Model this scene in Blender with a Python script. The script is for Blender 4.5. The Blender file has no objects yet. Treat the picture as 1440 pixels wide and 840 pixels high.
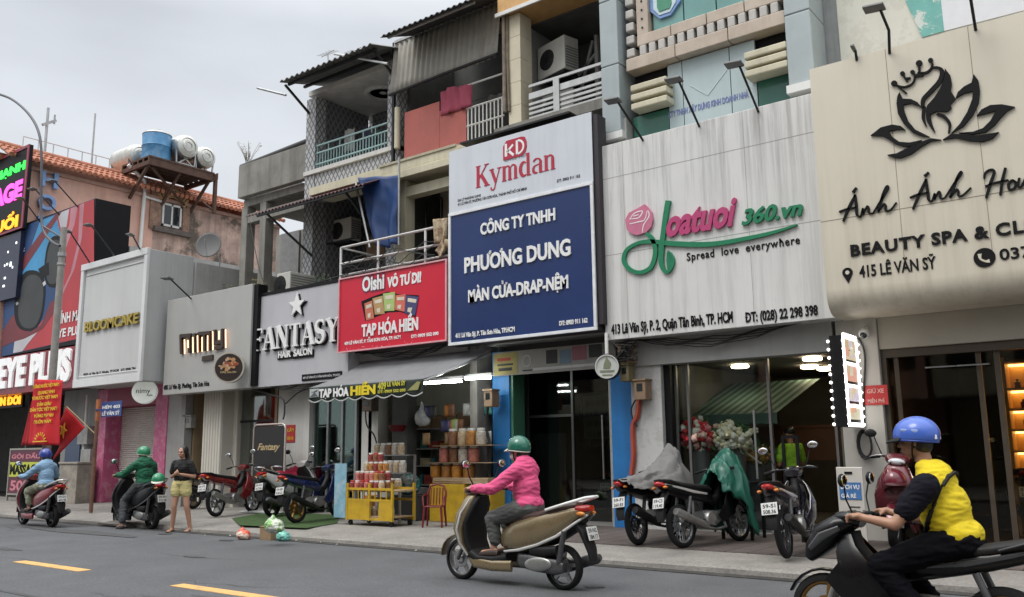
import bpy, bmesh, math, random, unicodedata
from mathutils import Vector, Matrix, noise as MN
R = math.radians
D = bpy.data
SC = bpy.context.scene
COL = SC.collection
random.seed(7)

# ------------------------------------------------------------------ camera
F = 1225.55; YAW = R(-37.2156); PIT = R(9.9262); ROL = R(-.70865); HC = 1.42
def axes():
    sy, cy, sp, cp = math.sin(YAW), math.cos(YAW), math.sin(PIT), math.cos(PIT)
    fw = Vector((sy*cp, cy*cp, sp)); r = Vector((cy, -sy, 0)); u = r.cross(fw)
    c, s = math.cos(ROL), math.sin(ROL)
    return c*r+s*u, -s*r+c*u, fw
R_, U_, W_ = axes()
cam = D.cameras.new('camera'); camo = D.objects.new('camera', cam); COL.objects.link(camo)
cam.sensor_fit = 'HORIZONTAL'; cam.sensor_width = 36; cam.lens = 36*F/1440
cam.clip_start = .05; cam.clip_end = 2000
m = Matrix((R_, U_, -W_)).transposed().to_4x4(); m.translation = (0, 0, HC)
camo.matrix_world = m
SC.camera = camo

# ------------------------------------------------------------------ sky and sun (overcast)
SUN_EL, SUN_AZ = R(58), R(200)          # azimuth clockwise from +Y
w = D.worlds.new('World'); SC.world = w; w.use_nodes = True
nt = w.node_tree; nt.nodes.clear()
def nd(t, **k):
    n = nt.nodes.new(t)
    for a, b in k.items(): setattr(n, a, b)
    return n
out = nd('ShaderNodeOutputWorld'); bg = nd('ShaderNodeBackground'); bg.inputs[1].default_value = .1
sky = nd('ShaderNodeTexSky', sky_type='NISHITA', sun_disc=False, sun_elevation=SUN_EL, sun_rotation=SUN_AZ)
sky.air_density = 1.5; sky.dust_density = 4
tc = nd('ShaderNodeTexCoord'); sep = nd('ShaderNodeSeparateXYZ')
nt.links.new(tc.outputs['Generated'], sep.inputs[0])
ramp = nd('ShaderNodeValToRGB')                     # pale at the horizon, grey blue above, bright at the zenith
e = ramp.color_ramp.elements
e[0].position = .0; e[0].color = (.66, .69, .73, 1)
e[1].position = 1.; e[1].color = (2.3, 2.35, 2.4, 1)
a = e.new(.2); a.color = (.64, .67, .705, 1)
a = e.new(.45); a.color = (.56, .588, .628, 1)
a = e.new(.7); a.color = (1.6, 1.63, 1.67, 1)
nt.links.new(sep.outputs['Z'], ramp.inputs[0])
mp = nd('ShaderNodeMapping'); mp.inputs['Scale'].default_value = (1.6, 1.6, 4.5)
nz = nd('ShaderNodeTexNoise'); nz.inputs['Scale'].default_value = 2.2; nz.inputs['Detail'].default_value = 4
nt.links.new(tc.outputs['Generated'], mp.inputs[0]); nt.links.new(mp.outputs[0], nz.inputs['Vector'])
mr = nd('ShaderNodeMapRange'); mr.inputs[1].default_value = .3; mr.inputs[2].default_value = .7
mr.inputs[3].default_value = 9.7; mr.inputs[4].default_value = 11.6
nt.links.new(nz.outputs[0], mr.inputs[0])
mul = nd('ShaderNodeVectorMath', operation='SCALE')
nt.links.new(ramp.outputs[0], mul.inputs[0]); nt.links.new(mr.outputs[0], mul.inputs['Scale'])
mix = nd('ShaderNodeMix', data_type='RGBA'); mix.inputs[0].default_value = .93
nt.links.new(sky.outputs[0], mix.inputs[6]); nt.links.new(mul.outputs[0], mix.inputs[7])
nt.links.new(mix.outputs[2], bg.inputs[0]); nt.links.new(bg.outputs[0], out.inputs[0])
sl = D.lights.new('sun', 'SUN'); sl.energy = 1.2; sl.angle = R(25); sl.color = (1, .97, .92)
so = D.objects.new('sun', sl); COL.objects.link(so)
sd = Vector((math.sin(SUN_AZ)*math.cos(SUN_EL), math.cos(SUN_AZ)*math.cos(SUN_EL), math.sin(SUN_EL)))
so.rotation_euler = sd.to_track_quat('Z', 'Y').to_euler(); so.location = sd*60
SC.view_settings.view_transform = 'Standard'; SC.view_settings.look = 'None'
SC.view_settings.exposure = 0.26; SC.view_settings.gamma = 1; SC.view_settings.use_curve_mapping = False
SC.cycles.max_bounces = 6; SC.cycles.diffuse_bounces = 3; SC.cycles.glossy_bounces = 3
SC.cycles.transmission_bounces = 6; SC.cycles.transparent_max_bounces = 8
SC.cycles.use_denoising = True
SC.cycles.caustics_reflective = False; SC.cycles.caustics_refractive = False
SC.cycles.sample_clamp_indirect = 4

# ------------------------------------------------------------------ survey: a point of the photograph on a plane of the street
def ray(px, py): return R_*((px-720)/F) - U_*((py-420)/F) + W_
def at(px, py, Y):
    d = ray(px, py); t = Y/d.y; return d.x*t, d.z*t+HC
def atX(px, py, X):
    d = ray(px, py); t = X/d.x; return d.y*t, d.z*t+HC
def gr(px, py, z=0.):
    d = ray(px, py); t = (z-HC)/d.z; return d.x*t, d.y*t

# ------------------------------------------------------------------ materials
MC = {}
def M(name, col, rough=.6, metal=0., var=.12, sc=6., bump=0., streak=0., scol=(.08, .075, .065), ssc=5., emit=None, es=1., coat=0., spec=.5, trans=0., alpha=1., bsc=None, blotch=0., bcol=(.1,.09,.08), blsc=1.3, bwidth=.14, fine=0., fsc=90, stz=None):
    if name in MC: return MC[name]
    mt = D.materials.new(name); MC[name] = mt; mt.use_nodes = True
    n = mt.node_tree; N = n.nodes; L = n.links
    b = N['Principled BSDF']
    b.inputs['Roughness'].default_value = rough; b.inputs['Metallic'].default_value = metal
    b.inputs['Coat Weight'].default_value = coat; b.inputs['Specular IOR Level'].default_value = spec
    b.inputs['Coat Roughness'].default_value = .08
    if trans: b.inputs['Transmission Weight'].default_value = trans
    if alpha < 1: b.inputs['Alpha'].default_value = alpha
    c = (*col, 1)
    t = N.new('ShaderNodeTexCoord')
    noi = N.new('ShaderNodeTexNoise'); noi.inputs['Scale'].default_value = sc; noi.inputs['Detail'].default_value = 6; noi.inputs['Roughness'].default_value = .65
    L.new(t.outputs['Object'], noi.inputs['Vector'])
    r = N.new('ShaderNodeMapRange'); r.inputs[1].default_value = .28; r.inputs[2].default_value = .72
    r.inputs[3].default_value = 1-var; r.inputs[4].default_value = 1+var
    L.new(noi.outputs[0], r.inputs[0])
    s = N.new('ShaderNodeVectorMath'); s.operation = 'SCALE'; s.inputs[0].default_value = col
    L.new(r.outputs[0], s.inputs['Scale']); cur = s.outputs[0]
    if fine:
        z = N.new('ShaderNodeTexNoise'); z.inputs['Scale'].default_value = fsc; z.inputs['Detail'].default_value = 3
        L.new(t.outputs['Object'], z.inputs['Vector'])
        q = N.new('ShaderNodeMapRange'); q.inputs[1].default_value = .3; q.inputs[2].default_value = .7; q.inputs[3].default_value = 1-fine; q.inputs[4].default_value = 1+fine
        L.new(z.outputs[0], q.inputs[0]); s2 = N.new('ShaderNodeVectorMath'); s2.operation = 'SCALE'; L.new(cur, s2.inputs[0]); L.new(q.outputs[0], s2.inputs['Scale']); cur = s2.outputs[0]
    def over(fac, colr, cur):
        mx = N.new('ShaderNodeMix'); mx.data_type = 'RGBA'; mx.inputs[7].default_value = (*colr, 1)
        L.new(fac, mx.inputs[0]); L.new(cur, mx.inputs[6]); return mx.outputs[2]
    if blotch:
        z = N.new('ShaderNodeTexNoise'); z.inputs['Scale'].default_value = blsc; z.inputs['Detail'].default_value = 9; z.inputs['Roughness'].default_value = .7
        L.new(t.outputs['Object'], z.inputs['Vector'])
        q = N.new('ShaderNodeMapRange'); q.inputs[1].default_value = .5; q.inputs[2].default_value = .5+bwidth; q.inputs[4].default_value = blotch
        L.new(z.outputs[0], q.inputs[0]); cur = over(q.outputs[0], bcol, cur)
    if streak:
        mpn = N.new('ShaderNodeMapping'); mpn.inputs['Scale'].default_value = (ssc, ssc, ssc*.035)
        L.new(t.outputs['Object'], mpn.inputs[0])
        z = N.new('ShaderNodeTexNoise'); z.inputs['Scale'].default_value = 1; z.inputs['Detail'].default_value = 7; z.inputs['Roughness'].default_value = .72
        L.new(mpn.outputs[0], z.inputs['Vector'])
        q = N.new('ShaderNodeMapRange'); q.inputs[1].default_value = .46; q.inputs[2].default_value = .74; q.inputs[4].default_value = streak
        L.new(z.outputs[0], q.inputs[0]); sf = q.outputs[0]
        if stz:                                   # run-off stains: thick under the top edge, thinning downward
            sp = N.new('ShaderNodeSeparateXYZ'); L.new(t.outputs['Object'], sp.inputs[0]); zm = N.new('ShaderNodeMapRange')
            for i_, v_ in enumerate(stz): zm.inputs[1+i_].default_value = v_
            L.new(sp.outputs[2], zm.inputs[0]); pm_ = N.new('ShaderNodeMath'); pm_.operation = 'MULTIPLY'; L.new(sf, pm_.inputs[0]); L.new(zm.outputs[0], pm_.inputs[1]); sf = pm_.outputs[0]
        cur = over(sf, scol, cur)
    L.new(cur, b.inputs['Base Color'])
    rr = N.new('ShaderNodeMapRange'); rr.inputs[3].default_value = max(.02, rough-.1); rr.inputs[4].default_value = min(1, rough+.1)
    L.new(noi.outputs[0], rr.inputs[0]); L.new(rr.outputs[0], b.inputs['Roughness'])
    if bump:
        bp = N.new('ShaderNodeBump'); bp.inputs['Strength'].default_value = bump; bp.inputs['Distance'].default_value = .02
        src = noi.outputs[0]
        if bsc:
            n2 = N.new('ShaderNodeTexNoise'); n2.inputs['Scale'].default_value = bsc; n2.inputs['Detail'].default_value = 5
            L.new(t.outputs['Object'], n2.inputs['Vector']); src = n2.outputs[0]
        L.new(src, bp.inputs['Height']); L.new(bp.outputs[0], b.inputs['Normal'])
    if emit:
        b.inputs['Emission Color'].default_value = (*emit, 1); b.inputs['Emission Strength'].default_value = es
    return mt
def glass(name, tint=(.8, .9, .88), rough=.03, op=.25, spec=.5):
    if name in MC: return MC[name]
    mt = D.materials.new(name); MC[name] = mt; mt.use_nodes = True
    N = mt.node_tree.nodes; L = mt.node_tree.links; b = N['Principled BSDF']
    b.inputs['Base Color'].default_value = (*tint, 1); b.inputs['Roughness'].default_value = rough
    b.inputs['Alpha'].default_value = op; b.inputs['Specular IOR Level'].default_value = spec
    # pane = mirror-like film over a clear sheet
    tr = N.new('ShaderNodeBsdfTransparent'); tr.inputs[0].default_value = (*tint, 1)
    gl = N.new('ShaderNodeBsdfGlossy'); gl.inputs['Roughness'].default_value = rough
    fr = N.new('ShaderNodeFresnel'); fr.inputs[0].default_value = 1.5
    mr_ = N.new('ShaderNodeMath'); mr_.operation = 'MULTIPLY_ADD'; mr_.inputs[1].default_value = .45; mr_.inputs[2].default_value = op*.03
    L.new(fr.outputs[0], mr_.inputs[0])
    mx = N.new('ShaderNodeMixShader'); L.new(mr_.outputs[0], mx.inputs[0]); L.new(tr.outputs[0], mx.inputs[1]); L.new(gl.outputs[0], mx.inputs[2])
    L.new(mx.outputs[0], N['Material Output'].inputs[0])
    return mt

# ------------------------------------------------------------------ mesh builder
def link(o):
    COL.objects.link(o); return o
def tag(o, label=None, cat=None, group=None, kind=None):
    if label: o['label'] = label
    if cat: o['category'] = cat
    if group: o['group'] = group
    if kind: o['kind'] = kind
    return o
def thing(name, label, cat, loc=(0, 0, 0), rz=0., group=None):
    o = link(D.objects.new(name, None)); o.location = loc; o.rotation_euler = (0, 0, rz); o.empty_display_size = .2
    return tag(o, label, cat, group)
def root_loc(p):
    v = Vector((0, 0, 0))
    while p is not None: v += p.location; p = p.parent
    return v
class MB:
    def __init__(s): s.v = []; s.f = []; s.mi = []; s.cur = 0
    def mat(s, i): s.cur = i; return s
    def add(s, vs, fs):
        o = len(s.v); s.v += [Vector(v) for v in vs]
        for f in fs: s.f.append([i+o for i in f]); s.mi.append(s.cur)
        return s
    def box(s, x0, x1, y0, y1, z0, z1, mtx=None):
        vs = [Vector((x, y, z)) for z in (z0, z1) for y in (y0, y1) for x in (x0, x1)]
        if mtx is not None: vs = [mtx @ v for v in vs]
        return s.add(vs, [(0, 2, 3, 1), (4, 5, 7, 6), (0, 1, 5, 4), (2, 6, 7, 3), (0, 4, 6, 2), (1, 3, 7, 5)])
    def bar(s, a, b, w, h=None):
        a, b = Vector(a), Vector(b); h = h or w; d = b-a; l = d.length
        q = d.to_track_quat('Z', 'Y').to_matrix().to_4x4(); q.translation = a
        return s.box(-w/2, w/2, -h/2, h/2, 0, l, q)
    def tube(s, pts, r, n=8, cap=True, closed=False):
        pts = [Vector(p) for p in pts]; k = len(pts); rs = r if isinstance(r, (list, tuple)) else [r]*k
        rings = []; prev = None
        for i, p in enumerate(pts):
            if closed: t = pts[(i+1) % k]-pts[i-1]
            else: t = pts[min(i+1, k-1)]-pts[max(i-1, 0)]
            t.normalize()
            if prev is None: prev = t.orthogonal().normalized()
            u = (prev-t*prev.dot(t)); u = u.normalized() if u.length > 1e-6 else t.orthogonal().normalized(); prev = u
            v = t.cross(u)
            rings.append([p+(u*math.cos(2*math.pi*j/n)+v*math.sin(2*math.pi*j/n))*rs[i] for j in range(n)])
        vs = [x for r_ in rings for x in r_]; fs = []
        for i in range(k if closed else k-1):
            i2 = (i+1) % k
            for j in range(n): fs.append((i*n+j, i*n+(j+1) % n, i2*n+(j+1) % n, i2*n+j))
        if cap and not closed: fs += [tuple(range(n))[::-1], tuple((k-1)*n+j for j in range(n))]
        return s.add(vs, fs)
    def lathe(s, prof, c=(0, 0, 0), axis='Z', n=20, sweep=2*math.pi, cap=True):
        """prof: (radius, height along the axis)"""
        c = Vector(c); k = len(prof); vs = []
        for r, h in prof:
            for j in range(n):
                a = sweep*j/n; p, q = r*math.cos(a), r*math.sin(a)
                vs.append(c+Vector({'Z': (p, q, h), 'Y': (q, h, p), 'X': (h, p, q)}[axis]))
        fs = [(i*n+j, i*n+(j+1) % n, (i+1)*n+(j+1) % n, (i+1)*n+j) for i in range(k-1) for j in range(n)]
        if cap and prof[0][0] > 1e-5: fs.append(tuple(range(n))[::-1])
        if cap and prof[-1][0] > 1e-5: fs.append(tuple((k-1)*n+j for j in range(n)))
        return s.add(vs, fs)
    def prism(s, poly, y0, y1):
        """poly: (x, z) outline, thickness along y (front face at y0 looks to -y)"""
        n = len(poly); vs = [(x, y0, z) for x, z in poly]+[(x, y1, z) for x, z in poly]
        area = sum(poly[i][0]*poly[(i+1) % n][1]-poly[(i+1) % n][0]*poly[i][1] for i in range(n))
        a, b = tuple(range(n)), tuple(range(2*n-1, n-1, -1))
        side = [(i, i+n, (i+1) % n+n, (i+1) % n) for i in range(n)]
        if area < 0: a, b = a[::-1], b[::-1]; side = [x[::-1] for x in side]
        return s.add(vs, [a, b]+side)
    def ribbon(s, pts, ws, y0, y1):
        """a brush stroke in the x-z plane with a width at every point"""
        k = len(pts); ws = ws if isinstance(ws, (list, tuple)) else [ws]*k
        L_, R2 = [], []
        for i in range(k):
            a = Vector(pts[max(i-1, 0)]); b = Vector(pts[min(i+1, k-1)]); t = (b-a)
            t = t.normalized() if t.length > 1e-9 else Vector((1, 0)); nn = Vector((-t.y, t.x))
            p = Vector(pts[i]); L_.append(p+nn*ws[i]/2); R2.append(p-nn*ws[i]/2)
        o = []
        for i in range(k-1):
            q = [R2[i], R2[i+1], L_[i+1], L_[i]]
            vs = [(p.x, y0, p.y) for p in q]+[(p.x, y1, p.y) for p in q]
            fs = [(0, 1, 2, 3), (7, 6, 5, 4), (1, 0, 4, 5), (3, 2, 6, 7)]
            if i == 0: fs.append((0, 3, 7, 4))
            if i == k-2: fs.append((2, 1, 5, 6))
            s.add(vs, fs)
        return s
    def loft(s, path, n=16, p=2.6, cap=True):
        """path: (x, z, half width along y, half height across the path[, y offset])"""
        k = len(path); vs = []
        for i, q in enumerate(path):
            a = path[max(i-1, 0)]; b = path[min(i+1, k-1)]
            t = Vector((b[0]-a[0], b[1]-a[1]))
            t = t.normalized() if t.length > 1e-9 else Vector((1, 0)); nx, nzz = -t.y, t.x
            yo = q[4] if len(q) > 4 else 0
            for j in range(n):
                an = 2*math.pi*(j+.5)/n; c, d = math.cos(an), math.sin(an)
                c = math.copysign(abs(c)**(2/p), c); d = math.copysign(abs(d)**(2/p), d)
                vs.append((q[0]+nx*q[3]*d, yo+q[2]*c, q[1]+nzz*q[3]*d))
        fs = [(i*n+j, i*n+(j+1) % n, (i+1)*n+(j+1) % n, (i+1)*n+j) for i in range(k-1) for j in range(n)]
        if cap: fs += [tuple(range(n))[::-1], tuple((k-1)*n+j for j in range(n))]
        return s.add(vs, fs)
    def ell(s, c, r, n=16, mtx=None, m=10):
        c = Vector(c); vs = []; fs = []
        for i in range(m+1):
            th = math.pi*i/m
            for j in range(n):
                a = 2*math.pi*j/n
                v = Vector((r[0]*math.sin(th)*math.cos(a), r[1]*math.sin(th)*math.sin(a), r[2]*math.cos(th)))
                if mtx is not None: v = mtx @ v
                vs.append(c+v)
        for i in range(m):
            for j in range(n): fs.append((i*n+j, (i+1)*n+j, (i+1)*n+(j+1) % n, i*n+(j+1) % n))
        return s.add(vs, fs)
    def grid(s, fn, nu, nv, thick=0.):
        vs = [Vector(fn(i/nu, j/nv)) for j in range(nv+1) for i in range(nu+1)]
        W = nu+1
        fs = [(j*W+i, j*W+i+1, (j+1)*W+i+1, (j+1)*W+i) for j in range(nv) for i in range(nu)]
        return s.add(vs, fs)
    def build(s, name, mats, parent=None, world=True, bevel=0., smooth=None, solid=0., seg=2, label=None, weld=False):
        me = D.meshes.new(name); off = root_loc(parent) if (parent is not None and world) else Vector((0, 0, 0))
        me.from_pydata([v-off for v in s.v], [], s.f)
        for mt in (mats if isinstance(mats, (list, tuple)) else [mats]): me.materials.append(mt)
        me.polygons.foreach_set('material_index', s.mi)
        if weld or smooth:
            bm = bmesh.new(); bm.from_mesh(me); bmesh.ops.remove_doubles(bm, verts=bm.verts, dist=1e-5); bm.to_mesh(me); bm.free()
        if smooth:
            me.polygons.foreach_set('use_smooth', [True]*len(me.polygons)); me.set_sharp_from_angle(angle=R(smooth))
        me.update()
        o = link(D.objects.new(name, me)); o.parent = parent
        if solid:
            md = o.modifiers.new('solid', 'SOLIDIFY'); md.thickness = solid; md.offset = 0
        if bevel:
            md = o.modifiers.new('bevel', 'BEVEL'); md.width = bevel; md.segments = seg; md.limit_method = 'ANGLE'; md.angle_limit = R(40)
        if label: o['label'] = label
        return o
def evald(o):
    """bake modifiers into the mesh"""
    dg = bpy.context.evaluated_depsgraph_get(); dg.update()
    me = D.meshes.new_from_object(o.evaluated_get(dg)); old = o.data; o.modifiers.clear(); o.data = me; me.name = old.name
    if old.users == 0: (D.meshes if isinstance(old, bpy.types.Mesh) else D.curves).remove(old)
    return o
GC = {}
def glyph(c, bold):
    """vertices, faces and advance of one letter of the built-in font"""
    k = (c, bold)
    if k in GC: return GC[k]
    def mk(t):
        cu = D.curves.new('t', 'FONT'); cu.body = t; cu.size = 1; cu.offset = bold; cu.resolution_u = 3
        o = link(D.objects.new('t', cu)); dg = bpy.context.evaluated_depsgraph_get(); dg.update()
        me = D.meshes.new_from_object(o.evaluated_get(dg)); D.objects.remove(o); D.curves.remove(cu)
        v = [tuple(q.co) for q in me.vertices]; f = [tuple(p.vertices) for p in me.polygons]; D.meshes.remove(me); return v, f
    wd = lambda t: (lambda x: max(x)-min(x))([p[0] for p in mk(t)[0]])
    v, f = mk(c) if c != ' ' else ([], [])
    GC[k] = (v, f, wd('H'+c+'H')-wd('HH')); return GC[k]
def text_mesh(s, bold=0., shear=0., spacing=1.):
    """letters set one by one; Vietnamese marks are drawn over the plain letters"""
    mb = MB(); x = 0.; w_ = .075+bold*.9
    def bar(p, q, w=None):
        d = Vector(q)-Vector(p); n = Vector((-d.y, d.x)).normalized()*(w or w_)/2; p, q = Vector(p), Vector(q)
        mb.add([(*(p-n), 0), (*(q-n), 0), (*(q+n), 0), (*(p+n), 0)], [(0, 1, 2, 3)])
    for ch in s:
        base = {'Đ': 'D', 'đ': 'd'}.get(ch); marks = [] if not base else ['-']
        if not base: nf = unicodedata.normalize('NFD', ch); base = nf[0]; marks = list(nf[1:])
        if base == 'i' and marks and marks[0] != '\u0323': base = 'ı'
        v, f, adv = glyph(base, bold)
        mb.add([(a+x, b, 0) for a, b, c in v], f)
        if marks:
            xs = [p[0] for p in v]; ys = [p[1] for p in v]; l, r, top = min(xs)+x, max(xs)+x, max(ys); c = (l+r)/2; t = top+.05; hi = 0.; ox = 0.
            for m_ in sorted(marks, key=lambda q: q in '\u0300\u0301\u0303\u0309'):
                if m_ == '-':
                    h = top*.5 if ch == 'Đ' else top*.8; a = l-.05 if ch == 'Đ' else c
                    bar((a, h), (a+.30, h), .06)
                elif m_ == '\u0302': bar((c-.14, t), (c, t+.13)); bar((c, t+.13), (c+.14, t)); hi = .08; ox = .20
                elif m_ == '\u0306': bar((c-.15, t+.11), (c-.06, t+.02)); bar((c-.06, t+.02), (c+.06, t+.02)); bar((c+.06, t+.02), (c+.15, t+.11)); hi = .14
                elif m_ == '\u0301': bar((c-.03+ox, t+hi), (c+.11+ox, t+hi+.16))
                elif m_ == '\u0300': bar((c-.11+ox, t+hi+.16), (c+.03+ox, t+hi))
                elif m_ == '\u0303': bar((c-.15, t+.03+hi), (c-.05, t+.10+hi)); bar((c-.05, t+.10+hi), (c+.05, t+.03+hi)); bar((c+.05, t+.03+hi), (c+.15, t+.10+hi))
                elif m_ == '\u0309': bar((c-.05+ox, t+hi+.16), (c+.05+ox, t+hi+.14)); bar((c+.05+ox, t+hi+.14), (c+ox, t+hi))
                elif m_ == '\u0323': bar((c-.05, -.14), (c+.05, -.14), .10)
                elif m_ == '\u031b': bar((r-.05, top-.03), (r+.07, top+.02)); bar((r+.07, top+.02), (r+.07, top+.12))
        x += adv*spacing
    me = D.meshes.new('t'); me.from_pydata([(p.x+p.y*shear, p.y, 0) for p in mb.v], [], mb.f); me.update()
    return me
_t = text_mesh('H'); CAPH = max(v.co.y for v in _t.vertices); D.meshes.remove(_t)
def text(s, name, mat, box, Y, parent=None, depth=.02, bold=0., shear=0., spacing=1., plane='Y', label=None, cap=False):
    """lettering fitted into box = (x0, x1, z0, z1) on the plane y = Y (or x = Y), standing `depth` out of it"""
    me = text_mesh(s, bold=bold, shear=shear, spacing=spacing)
    bm = bmesh.new(); bm.from_mesh(me); D.meshes.remove(me)
    bmesh.ops.dissolve_limit(bm, angle_limit=R(1), verts=bm.verts, edges=bm.edges)
    xs = [v.co.x for v in bm.verts]; ys = [v.co.y for v in bm.verts]
    x0, x1, z0, z1 = box; mx, Mx, my, My = min(xs), max(xs), min(ys), max(ys)
    if cap: my, My = 0., CAPH
    r = bmesh.ops.extrude_face_region(bm, geom=list(bm.faces))
    for g in r['geom']:
        if isinstance(g, bmesh.types.BMVert): g.co.z = 1
    off = root_loc(parent) if parent is not None else Vector((0, 0, 0))
    for v in bm.verts:
        u = (v.co.x-mx)/(Mx-mx); h = (v.co.y-my)/(My-my); d = -v.co.z*depth
        if plane == 'Y': c = Vector((x0+u*(x1-x0), Y+d, z0+h*(z1-z0)))
        else: c = Vector((Y-d, x0+u*(x1-x0), z0+h*(z1-z0)))      # faces +x
        v.co = c-off
    bmesh.ops.recalc_face_normals(bm, faces=bm.faces)
    me = D.meshes.new(name); bm.to_mesh(me); bm.free(); me.materials.append(mat)
    o = link(D.objects.new(name, me)); o.parent = parent
    if label: o['label'] = label
    return o
def ptext(s, name, mat, pl, pr_, hpx, Y, parent=None, **k):
    """lettering whose base line runs from photo point pl to pr_, capitals hpx tall at its left end"""
    x0, z0 = at(*pl, Y); x1, zz = at(*pr_, Y); z1 = at(pl[0], pl[1]-hpx, Y)[1]
    zb = (z0+zz)/2
    return text(s, name, mat, (x0, x1, zb, zb+z1-z0), Y, parent, cap=True, **k)
# ================================================================== STREET
asph = M('asphalt', (.090, .094, .099), .82, var=.22, sc=1.1, bump=.35, bsc=160, blotch=.5, bcol=(.08, .081, .083), blsc=.22, bwidth=.16, fine=.28, fsc=45)
ground = tag(MB().box(-700, 700, -500, 900, -.6, -.03).build('ground', M('earth', (.12, .11, .1), .9)), kind='structure')
tag(MB().grid(lambda u, v: (-180+u*300, 1.6+v*8.2, .006*math.sin(v*math.pi)), 60, 4).build('road', asph), kind='structure')
conc = M('pavement_concrete', (.23, .215, .195), .85, var=.22, sc=2.2, bump=.3, bsc=60, blotch=.55, bcol=(.13, .12, .11), blsc=.8, bwidth=.2, fine=.2, fsc=30)
def paver_mat():
    mt = M('red_pavers', (.105, .085, .077), .8, var=.2, sc=3, bump=.2, bsc=40, blotch=.5, bcol=(.055, .047, .045), blsc=1.1, bwidth=.2)
    N = mt.node_tree.nodes; L = mt.node_tree.links; b = N['Principled BSDF']
    src = b.inputs['Base Color'].links[0].from_socket
    t = N.new('ShaderNodeTexCoord'); br = N.new('ShaderNodeTexBrick')
    br.inputs['Scale'].default_value = 1; br.inputs['Brick Width'].default_value = .3; br.inputs['Row Height'].default_value = .3; br.offset = 0
    br.inputs['Mortar Size'].default_value = .012; br.inputs['Color1'].default_value = (1, 1, 1, 1); br.inputs['Color2'].default_value = (.8, .78, .76, 1); br.inputs['Mortar'].default_value = (.35, .35, .35, 1)
    L.new(t.outputs['Object'], br.inputs['Vector'])
    mx = N.new('ShaderNodeMix'); mx.data_type = 'RGBA'; mx.blend_type = 'MULTIPLY'; mx.inputs[0].default_value = 1
    L.new(src, mx.inputs[6]); L.new(br.outputs[0], mx.inputs[7]); L.new(mx.outputs[2], b.inputs['Base Color'])
    return mt
pav = MB()
prof = [(9.72, -.02), (9.735, .06), (9.80, .085), (10.75, .125), (13.4, .13), (13.4, -.05)]
XS = [-120+i*1.5 for i in range(0, 86)]
random.seed(3)
rows = []
for x in XS:
    j = random.uniform(-.03, .03); k = random.uniform(-.012, .012)
    rows.append([(x, y+(j if i < 3 else 0), z+(k if i in (1, 2) else 0)) for i, (y, z) in enumerate(prof)])
vs = [p for r in rows for p in r]; n = len(prof)
pav.add(vs, [(i*n+j, (i+1)*n+j, (i+1)*n+j+1, i*n+j+1) for i in range(len(XS)-1) for j in range(n-1)])
tag(pav.build('pavement', conc), kind='structure')
tag(MB().box(-8.6, 8, 10.72, 13.3, .1, .1345).build('paved_forecourt', paver_mat()), kind='structure')
tag(MB().box(-60, 20, -9, 1.5, -.1, .1).build('near_pavement', conc, bevel=.02), kind='structure')
mk = M('road_paint', (.72, .40, .13), .75, var=.15, sc=5, blotch=.85, bcol=(.2, .17, .13), blsc=5, bwidth=.22)
tag(MB().box(-12.95, -11.15, 5.68, 5.85, .004, .011).build('lane_dash', mk), kind='structure')
for x in (-9.05, -5.15, -1.25, -16.85, -20.75): tag(MB().box(x, x+1.8, 5.64, 5.81, .004, .011).build('lane_dash', mk), kind='structure')
tag(MB().box(-120, 9, 9.53, 9.722, -.01, .0095).build('gutter', M('gutter_dark', (.035, .033, .03), .9, var=.4, sc=4, blotch=.5, bcol=(.09, .085, .075), blsc=3)), kind='structure')  # dark strip along the foot of the kerb
patch = M('asphalt_patch', (.07, .07, .072), .9, var=.3, sc=3, bump=.3, bsc=120)
def blobpoly(cx, cy, rx, ry, n=20, z=.011, s=1):
    random.seed(s); P = []
    for i in range(n):
        a = 2*math.pi*i/n; k = random.uniform(.75, 1.15); P.append((cx+rx*k*math.cos(a), cy+ry*k*math.sin(a), z))
    return MB().add(P, [tuple(range(n))])
tag(blobpoly(-17.0, 8.55, 2.1, .22, s=5).build('road_patch', patch), kind='structure')
tag(blobpoly(-15.6, 6.4, 1.2, .13, s=6).build('road_patch', patch), kind='structure')
random.seed(41); m_ = MB()
for i in range(16):
    x, y = random.uniform(-22, -3), random.uniform(4.6, 9.3); P = [(x, y)]
    for k in range(7): P.append((P[-1][0]+random.uniform(.1, .45), P[-1][1]+random.uniform(-.16, .16)))
    for (a, b), (c, d) in zip(P, P[1:]): m_.add([(a, b-.006, .0102), (c, d-.006, .0102), (c, d+.006, .0102), (a, b+.006, .0102)], [(0, 1, 2, 3)])
tag(m_.build('road_crack', patch), kind='structure')
for i in range(6): tag(blobpoly(random.uniform(-20, -3), random.uniform(5, 9.3), random.uniform(.05, .35), random.uniform(.04, .12), s=60+i, z=.0115+.0003*i).build('oil_stain', M('oil_stain', (.062, .063, .065), .55, var=.3, sc=4)), kind='structure')
tag(MB().box(-60, 10, 4.4, 4.46, .004, .0105).build('road_seam', patch), kind='structure')

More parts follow.
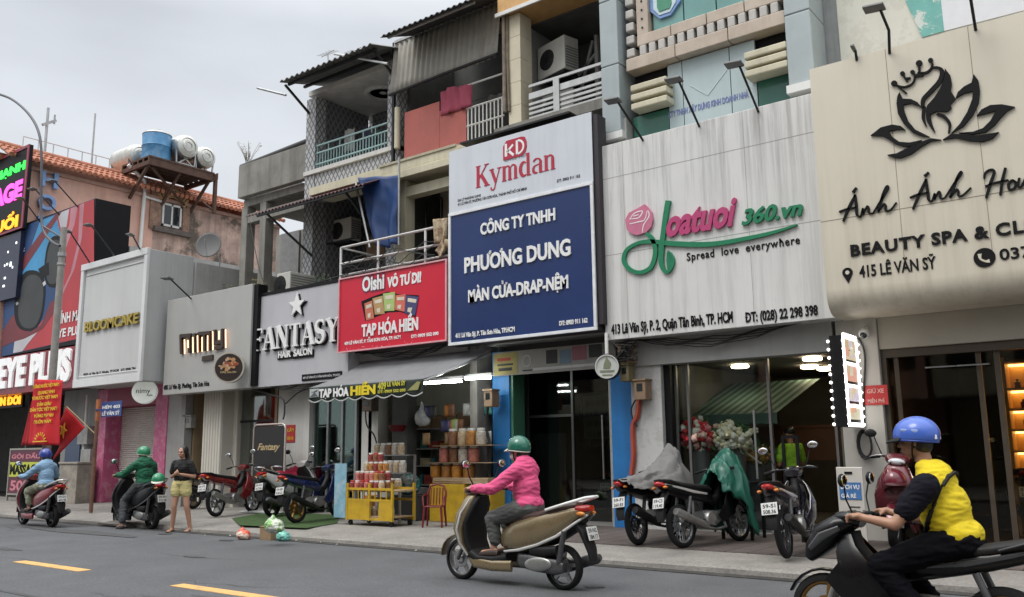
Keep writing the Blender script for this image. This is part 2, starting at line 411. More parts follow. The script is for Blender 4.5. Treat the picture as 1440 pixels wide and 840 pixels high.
# ================================================================== HOUSES
G = .13
def shell(p, xl, xr, zc, yb, wall, floor, ceil, yf=13.2, x_in=.1):
    """the room behind a shop front: side walls, back wall, floor, ceiling"""
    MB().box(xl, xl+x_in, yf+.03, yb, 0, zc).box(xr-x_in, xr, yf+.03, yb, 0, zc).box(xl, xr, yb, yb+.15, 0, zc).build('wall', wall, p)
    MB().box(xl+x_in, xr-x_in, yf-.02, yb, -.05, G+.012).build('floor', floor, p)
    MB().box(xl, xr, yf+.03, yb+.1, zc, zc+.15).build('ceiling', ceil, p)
dark = M('dark_plaster', (.10, .1, .098), .85, var=.25, sc=3)  # dark plaster of the shop rooms, recesses and ceilings
greyp = M('grey_plaster', (.34, .34, .33), .8, var=.14, sc=2.5, streak=.35, scol=(.16, .15, .14), ssc=3)
whitep = M('white_plaster', (.62, .61, .58), .75, var=.08, sc=2.5, streak=.4, scol=(.3, .28, .25), ssc=3, blotch=.25, bcol=(.35, .33, .3), blsc=2)
tilefl = M('floor_tiles', (.24, .23, .22), .35, var=.1, sc=4)
black = M('black_paint', (.007, .007, .008), .5, var=.2, sc=8, spec=.2)
blackm = M('black_metal', (.03, .03, .032), .4, metal=.6, var=.2, sc=8)
steel = M('brushed_steel', (.55, .56, .57), .3, metal=1, var=.1, sc=14)
galv = M('galvanised_metal', (.42, .43, .43), .5, metal=.7, var=.2, sc=6, streak=.4, scol=(.2, .14, .09), ssc=6)
rust = M('rusty_steel', (.10, .055, .04), .8, metal=.2, var=.4, sc=5, bump=.3, bsc=30)
whitem = M('white_metal', (.72, .72, .70), .4, var=.06, sc=4)
glz = glass('shop_glass', (.86, .90, .89), op=.6)
glzd = M('dark_window_glass', (.02, .025, .027), .06, var=.2, sc=2, spec=.8)

def wave_sheet(mb, fn, nu, nv=1):
    return mb.grid(fn, nu, nv)

# ---- pink house on the far left
pink = M('faded_pink_render', (.66, .395, .315), .85, var=.16, sc=1.3, bump=.25, bsc=12, streak=.45, scol=(.24, .16, .12), ssc=1.6, blotch=.5, bcol=(.62, .45, .38), blsc=.9)
pkstain = M('stained_pink_render', (.52, .37, .31), .9, var=.35, sc=1.8, bump=.3, bsc=10, streak=.75, scol=(.10, .08, .06), ssc=2.2, blotch=.88, bcol=(.09, .075, .06), blsc=.85, bwidth=.1)
terra = M('terracotta_tile', (.43, .17, .10), .75, var=.3, sc=3.5, blotch=.4, bcol=(.2, .1, .07), blsc=2)
H1 = thing('pink_house', 'faded pink building with orange roof tiles and a blank stained side wall', 'house', (-30, 12.1, 0))
MB().box(-44, -30, 12.1, 17.2, 3.6, 11.3).build('wall', pink, H1)
MB().box(-44, -30, 17.203, 23, 0, 11.0).build('wall', pkstain, H1)
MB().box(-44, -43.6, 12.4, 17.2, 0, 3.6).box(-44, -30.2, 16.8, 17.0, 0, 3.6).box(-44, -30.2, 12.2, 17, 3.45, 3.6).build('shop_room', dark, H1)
rf = MB()
def slope(u): return (-29.55-u*1.1, 11.15+u*.62)
for k in range(3):
    a = slope(k/3); b = slope((k+1)/3)
    rf.add([(a[0], 11.8, a[1]+.03), (a[0], 23, a[1]+.03), (b[0], 23, b[1]), (b[0], 11.8, b[1])], [(0, 1, 2, 3)])
    y = 11.85
    while y < 23:
        rf.tube([(a[0]+.02, y, a[1]+.07), (b[0], y, b[1]+.04)], [.085, .07], 7); y += .2
rf.box(-44, -30.5, 11.8, 23, 11.3, 11.5)
rf.tube([(-30.62, 11.8, 11.83), (-30.62, 23, 11.83)], .13, 8)
rf.build('tile_roof', terra, H1, smooth=50)
MB().box(-30.0, -29.9, 12.1, 23, 10.98, 11.1).build('cornice', M('pink_trim', (.42, .27, .22), .85, var=.2), H1)
# its small window with a brick arch
y0, z1 = atX(228, 285, -30); y1, z0 = atX(253, 323, -30)
fr = MB()
for a, b, c, d in ((y0, y1, z1-.08, z1), (y0, y1, z0, z0+.08), (y0, y0+.07, z0, z1), (y1-.07, y1, z0, z1), ((y0+y1)/2-.03, (y0+y1)/2+.03, z0, z1)):
    fr.box(-29.99, -29.93, a, b, c, d)
wf = fr.build('window', whitem, H1)
MB().box(-29.99, -29.965, y0+.05, y1-.05, z0+.05, z1-.05).build('pane', glzd, wf)
MB().box(-30, -29.78, y0-.35, y1+.4, z0-.28, z0-.1).build('sill', M('dark_stone', (.12, .1, .09), .8, var=.3), wf)
ar = MB()
for i in range(11):
    t = -1+2*i/10; yc = (y0+y1)/2+t*(y1-y0)*.66; zz = z1+.1+.26*(1-t*t)
    ar.box(-.05, .06, -.05, .05, -.17, .17, Matrix.Translation((-29.92, yc, zz+.06)) @ Matrix.Rotation(-t*.5, 4, 'X'))
ar.build('brick_arch', M('tan_brick', (.50, .34, .18), .85, var=.3, sc=5), wf)
for q_ in ((y0-.5, y0-.06, .4), (y1+.06, y1+.35, .1)): MB().box(-30, -29.93, q_[0], q_[1], z0-.2, z1+q_[2]).build('brick_reveal', M('rough_brick', (.3, .19, .14), .9, var=.45, sc=6, bump=.5, bsc=16), wf)
dp = MB(); ya, za = atX(203, 255, -29.9); yb, zb = atX(190, 360, -29.9)
ym, zm = atX(180, 232, -29.9)
dp.tube([(-29.88, ym, zm), (-29.88, ya, za), (-29.88, ya+.02, za-.6), (-29.88, ya-.02, zb)], .07, 8)
ya2, za2 = atX(205, 277, -29.9); yb2, zb2 = atX(228, 284, -29.9)
dp.tube([(-29.88, ya, za2), (-29.88, yb2, zb2)], .05, 8)
dp.build('drain_pipe', whitem, H1, smooth=60)
# blue hotel letters down the side wall
blu = M('sign_blue_letters', (.20, .34, .62), .5, var=.25, sc=5)
hs = thing('hotel_sign', 'row of big blue letters running down the pink side wall', 'sign', (-29.95, 12.4, 8))
for ch, (a, b, c, d) in {'H': (57, 240, 79, 267), 'O': (53, 272, 76, 299), 'T': (52, 304, 74, 330)}.items():
    ya, za = atX(a, b, -29.95); yb, zb = atX(c, d, -29.95)
    text(ch, 'letter', blu, (ya, yb, zb, za), -29.95, hs, depth=.12, bold=.03, plane='X')
# roof rail + masts
rl = thing('roof_railing', 'thin pale railing on the flat roof behind the orange tiles', 'railing', (-33, 13.5, 11.6))
mbr = MB()
for i in range(10): mbr.tube([(-33, 13.6+i*.55, 11.6), (-33, 13.6+i*.55, 13.15)], .022, 6)
for z in (12.35, 12.75, 13.15): mbr.tube([(-33, 13.6, z), (-33, 18.6, z)], .022, 6)
mbr.build('rail', M('pale_rail', (.5, .52, .53), .5, metal=.4), rl)
ya, za = atX(134, 160, -32); mbm = MB().tube([(-32, ya, 11.6), (-32, ya, za)], .035, 6)
tag(mbm.build('lightning_rod', galv), 'plain thin upright rod on the pink building roof', 'mast')
an = thing('aerial', 'pale aerial with a short cross arm at the left end of the tiled roof', 'antenna', (-31, 12.9, 11.7))
ya, za = atX(68, 152, -31); yb, zb = atX(79, 166, -31); yc, zc = atX(60, 172, -31)
MB().tube([(-31, ya, 11.6), (-31, ya, za)], .05, 6).build('pole', galv, an)
MB().bar((-31, yc, zc-.1), (-31, yb, zb-.1), .09).bar((-31, yb-.05, zb-.25), (-31, yb-.05, zb+.1), .05).build('cross_arm', galv, an)
# tank platform
PX0, PX1, PY0, PY1 = -30.5, -28.6, 16.1, 18.8
_, pz = atX(197, 214, PX1)
pf = thing('tank_platform', 'rusty steel platform leaning out from the pink wall under water tanks', 'platform', (-30, 17.4, 11))
d1 = MB().box(PX0, PX1, PY0, PY1, pz-.06, pz)
for i in range(6): d1.box(PX0+i*.36, PX0+i*.36+.08, PY0, PY1, pz-.18, pz-.061)
d1.build('deck', rust, pf)
fr = MB()
for y in (PY0, PY1-.12): fr.box(PX0, PX1, y, y+.12, pz-.34, pz-.181)
fr.box(PX1-.1, PX1, PY0+.121, PY1-.121, pz-.34, pz-.181)
for y in (PY0+.1, (PY0+PY1)/2, PY1-.1): fr.bar((PX1-.2, y, pz-.3), (-29.98, y, pz-1.35), .09)
fr.bar((PX1-.15, PY0+.2, pz-.4), (-29.95, PY1-.3, pz-1.2), .07)
fr.box(PX1-.12, PX1, PY1+.02, PY1+.14, pz-1.6, pz-.1)
fr.bar((PX1-.05, PY1+.08, pz-1.5), (-29.98, PY1+.1, pz-.7), .07)
fr.box(PX1-.6, PX1+.2, PY1+.0, PY1+.02, pz-.3, pz-.05)
fr.build('brace', rust, pf)
wt = M('stainless_tank', (.60, .60, .56), .38, metal=.75, var=.12, sc=4, streak=.4, scol=(.3, .26, .2), ssc=4)
tb = M('blue_plastic_tank', (.06, .22, .42), .5, var=.25, sc=4, blotch=.6, bcol=(.3, .42, .5), blsc=2, bwidth=.2)
bt = thing('blue_tank', 'upright blue plastic water tank in the middle of the steel platform', 'water tank', (-29.3, 16.75, pz))
MB().lathe([(.0, 0), (.5, 0), (.53, .03), (.5, .55), (.53, .6), (.5, .65), (.52, 1.02), (.5, 1.06)], (-29.3, 16.75, pz), n=28).build('body', tb, bt, smooth=40)
MB().lathe([(.53, 1.06), (.52, 1.1), (.3, 1.2), (.13, 1.22), (.12, 1.3), (0, 1.31)], (-29.3, 16.75, pz), n=28).build('lid', wt, bt, smooth=40)
def htank(y, x0, x1, r, zc, lab):
    t = thing('steel_tank', lab, 'water tank', ((x0+x1)/2, y, pz), group='steel water tanks')
    L_ = x1-x0
    pr_ = [(0, 0), (r*.45, .0), (r*.9, .1), (r, .2)]
    for i in range(4): c = .2+(L_-.4)*(i+.5)/4; pr_ += [(r, c-.08), (r*1.03, c), (r, c+.08)]
    pr_ += [(r, L_-.2), (r*.92, L_-.08), (r*.7, L_-.03), (r*.68, L_-.06), (r*.5, L_-.03), (r*.47, L_), (r*.3, L_+.01), (r*.28, L_-.02), (0, L_)]
    MB().lathe(pr_, (x0, y, zc), 'X', 28).build('body', wt, t, smooth=35)
    s = MB()
    for x in (x0+.25, x1-.2):
        for k in (-1, 1): s.bar((x, y+k*r*.8, pz), (x, y+k*r*.9, zc), .05); 
        s.bar((x, y-r*.8, pz+.06), (x, y+r*.8, pz+.06), .05); s.bar((x, y-r*.8, pz), (x, y+r*.2, zc-r*.9), .04); s.bar((x, y+r*.8, pz), (x, y-r*.2, zc-r*.9), .04)
    s.build('cradle', galv, t)
htank(17.62, -30.2, -28.55, .46, pz+.75, 'horizontal steel water tank just right of the blue tank')
htank(18.55, -30.2, -28.75, .43, pz+.62, 'horizontal steel water tank at the outer end of the platform')
htank(16.75, -32.0, -30.35, .46, pz+.55, 'horizontal steel water tank half hidden behind the blue tank')

# ---- sunglasses shop
H2 = thing('glasses_shop', 'low shop house with a dark open front below the sunglasses billboard', 'shop', (-27, 13.2, 0))
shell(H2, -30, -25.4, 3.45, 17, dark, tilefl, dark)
MB().box(-30, -24.4, 13.31, 20, 3.6, 7.6).build('upper_wall', greyp, H2)
MB().box(-27.3, -25.3, 13.1, 13.22, 0, 3.4).build('front_wall', greyp, H2)
xa, za = at(96, 600, 13.08); xb, zb = at(112, 650, 13.08)
MB().box(xa, xb, 13.04, 13.098, zb, za).build('notice_board', M('blue_grey_board', (.1, .13, .2), .6), H2)
# ---- cake shop, pink doorway
pkd = M('pink_paint', (.50, .10, .22), .55, var=.15, sc=3, streak=.25, scol=(.3, .07, .13), blotch=.5, bcol=(.55, .3, .35), blsc=6, bwidth=.06)
pkr = M('crimson_paint', (.28, .045, .09), .6, var=.15, sc=3)
H3 = thing('cake_shop', 'narrow shop house with a bright pink doorway and closed grey shutter', 'shop', (-23, 13.2, 0))
MB().box(-24.4, -20.9, 13.31, 20, 3.3, 6.6).build('upper_wall', greyp, H3)
xl, _ = at(132, 640, 12.95); x2, zt = at(150, 573, 12.95); x3, _ = at(217, 600, 12.95); xr, _ = at(234, 600, 12.95)
for q_ in ((xl, x2), (x3, xr)): MB().box(q_[0], q_[1], 12.95, 13.6, G, 3.32).build('door_jamb', pkd, H3, bevel=.01)
MB().box(x2, x3, 12.953, 13.6, zt, 3.318).build('door_head', pkr, H3)
sh = MB()
nz_ = 46
for i in range(nz_):
    z = G+(zt-G)*i/nz_; dz = (zt-G)/nz_
    sh.add([(x2, 13.45, z), (x3, 13.45, z), (x3, 13.42, z+dz*.5), (x2, 13.42, z+dz*.5), (x3, 13.45, z+dz), (x2, 13.45, z+dz)], [(0, 1, 2, 3), (3, 2, 4, 5)])
sh.build('roller_shutter', M('shutter_grey', (.64, .60, .56), .55, metal=.2, var=.1, sc=2), H3)
MB().box(xr, -20.55, 12.98, 13.2, G, 3.3).build('side_pier', greyp, H3)
# ---- nimy salon with the bare concrete frame above
cgrey = M('bare_concrete', (.25, .24, .215), .9, var=.2, sc=2, bump=.3, bsc=20, streak=.75, scol=(.09, .085, .075), ssc=3, blotch=.45, bcol=(.13, .125, .11), blsc=.9)
warmw = M('warm_interior_wall', (.34, .25, .15), .8, var=.2, sc=2)
H4 = thing('concrete_house', 'bare grey concrete house with an open balcony frame over the nail salon', 'house', (-19, 13.2, 0))
shell(H4, -20.6, -17.1, 3.2, 16.5, warmw, tilefl, warmw)
MB().box(-20.9, -17.1, 12.9, 17, 3.2, 5.3).build('front_wall', cgrey, H4)
colw = M('fluted_plaster', (.66, .63, .56), .6, var=.06, sc=3)
def fluted(px0, px1, y, top):
    xa = at(px0, 640, y)[0]; xb = at(px1, 640, y)[0]; m_ = MB(); n_ = 7
    m_.box(xa, xb, y+.04, y+.4, G, top)
    for i in range(n_):
        c = xa+(xb-xa)*(i+.5)/n_; m_.tube([(c, y+.03, G+.25), (c, y+.03, top)], (xb-xa)/n_*.42, 8)
    m_.box(xa-.03, xb+.03, y-.04, y+.42, G, G+.24)
    return m_
fluted(283, 309, 13.0, 3.18).build('fluted_column', colw, H4, smooth=50)
fluted(316, 331, 13.35, 3.18).build('fluted_column', colw, H4, smooth=50)
x0, _ = at(332, 640, 13.5); x1, _ = at(392, 640, 13.5)
MB().box(x0-.3, x1+.2, 14.7, 14.75, G, 3.19).build('inner_wall', M('beige_inner_wall', (.50, .40, .26), .8, var=.15, sc=2), H4)
gf = MB()
for x in (x0, x1-.07): gf.box(x, x+.07, 13.45, 13.52, G, 3.18)
gf.box(x0, x1, 13.45, 13.52, 2.2, 2.26)
gf = gf.build('glass_door', blackm, H4); MB().box(x0+.07, x1-.07, 13.48, 13.49, G, 3.18).build('pane', glz, gf)
# upper frame: posts, parapet, beam, rear wall
Y4 = 14.0
pxa = at(335, 255, Y4)[0]; pxb = -17.3
MB().box(pxa, pxb, Y4, Y4+.18, 8.42, 9.36).box(pxa, pxa+.18, Y4+.18, 17, 8.42, 9.36).build('parapet', cgrey, H4, bevel=.015)
MB().box(pxa+.02, pxb, Y4+.2, 17.3, 8.2, 8.4).build('slab', cgrey, H4)
MB().tube([(pxa-.02, Y4+.1, 9.36), (pxb, Y4+.1, 9.47)], .075, 8).tube([(pxa, Y4+.1, 9.36), (pxa, 17, 9.36)], .06, 8).build('handrail', M('dark_pipe', (.05, .05, .05), .6), H4, smooth=60)
for a in (346, 372):
    x = at(a, 350, Y4+.3)[0]; MB().box(x-.13, x+.13, Y4+.2, Y4+.48, 5.3, 8.2).build('post', cgrey, H4, bevel=.01)
for yy, z in ((Y4+.22, 7.72), (16.9, 7.7)): MB().box(pxa+.1, pxb, yy, yy+.25, z, z+.26).build('beam', cgrey, H4)
x = at(392, 350, 16.9)[0]
MB().box(x, pxb+.2, 16.8, 17, 5.3, 8.2).box(pxb-.02, pxb+.2, 14.6, 17, 5.3, 8.2).build('rear_wall', cgrey, H4)
xa, za = at(397, 330, 16.78); xb, zb = at(420, 400, 16.78)
MB().box(xa, xb, 16.74, 16.79, 5.3, za).build('door', M('grey_door', (.2, .2, .2), .6, var=.2), H4)
MB().box(pxa, pxb, Y4+.2, 17.2, 5.25, 5.36).build('balcony_floor', cgrey, H4)
# ---- hair salon, tower in diamond tiles above
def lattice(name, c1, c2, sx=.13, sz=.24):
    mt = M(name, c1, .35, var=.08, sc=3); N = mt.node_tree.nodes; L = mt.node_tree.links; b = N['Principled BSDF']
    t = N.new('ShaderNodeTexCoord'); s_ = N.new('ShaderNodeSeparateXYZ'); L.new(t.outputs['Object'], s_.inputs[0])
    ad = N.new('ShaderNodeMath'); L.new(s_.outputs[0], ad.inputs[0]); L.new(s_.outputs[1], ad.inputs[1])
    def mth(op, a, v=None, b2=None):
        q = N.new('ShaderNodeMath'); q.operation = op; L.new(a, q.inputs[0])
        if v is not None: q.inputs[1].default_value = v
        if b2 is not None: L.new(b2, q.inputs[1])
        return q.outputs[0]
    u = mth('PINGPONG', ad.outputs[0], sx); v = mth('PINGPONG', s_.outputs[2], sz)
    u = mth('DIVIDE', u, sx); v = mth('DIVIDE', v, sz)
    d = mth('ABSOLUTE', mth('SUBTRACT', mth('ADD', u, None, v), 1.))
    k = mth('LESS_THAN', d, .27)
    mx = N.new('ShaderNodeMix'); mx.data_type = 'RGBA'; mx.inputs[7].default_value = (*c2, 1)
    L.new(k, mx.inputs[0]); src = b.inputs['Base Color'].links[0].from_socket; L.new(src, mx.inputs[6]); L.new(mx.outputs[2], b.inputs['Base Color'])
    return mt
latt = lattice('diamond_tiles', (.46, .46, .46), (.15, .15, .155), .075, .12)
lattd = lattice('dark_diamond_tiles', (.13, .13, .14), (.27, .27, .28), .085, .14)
H5 = thing('tiled_house', 'narrow tall house clad in grey diamond tiles with a pale green balcony rail', 'house', (-15.6, 14, 0))
XL, XR = -17.3, -13.95
shell(H5, -17.05, -14.05, 3.2, 16.5, greyp, tilefl, whitep)
MB().box(-17.1, -14.0, 12.8, 17, 3.2, 5.0).build('front_wall', greyp, H5)
xw0, xw1 = at(392, 640, 13.15)[0], at(436, 640, 13.15)[0]
MB().box(xw0, xw1, 13.1, 13.5, G, 3.2).build('side_pier', whitep, H5)
xg0, xg1 = xw1, at(500, 640, 13.2)[0]
MB().box(xg0-.2, xg1+.3, 15.2, 15.25, G, 3.19).build('inner_wall', M('pale_green_wall', (.50, .56, .52), .7, var=.08, sc=2), H5)
gf = MB()
for x in (xg0, xg0+(xg1-xg0)*.33, xg0+(xg1-xg0)*.66, xg1-.05): gf.box(x, x+.06, 13.2, 13.27, G, 3.2)
gf = gf.build('glass_door', M('silver_frame', (.4, .42, .42), .4, metal=.7), H5)
MB().box(xg0, xg1, 13.23, 13.24, G, 3.2).build('pane', glass('green_glass', (.62, .74, .70), op=.5), gf)
MB().box(xg0+.5, xg0+.9, 15.0, 15.1, .6, 2.6).box(xg0+1.2, xg0+1.6, 15.0, 15.1, .6, 2.6).build('wall_mirror', M('mirror_silver', (.5, .6, .58), .1, metal=1), H5)
for xa, xb in ((XL, XL+.36), (XR-.36, XR)): MB().box(xa, xb, Y4, Y4+.35, 5.0, 10.75 if xa > -16 else 10.55).build('tiled_column', latt, H5)
MB().box(XL+.36, XR-.36, Y4+.02, Y4+.3, 7.75, 8.45).build('tiled_beam', latt, H5)
MB().box(XL, XR, Y4-.06, 17, 8.452, 8.56).build('balcony_floor', whitep, H5)
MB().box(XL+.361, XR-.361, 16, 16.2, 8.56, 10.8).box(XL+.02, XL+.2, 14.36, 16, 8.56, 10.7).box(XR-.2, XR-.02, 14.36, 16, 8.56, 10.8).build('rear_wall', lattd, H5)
MB().box(XL, XR, 14.05, 22, 10.66, 10.8).box(XL, XR, 16.21, 22, 0, 10.7).build('upper_wall', whitep, H5)
MB().lathe([(.5, 0), (.44, -.05), (.38, -.05), (.34, 0), (.1, 0), (0, -.03)], (-15.6, 15.1, 10.655), n=28).build('ceiling_moulding', whitep, H5, smooth=30)
wx0, wx1 = at(500, 195, 15.98)[0], at(536, 195, 15.98)[0]
df = MB()
for i in range(5): x = wx0+(wx1-wx0)*i/4; df.box(x, x+.05, 15.92, 15.98, 8.57, 10.1)
for z in (9.1, 9.6, 10.08): df.box(wx0, wx1+.05, 15.92, 15.978, z, z+.05)
df = df.build('glazed_door', M('teal_frame', (.28, .42, .42), .5), H5); MB().box(wx0, wx1, 15.955, 15.965, 8.57, 10.1).build('pane', glzd, df)
rl = MB(); rcol = M('pale_green_metal', (.30, .44, .43), .5, var=.12)
for z in (8.72, 9.02, 9.22): rl.tube([(XL+.36, Y4+.06, z), (XR-.36, Y4+.06, z)], .026, 6)
for i in range(25): x = XL+.4+i*(XR-XL-.8)/24; rl.tube([(x, Y4+.06, 8.56), (x, Y4+.06, 9.02 if i % 4 else 9.22)], .016, 6)
rl.build('balcony_rail', rcol, H5, smooth=60)
corr = M('grey_corrugated_iron', (.20, .205, .2), .6, metal=.3, var=.25, sc=2.5, streak=.5, scol=(.09, .08, .07), ssc=3)
def corrug(xa, xb, fn, pitch=.13, amp=.022):
    n_ = int((xb-xa)/pitch*6)
    def g(u, v):
        x = xa+(xb-xa)*u; y, z = fn(v); return (x, y, z+amp*math.sin(2*math.pi*x/pitch))
    return MB().grid(g, n_, 3)
ex0 = at(396, 133, 13.2)[0]; ex1 = at(551, 90, 13.4)[0]
corrug(ex0+.1, XR+.1, lambda v: (13.05+v*5, 10.72+v*1.35), .2, .03).build('corrugated_roof', corr, H5, solid=.012)
MB().bar((ex0+.2, 13.25, 10.68), (XR, 13.25, 10.68), .06).bar((ex0+.2, 13.75, 10.78), (XR, 13.75, 10.78), .06).bar((XL+.1, 14.1, 10.1), (XL+.1, 13.2, 10.68), .05).bar((XR-.1, 14.1, 10.2), (XR-.1, 13.3, 10.68), .05).build('roof_bracket', blackm, H5)
# floor below: deep shade behind a maroon lean-to sheet
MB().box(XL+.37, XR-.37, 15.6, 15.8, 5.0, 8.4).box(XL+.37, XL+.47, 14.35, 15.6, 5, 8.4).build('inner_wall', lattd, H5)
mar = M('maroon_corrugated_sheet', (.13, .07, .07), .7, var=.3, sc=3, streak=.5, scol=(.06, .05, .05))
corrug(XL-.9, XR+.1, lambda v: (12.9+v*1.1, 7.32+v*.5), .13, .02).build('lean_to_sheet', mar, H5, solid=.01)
MB().bar((XL-.5, 12.95, 7.28), (XR, 12.95, 7.28), .05).bar((XL+.4, 13.98, 6.3), (XL-.1, 12.95, 7.26), .05).bar((XR-.5, 13.98, 6.3), (XR-.6, 12.95, 7.26), .05).build('sheet_bracket', blackm, H5)
MB().box(XL, XR-.2, 12.9, 14.3, 5.0, 5.1).build('ledge', cgrey, H5)
# ---- grocery, cream balcony house above
cream = M('cream_render', (.58, .54, .40), .75, var=.1, sc=2, streak=.4, scol=(.25, .22, .16), ssc=3, blotch=.25, bcol=(.35, .32, .25), blsc=1.5)
redp = M('faded_red_board', (.42, .12, .10), .75, var=.15, sc=2, streak=.35, scol=(.25, .1, .09), ssc=4)
H6 = thing('grocery_house', 'cream balcony house with red boards and a grey corrugated screen over the grocery', 'house', (-12.4, 14, 0))
XL6, XR6 = -13.95, -10.72
MB().box(-13.95, -13.85, 13.2, 17, 0, 3.35).box(-11.05, -10.9, 13.2, 17, 0, 3.35).box(-13.95, -10.9, 16.5, 16.6, 0, 3.35).build('wall', whitep, H6)
MB().box(-13.85, -11.05, 13.1, 16.5, 0, G+.012).build('floor', tilefl, H6)
MB().box(-13.95, -10.9, 12.9, 16.6, 3.35, 3.5).build('ceiling', greyp, H6)
xa, xb = at(508, 640, 13.2)[0], at(531, 640, 13.2)[0]
MB().box(xa, xb, 13.2, 13.5, G, 3.35).build('side_pier', whitep, H6)
xc, xd = at(553, 600, 13.25)[0], at(574, 600, 13.25)[0]
MB().box(xc, xd, 13.22, 13.5, G, 3.35).build('dark_pier', dark, H6)
xe, xf = at(678, 600, 13.1)[0], -10.88
MB().box(xe, xf, 12.95, 13.4, G, 3.9).build('grimy_pier', M('grimy_plaster', (.26, .24, .22), .85, var=.25, sc=3, streak=.7, scol=(.08, .07, .06), ssc=4), H6)
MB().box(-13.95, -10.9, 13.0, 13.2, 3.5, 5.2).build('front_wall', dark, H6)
MB().box(XL6-.6, XR6+.1, 13.5, 14.3, 7.52, 7.68).box(XL6-.6, XR6+.1, 13.45, 13.499, 7.48, 7.64).build('canopy', cream, H6, bevel=.01)
MB().box(XL6-2.6, XR6, 13.53, 14.3, 7.69, 7.89).build('canopy_band', cream, H6, bevel=.01)
rc = MB(); nn = 60
for i in range(nn): x = XL6-.1+(XR6-XL6-.9)*i/nn; rc.tube([(x, 13.5, 7.91), (x, 14.0, 7.95)], .03, 6)
rc.build('rippled_edge', cream, H6, smooth=60)
MB().box(XL6, XR6, 14.3, 16.5, 7.7, 7.9).build('balcony_floor', cream, H6)
for (a, b, c, d) in ((569, 160, 618, 218), (618, 150, 656, 207)):
    x0, z1 = at(a, b, 13.9); x1, z0 = at(c, d, 13.9)
    MB().box(x0, x1-.01, 13.9, 13.93, 7.95, 9.24 if a < 600 else 9.0).build('red_board', redp, H6, bevel=.004)
x0, z1 = at(620, 133, 13.88); x1, z0 = at(663, 160, 13.88)
MB().grid(lambda u, v: (x0+(x1-x0)*u, 13.86+.03*math.sin(u*14)+.02*math.sin(u*31+v*3), 8.86+v*(.56+.04*math.sin(u*5))), 24, 6).build('hung_cloth', M('dark_pink_cloth', (.36, .07, .11), .9, var=.15), H6, smooth=60, solid=.006)
scr = M('weathered_corrugated_sheet', (.40, .385, .34), .7, var=.14, sc=2, streak=.55, scol=(.2, .17, .13), ssc=4, blotch=.3, bcol=(.26, .22, .17), blsc=1.4)
def g6(u, v):
    x = XL6-.02+(XR6-XL6)*u; top = 11.12; bot = 9.72+.05*u+.04*math.sin(u*6)
    return (x, 13.9-.15*(1-v)+.028*math.sin(2*math.pi*x/.16), bot+(top-bot)*v)
MB().grid(g6, 160, 6).build('corrugated_screen', scr, H6, solid=.01, smooth=50)
MB().tube([(XL6, 13.7, 9.69), (XL6+1.6, 13.7, 9.74), (XR6, 13.7, 9.76)], .035, 6).bar((XL6-.05, 13.9, 7.95), (XL6-.05, 13.9, 11.1), .07).build('screen_pole', blackm, H6)
corrug(XL6+.6, XR6+.15, lambda v: (12.8+v*4, 10.62+v*1.75), .16, .025).build('corrugated_roof', M('black_corrugated_iron', (.07, .07, .07), .7, metal=.3, var=.3, sc=3), H6, solid=.012)
MB().bar((XL6+.7, 12.95, 10.63), (XR6, 12.95, 10.63), .05).bar((XL6, 13.86, 11.08), (XR6, 13.86, 11.08), .06).build('roof_batten', galv, H6)
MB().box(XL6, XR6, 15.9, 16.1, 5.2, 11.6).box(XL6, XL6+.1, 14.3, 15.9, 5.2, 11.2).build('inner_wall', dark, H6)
MB().box(XL6, XR6, 16.11, 22, 3.5, 12.4).build('upper_wall', cream, H6)
# balcony rail beside the red boards
rl = MB(); x0 = at(655, 175, 13.9)[0]
for z in (8.05, 8.45, 8.86, 9.4): rl.tube([(x0, 13.92, z), (XR6, 13.92, z)], .022, 6)
for i in range(10): x = x0+.05+i*(XR6-x0-.1)/9; rl.tube([(x, 13.92, 7.95), (x, 13.92, 8.86)], .016, 6)
rl.build('balcony_rail', whitem, H6, smooth=60)
# middle floor: pillar, beam, white rail
x0, x1 = at(566, 320, 13.9)[0], at(576, 320, 13.9)[0]
MB().box(x0, x1+.06, 13.7, 14.0, 5.2, 7.5).build('pillar', cream, H6)
MB().box(x1+.06, XR6-.3, 13.72, 13.98, 7.12, 7.34).build('beam', cream, H6)
MB().box(x1+.3, XR6-.2, 14.6, 14.7, 5.3, 7.6).build('rear_wall', M('olive_plaster', (.24, .22, .16), .85, var=.2, sc=2), H6)
xq, _ = at(600, 320, 14.58); dz = MB()
for x in (xq, xq+.5): dz.tube([(x, 14.55, 6), (x, 14.55, 7.2)], .025, 6)
dz.tube([(xq, 14.55, 7.2), (xq+.25, 14.55, 7.35), (xq+.5, 14.55, 7.2)], .025, 6).box(x1+.32, xq+.9, 14.56, 14.6, 5.3, 6.5)
dz.build('window_grille', blackm, H6)
rl = MB(); x0 = at(479, 385, 13.0)[0]
for z in (5.35, 5.62, 6.0): rl.tube([(x0, 13.0, z), (XR6-.2, 13.0, z)], .028, 6)
for x in (x0, x0+1.2, x0+2.6): rl.tube([(x, 13.0, 5.05), (x, 13.0, 6.0)], .028, 6)
rl.tube([(x0, 13.0, 6), (x0, 14.2, 6)], .025, 6)
rl.build('terrace_rail', whitem, H6, smooth=60)
MB().box(x0, XR6, 12.95, 14.6, 5.0, 5.2).build('terrace_floor', cgrey, H6)
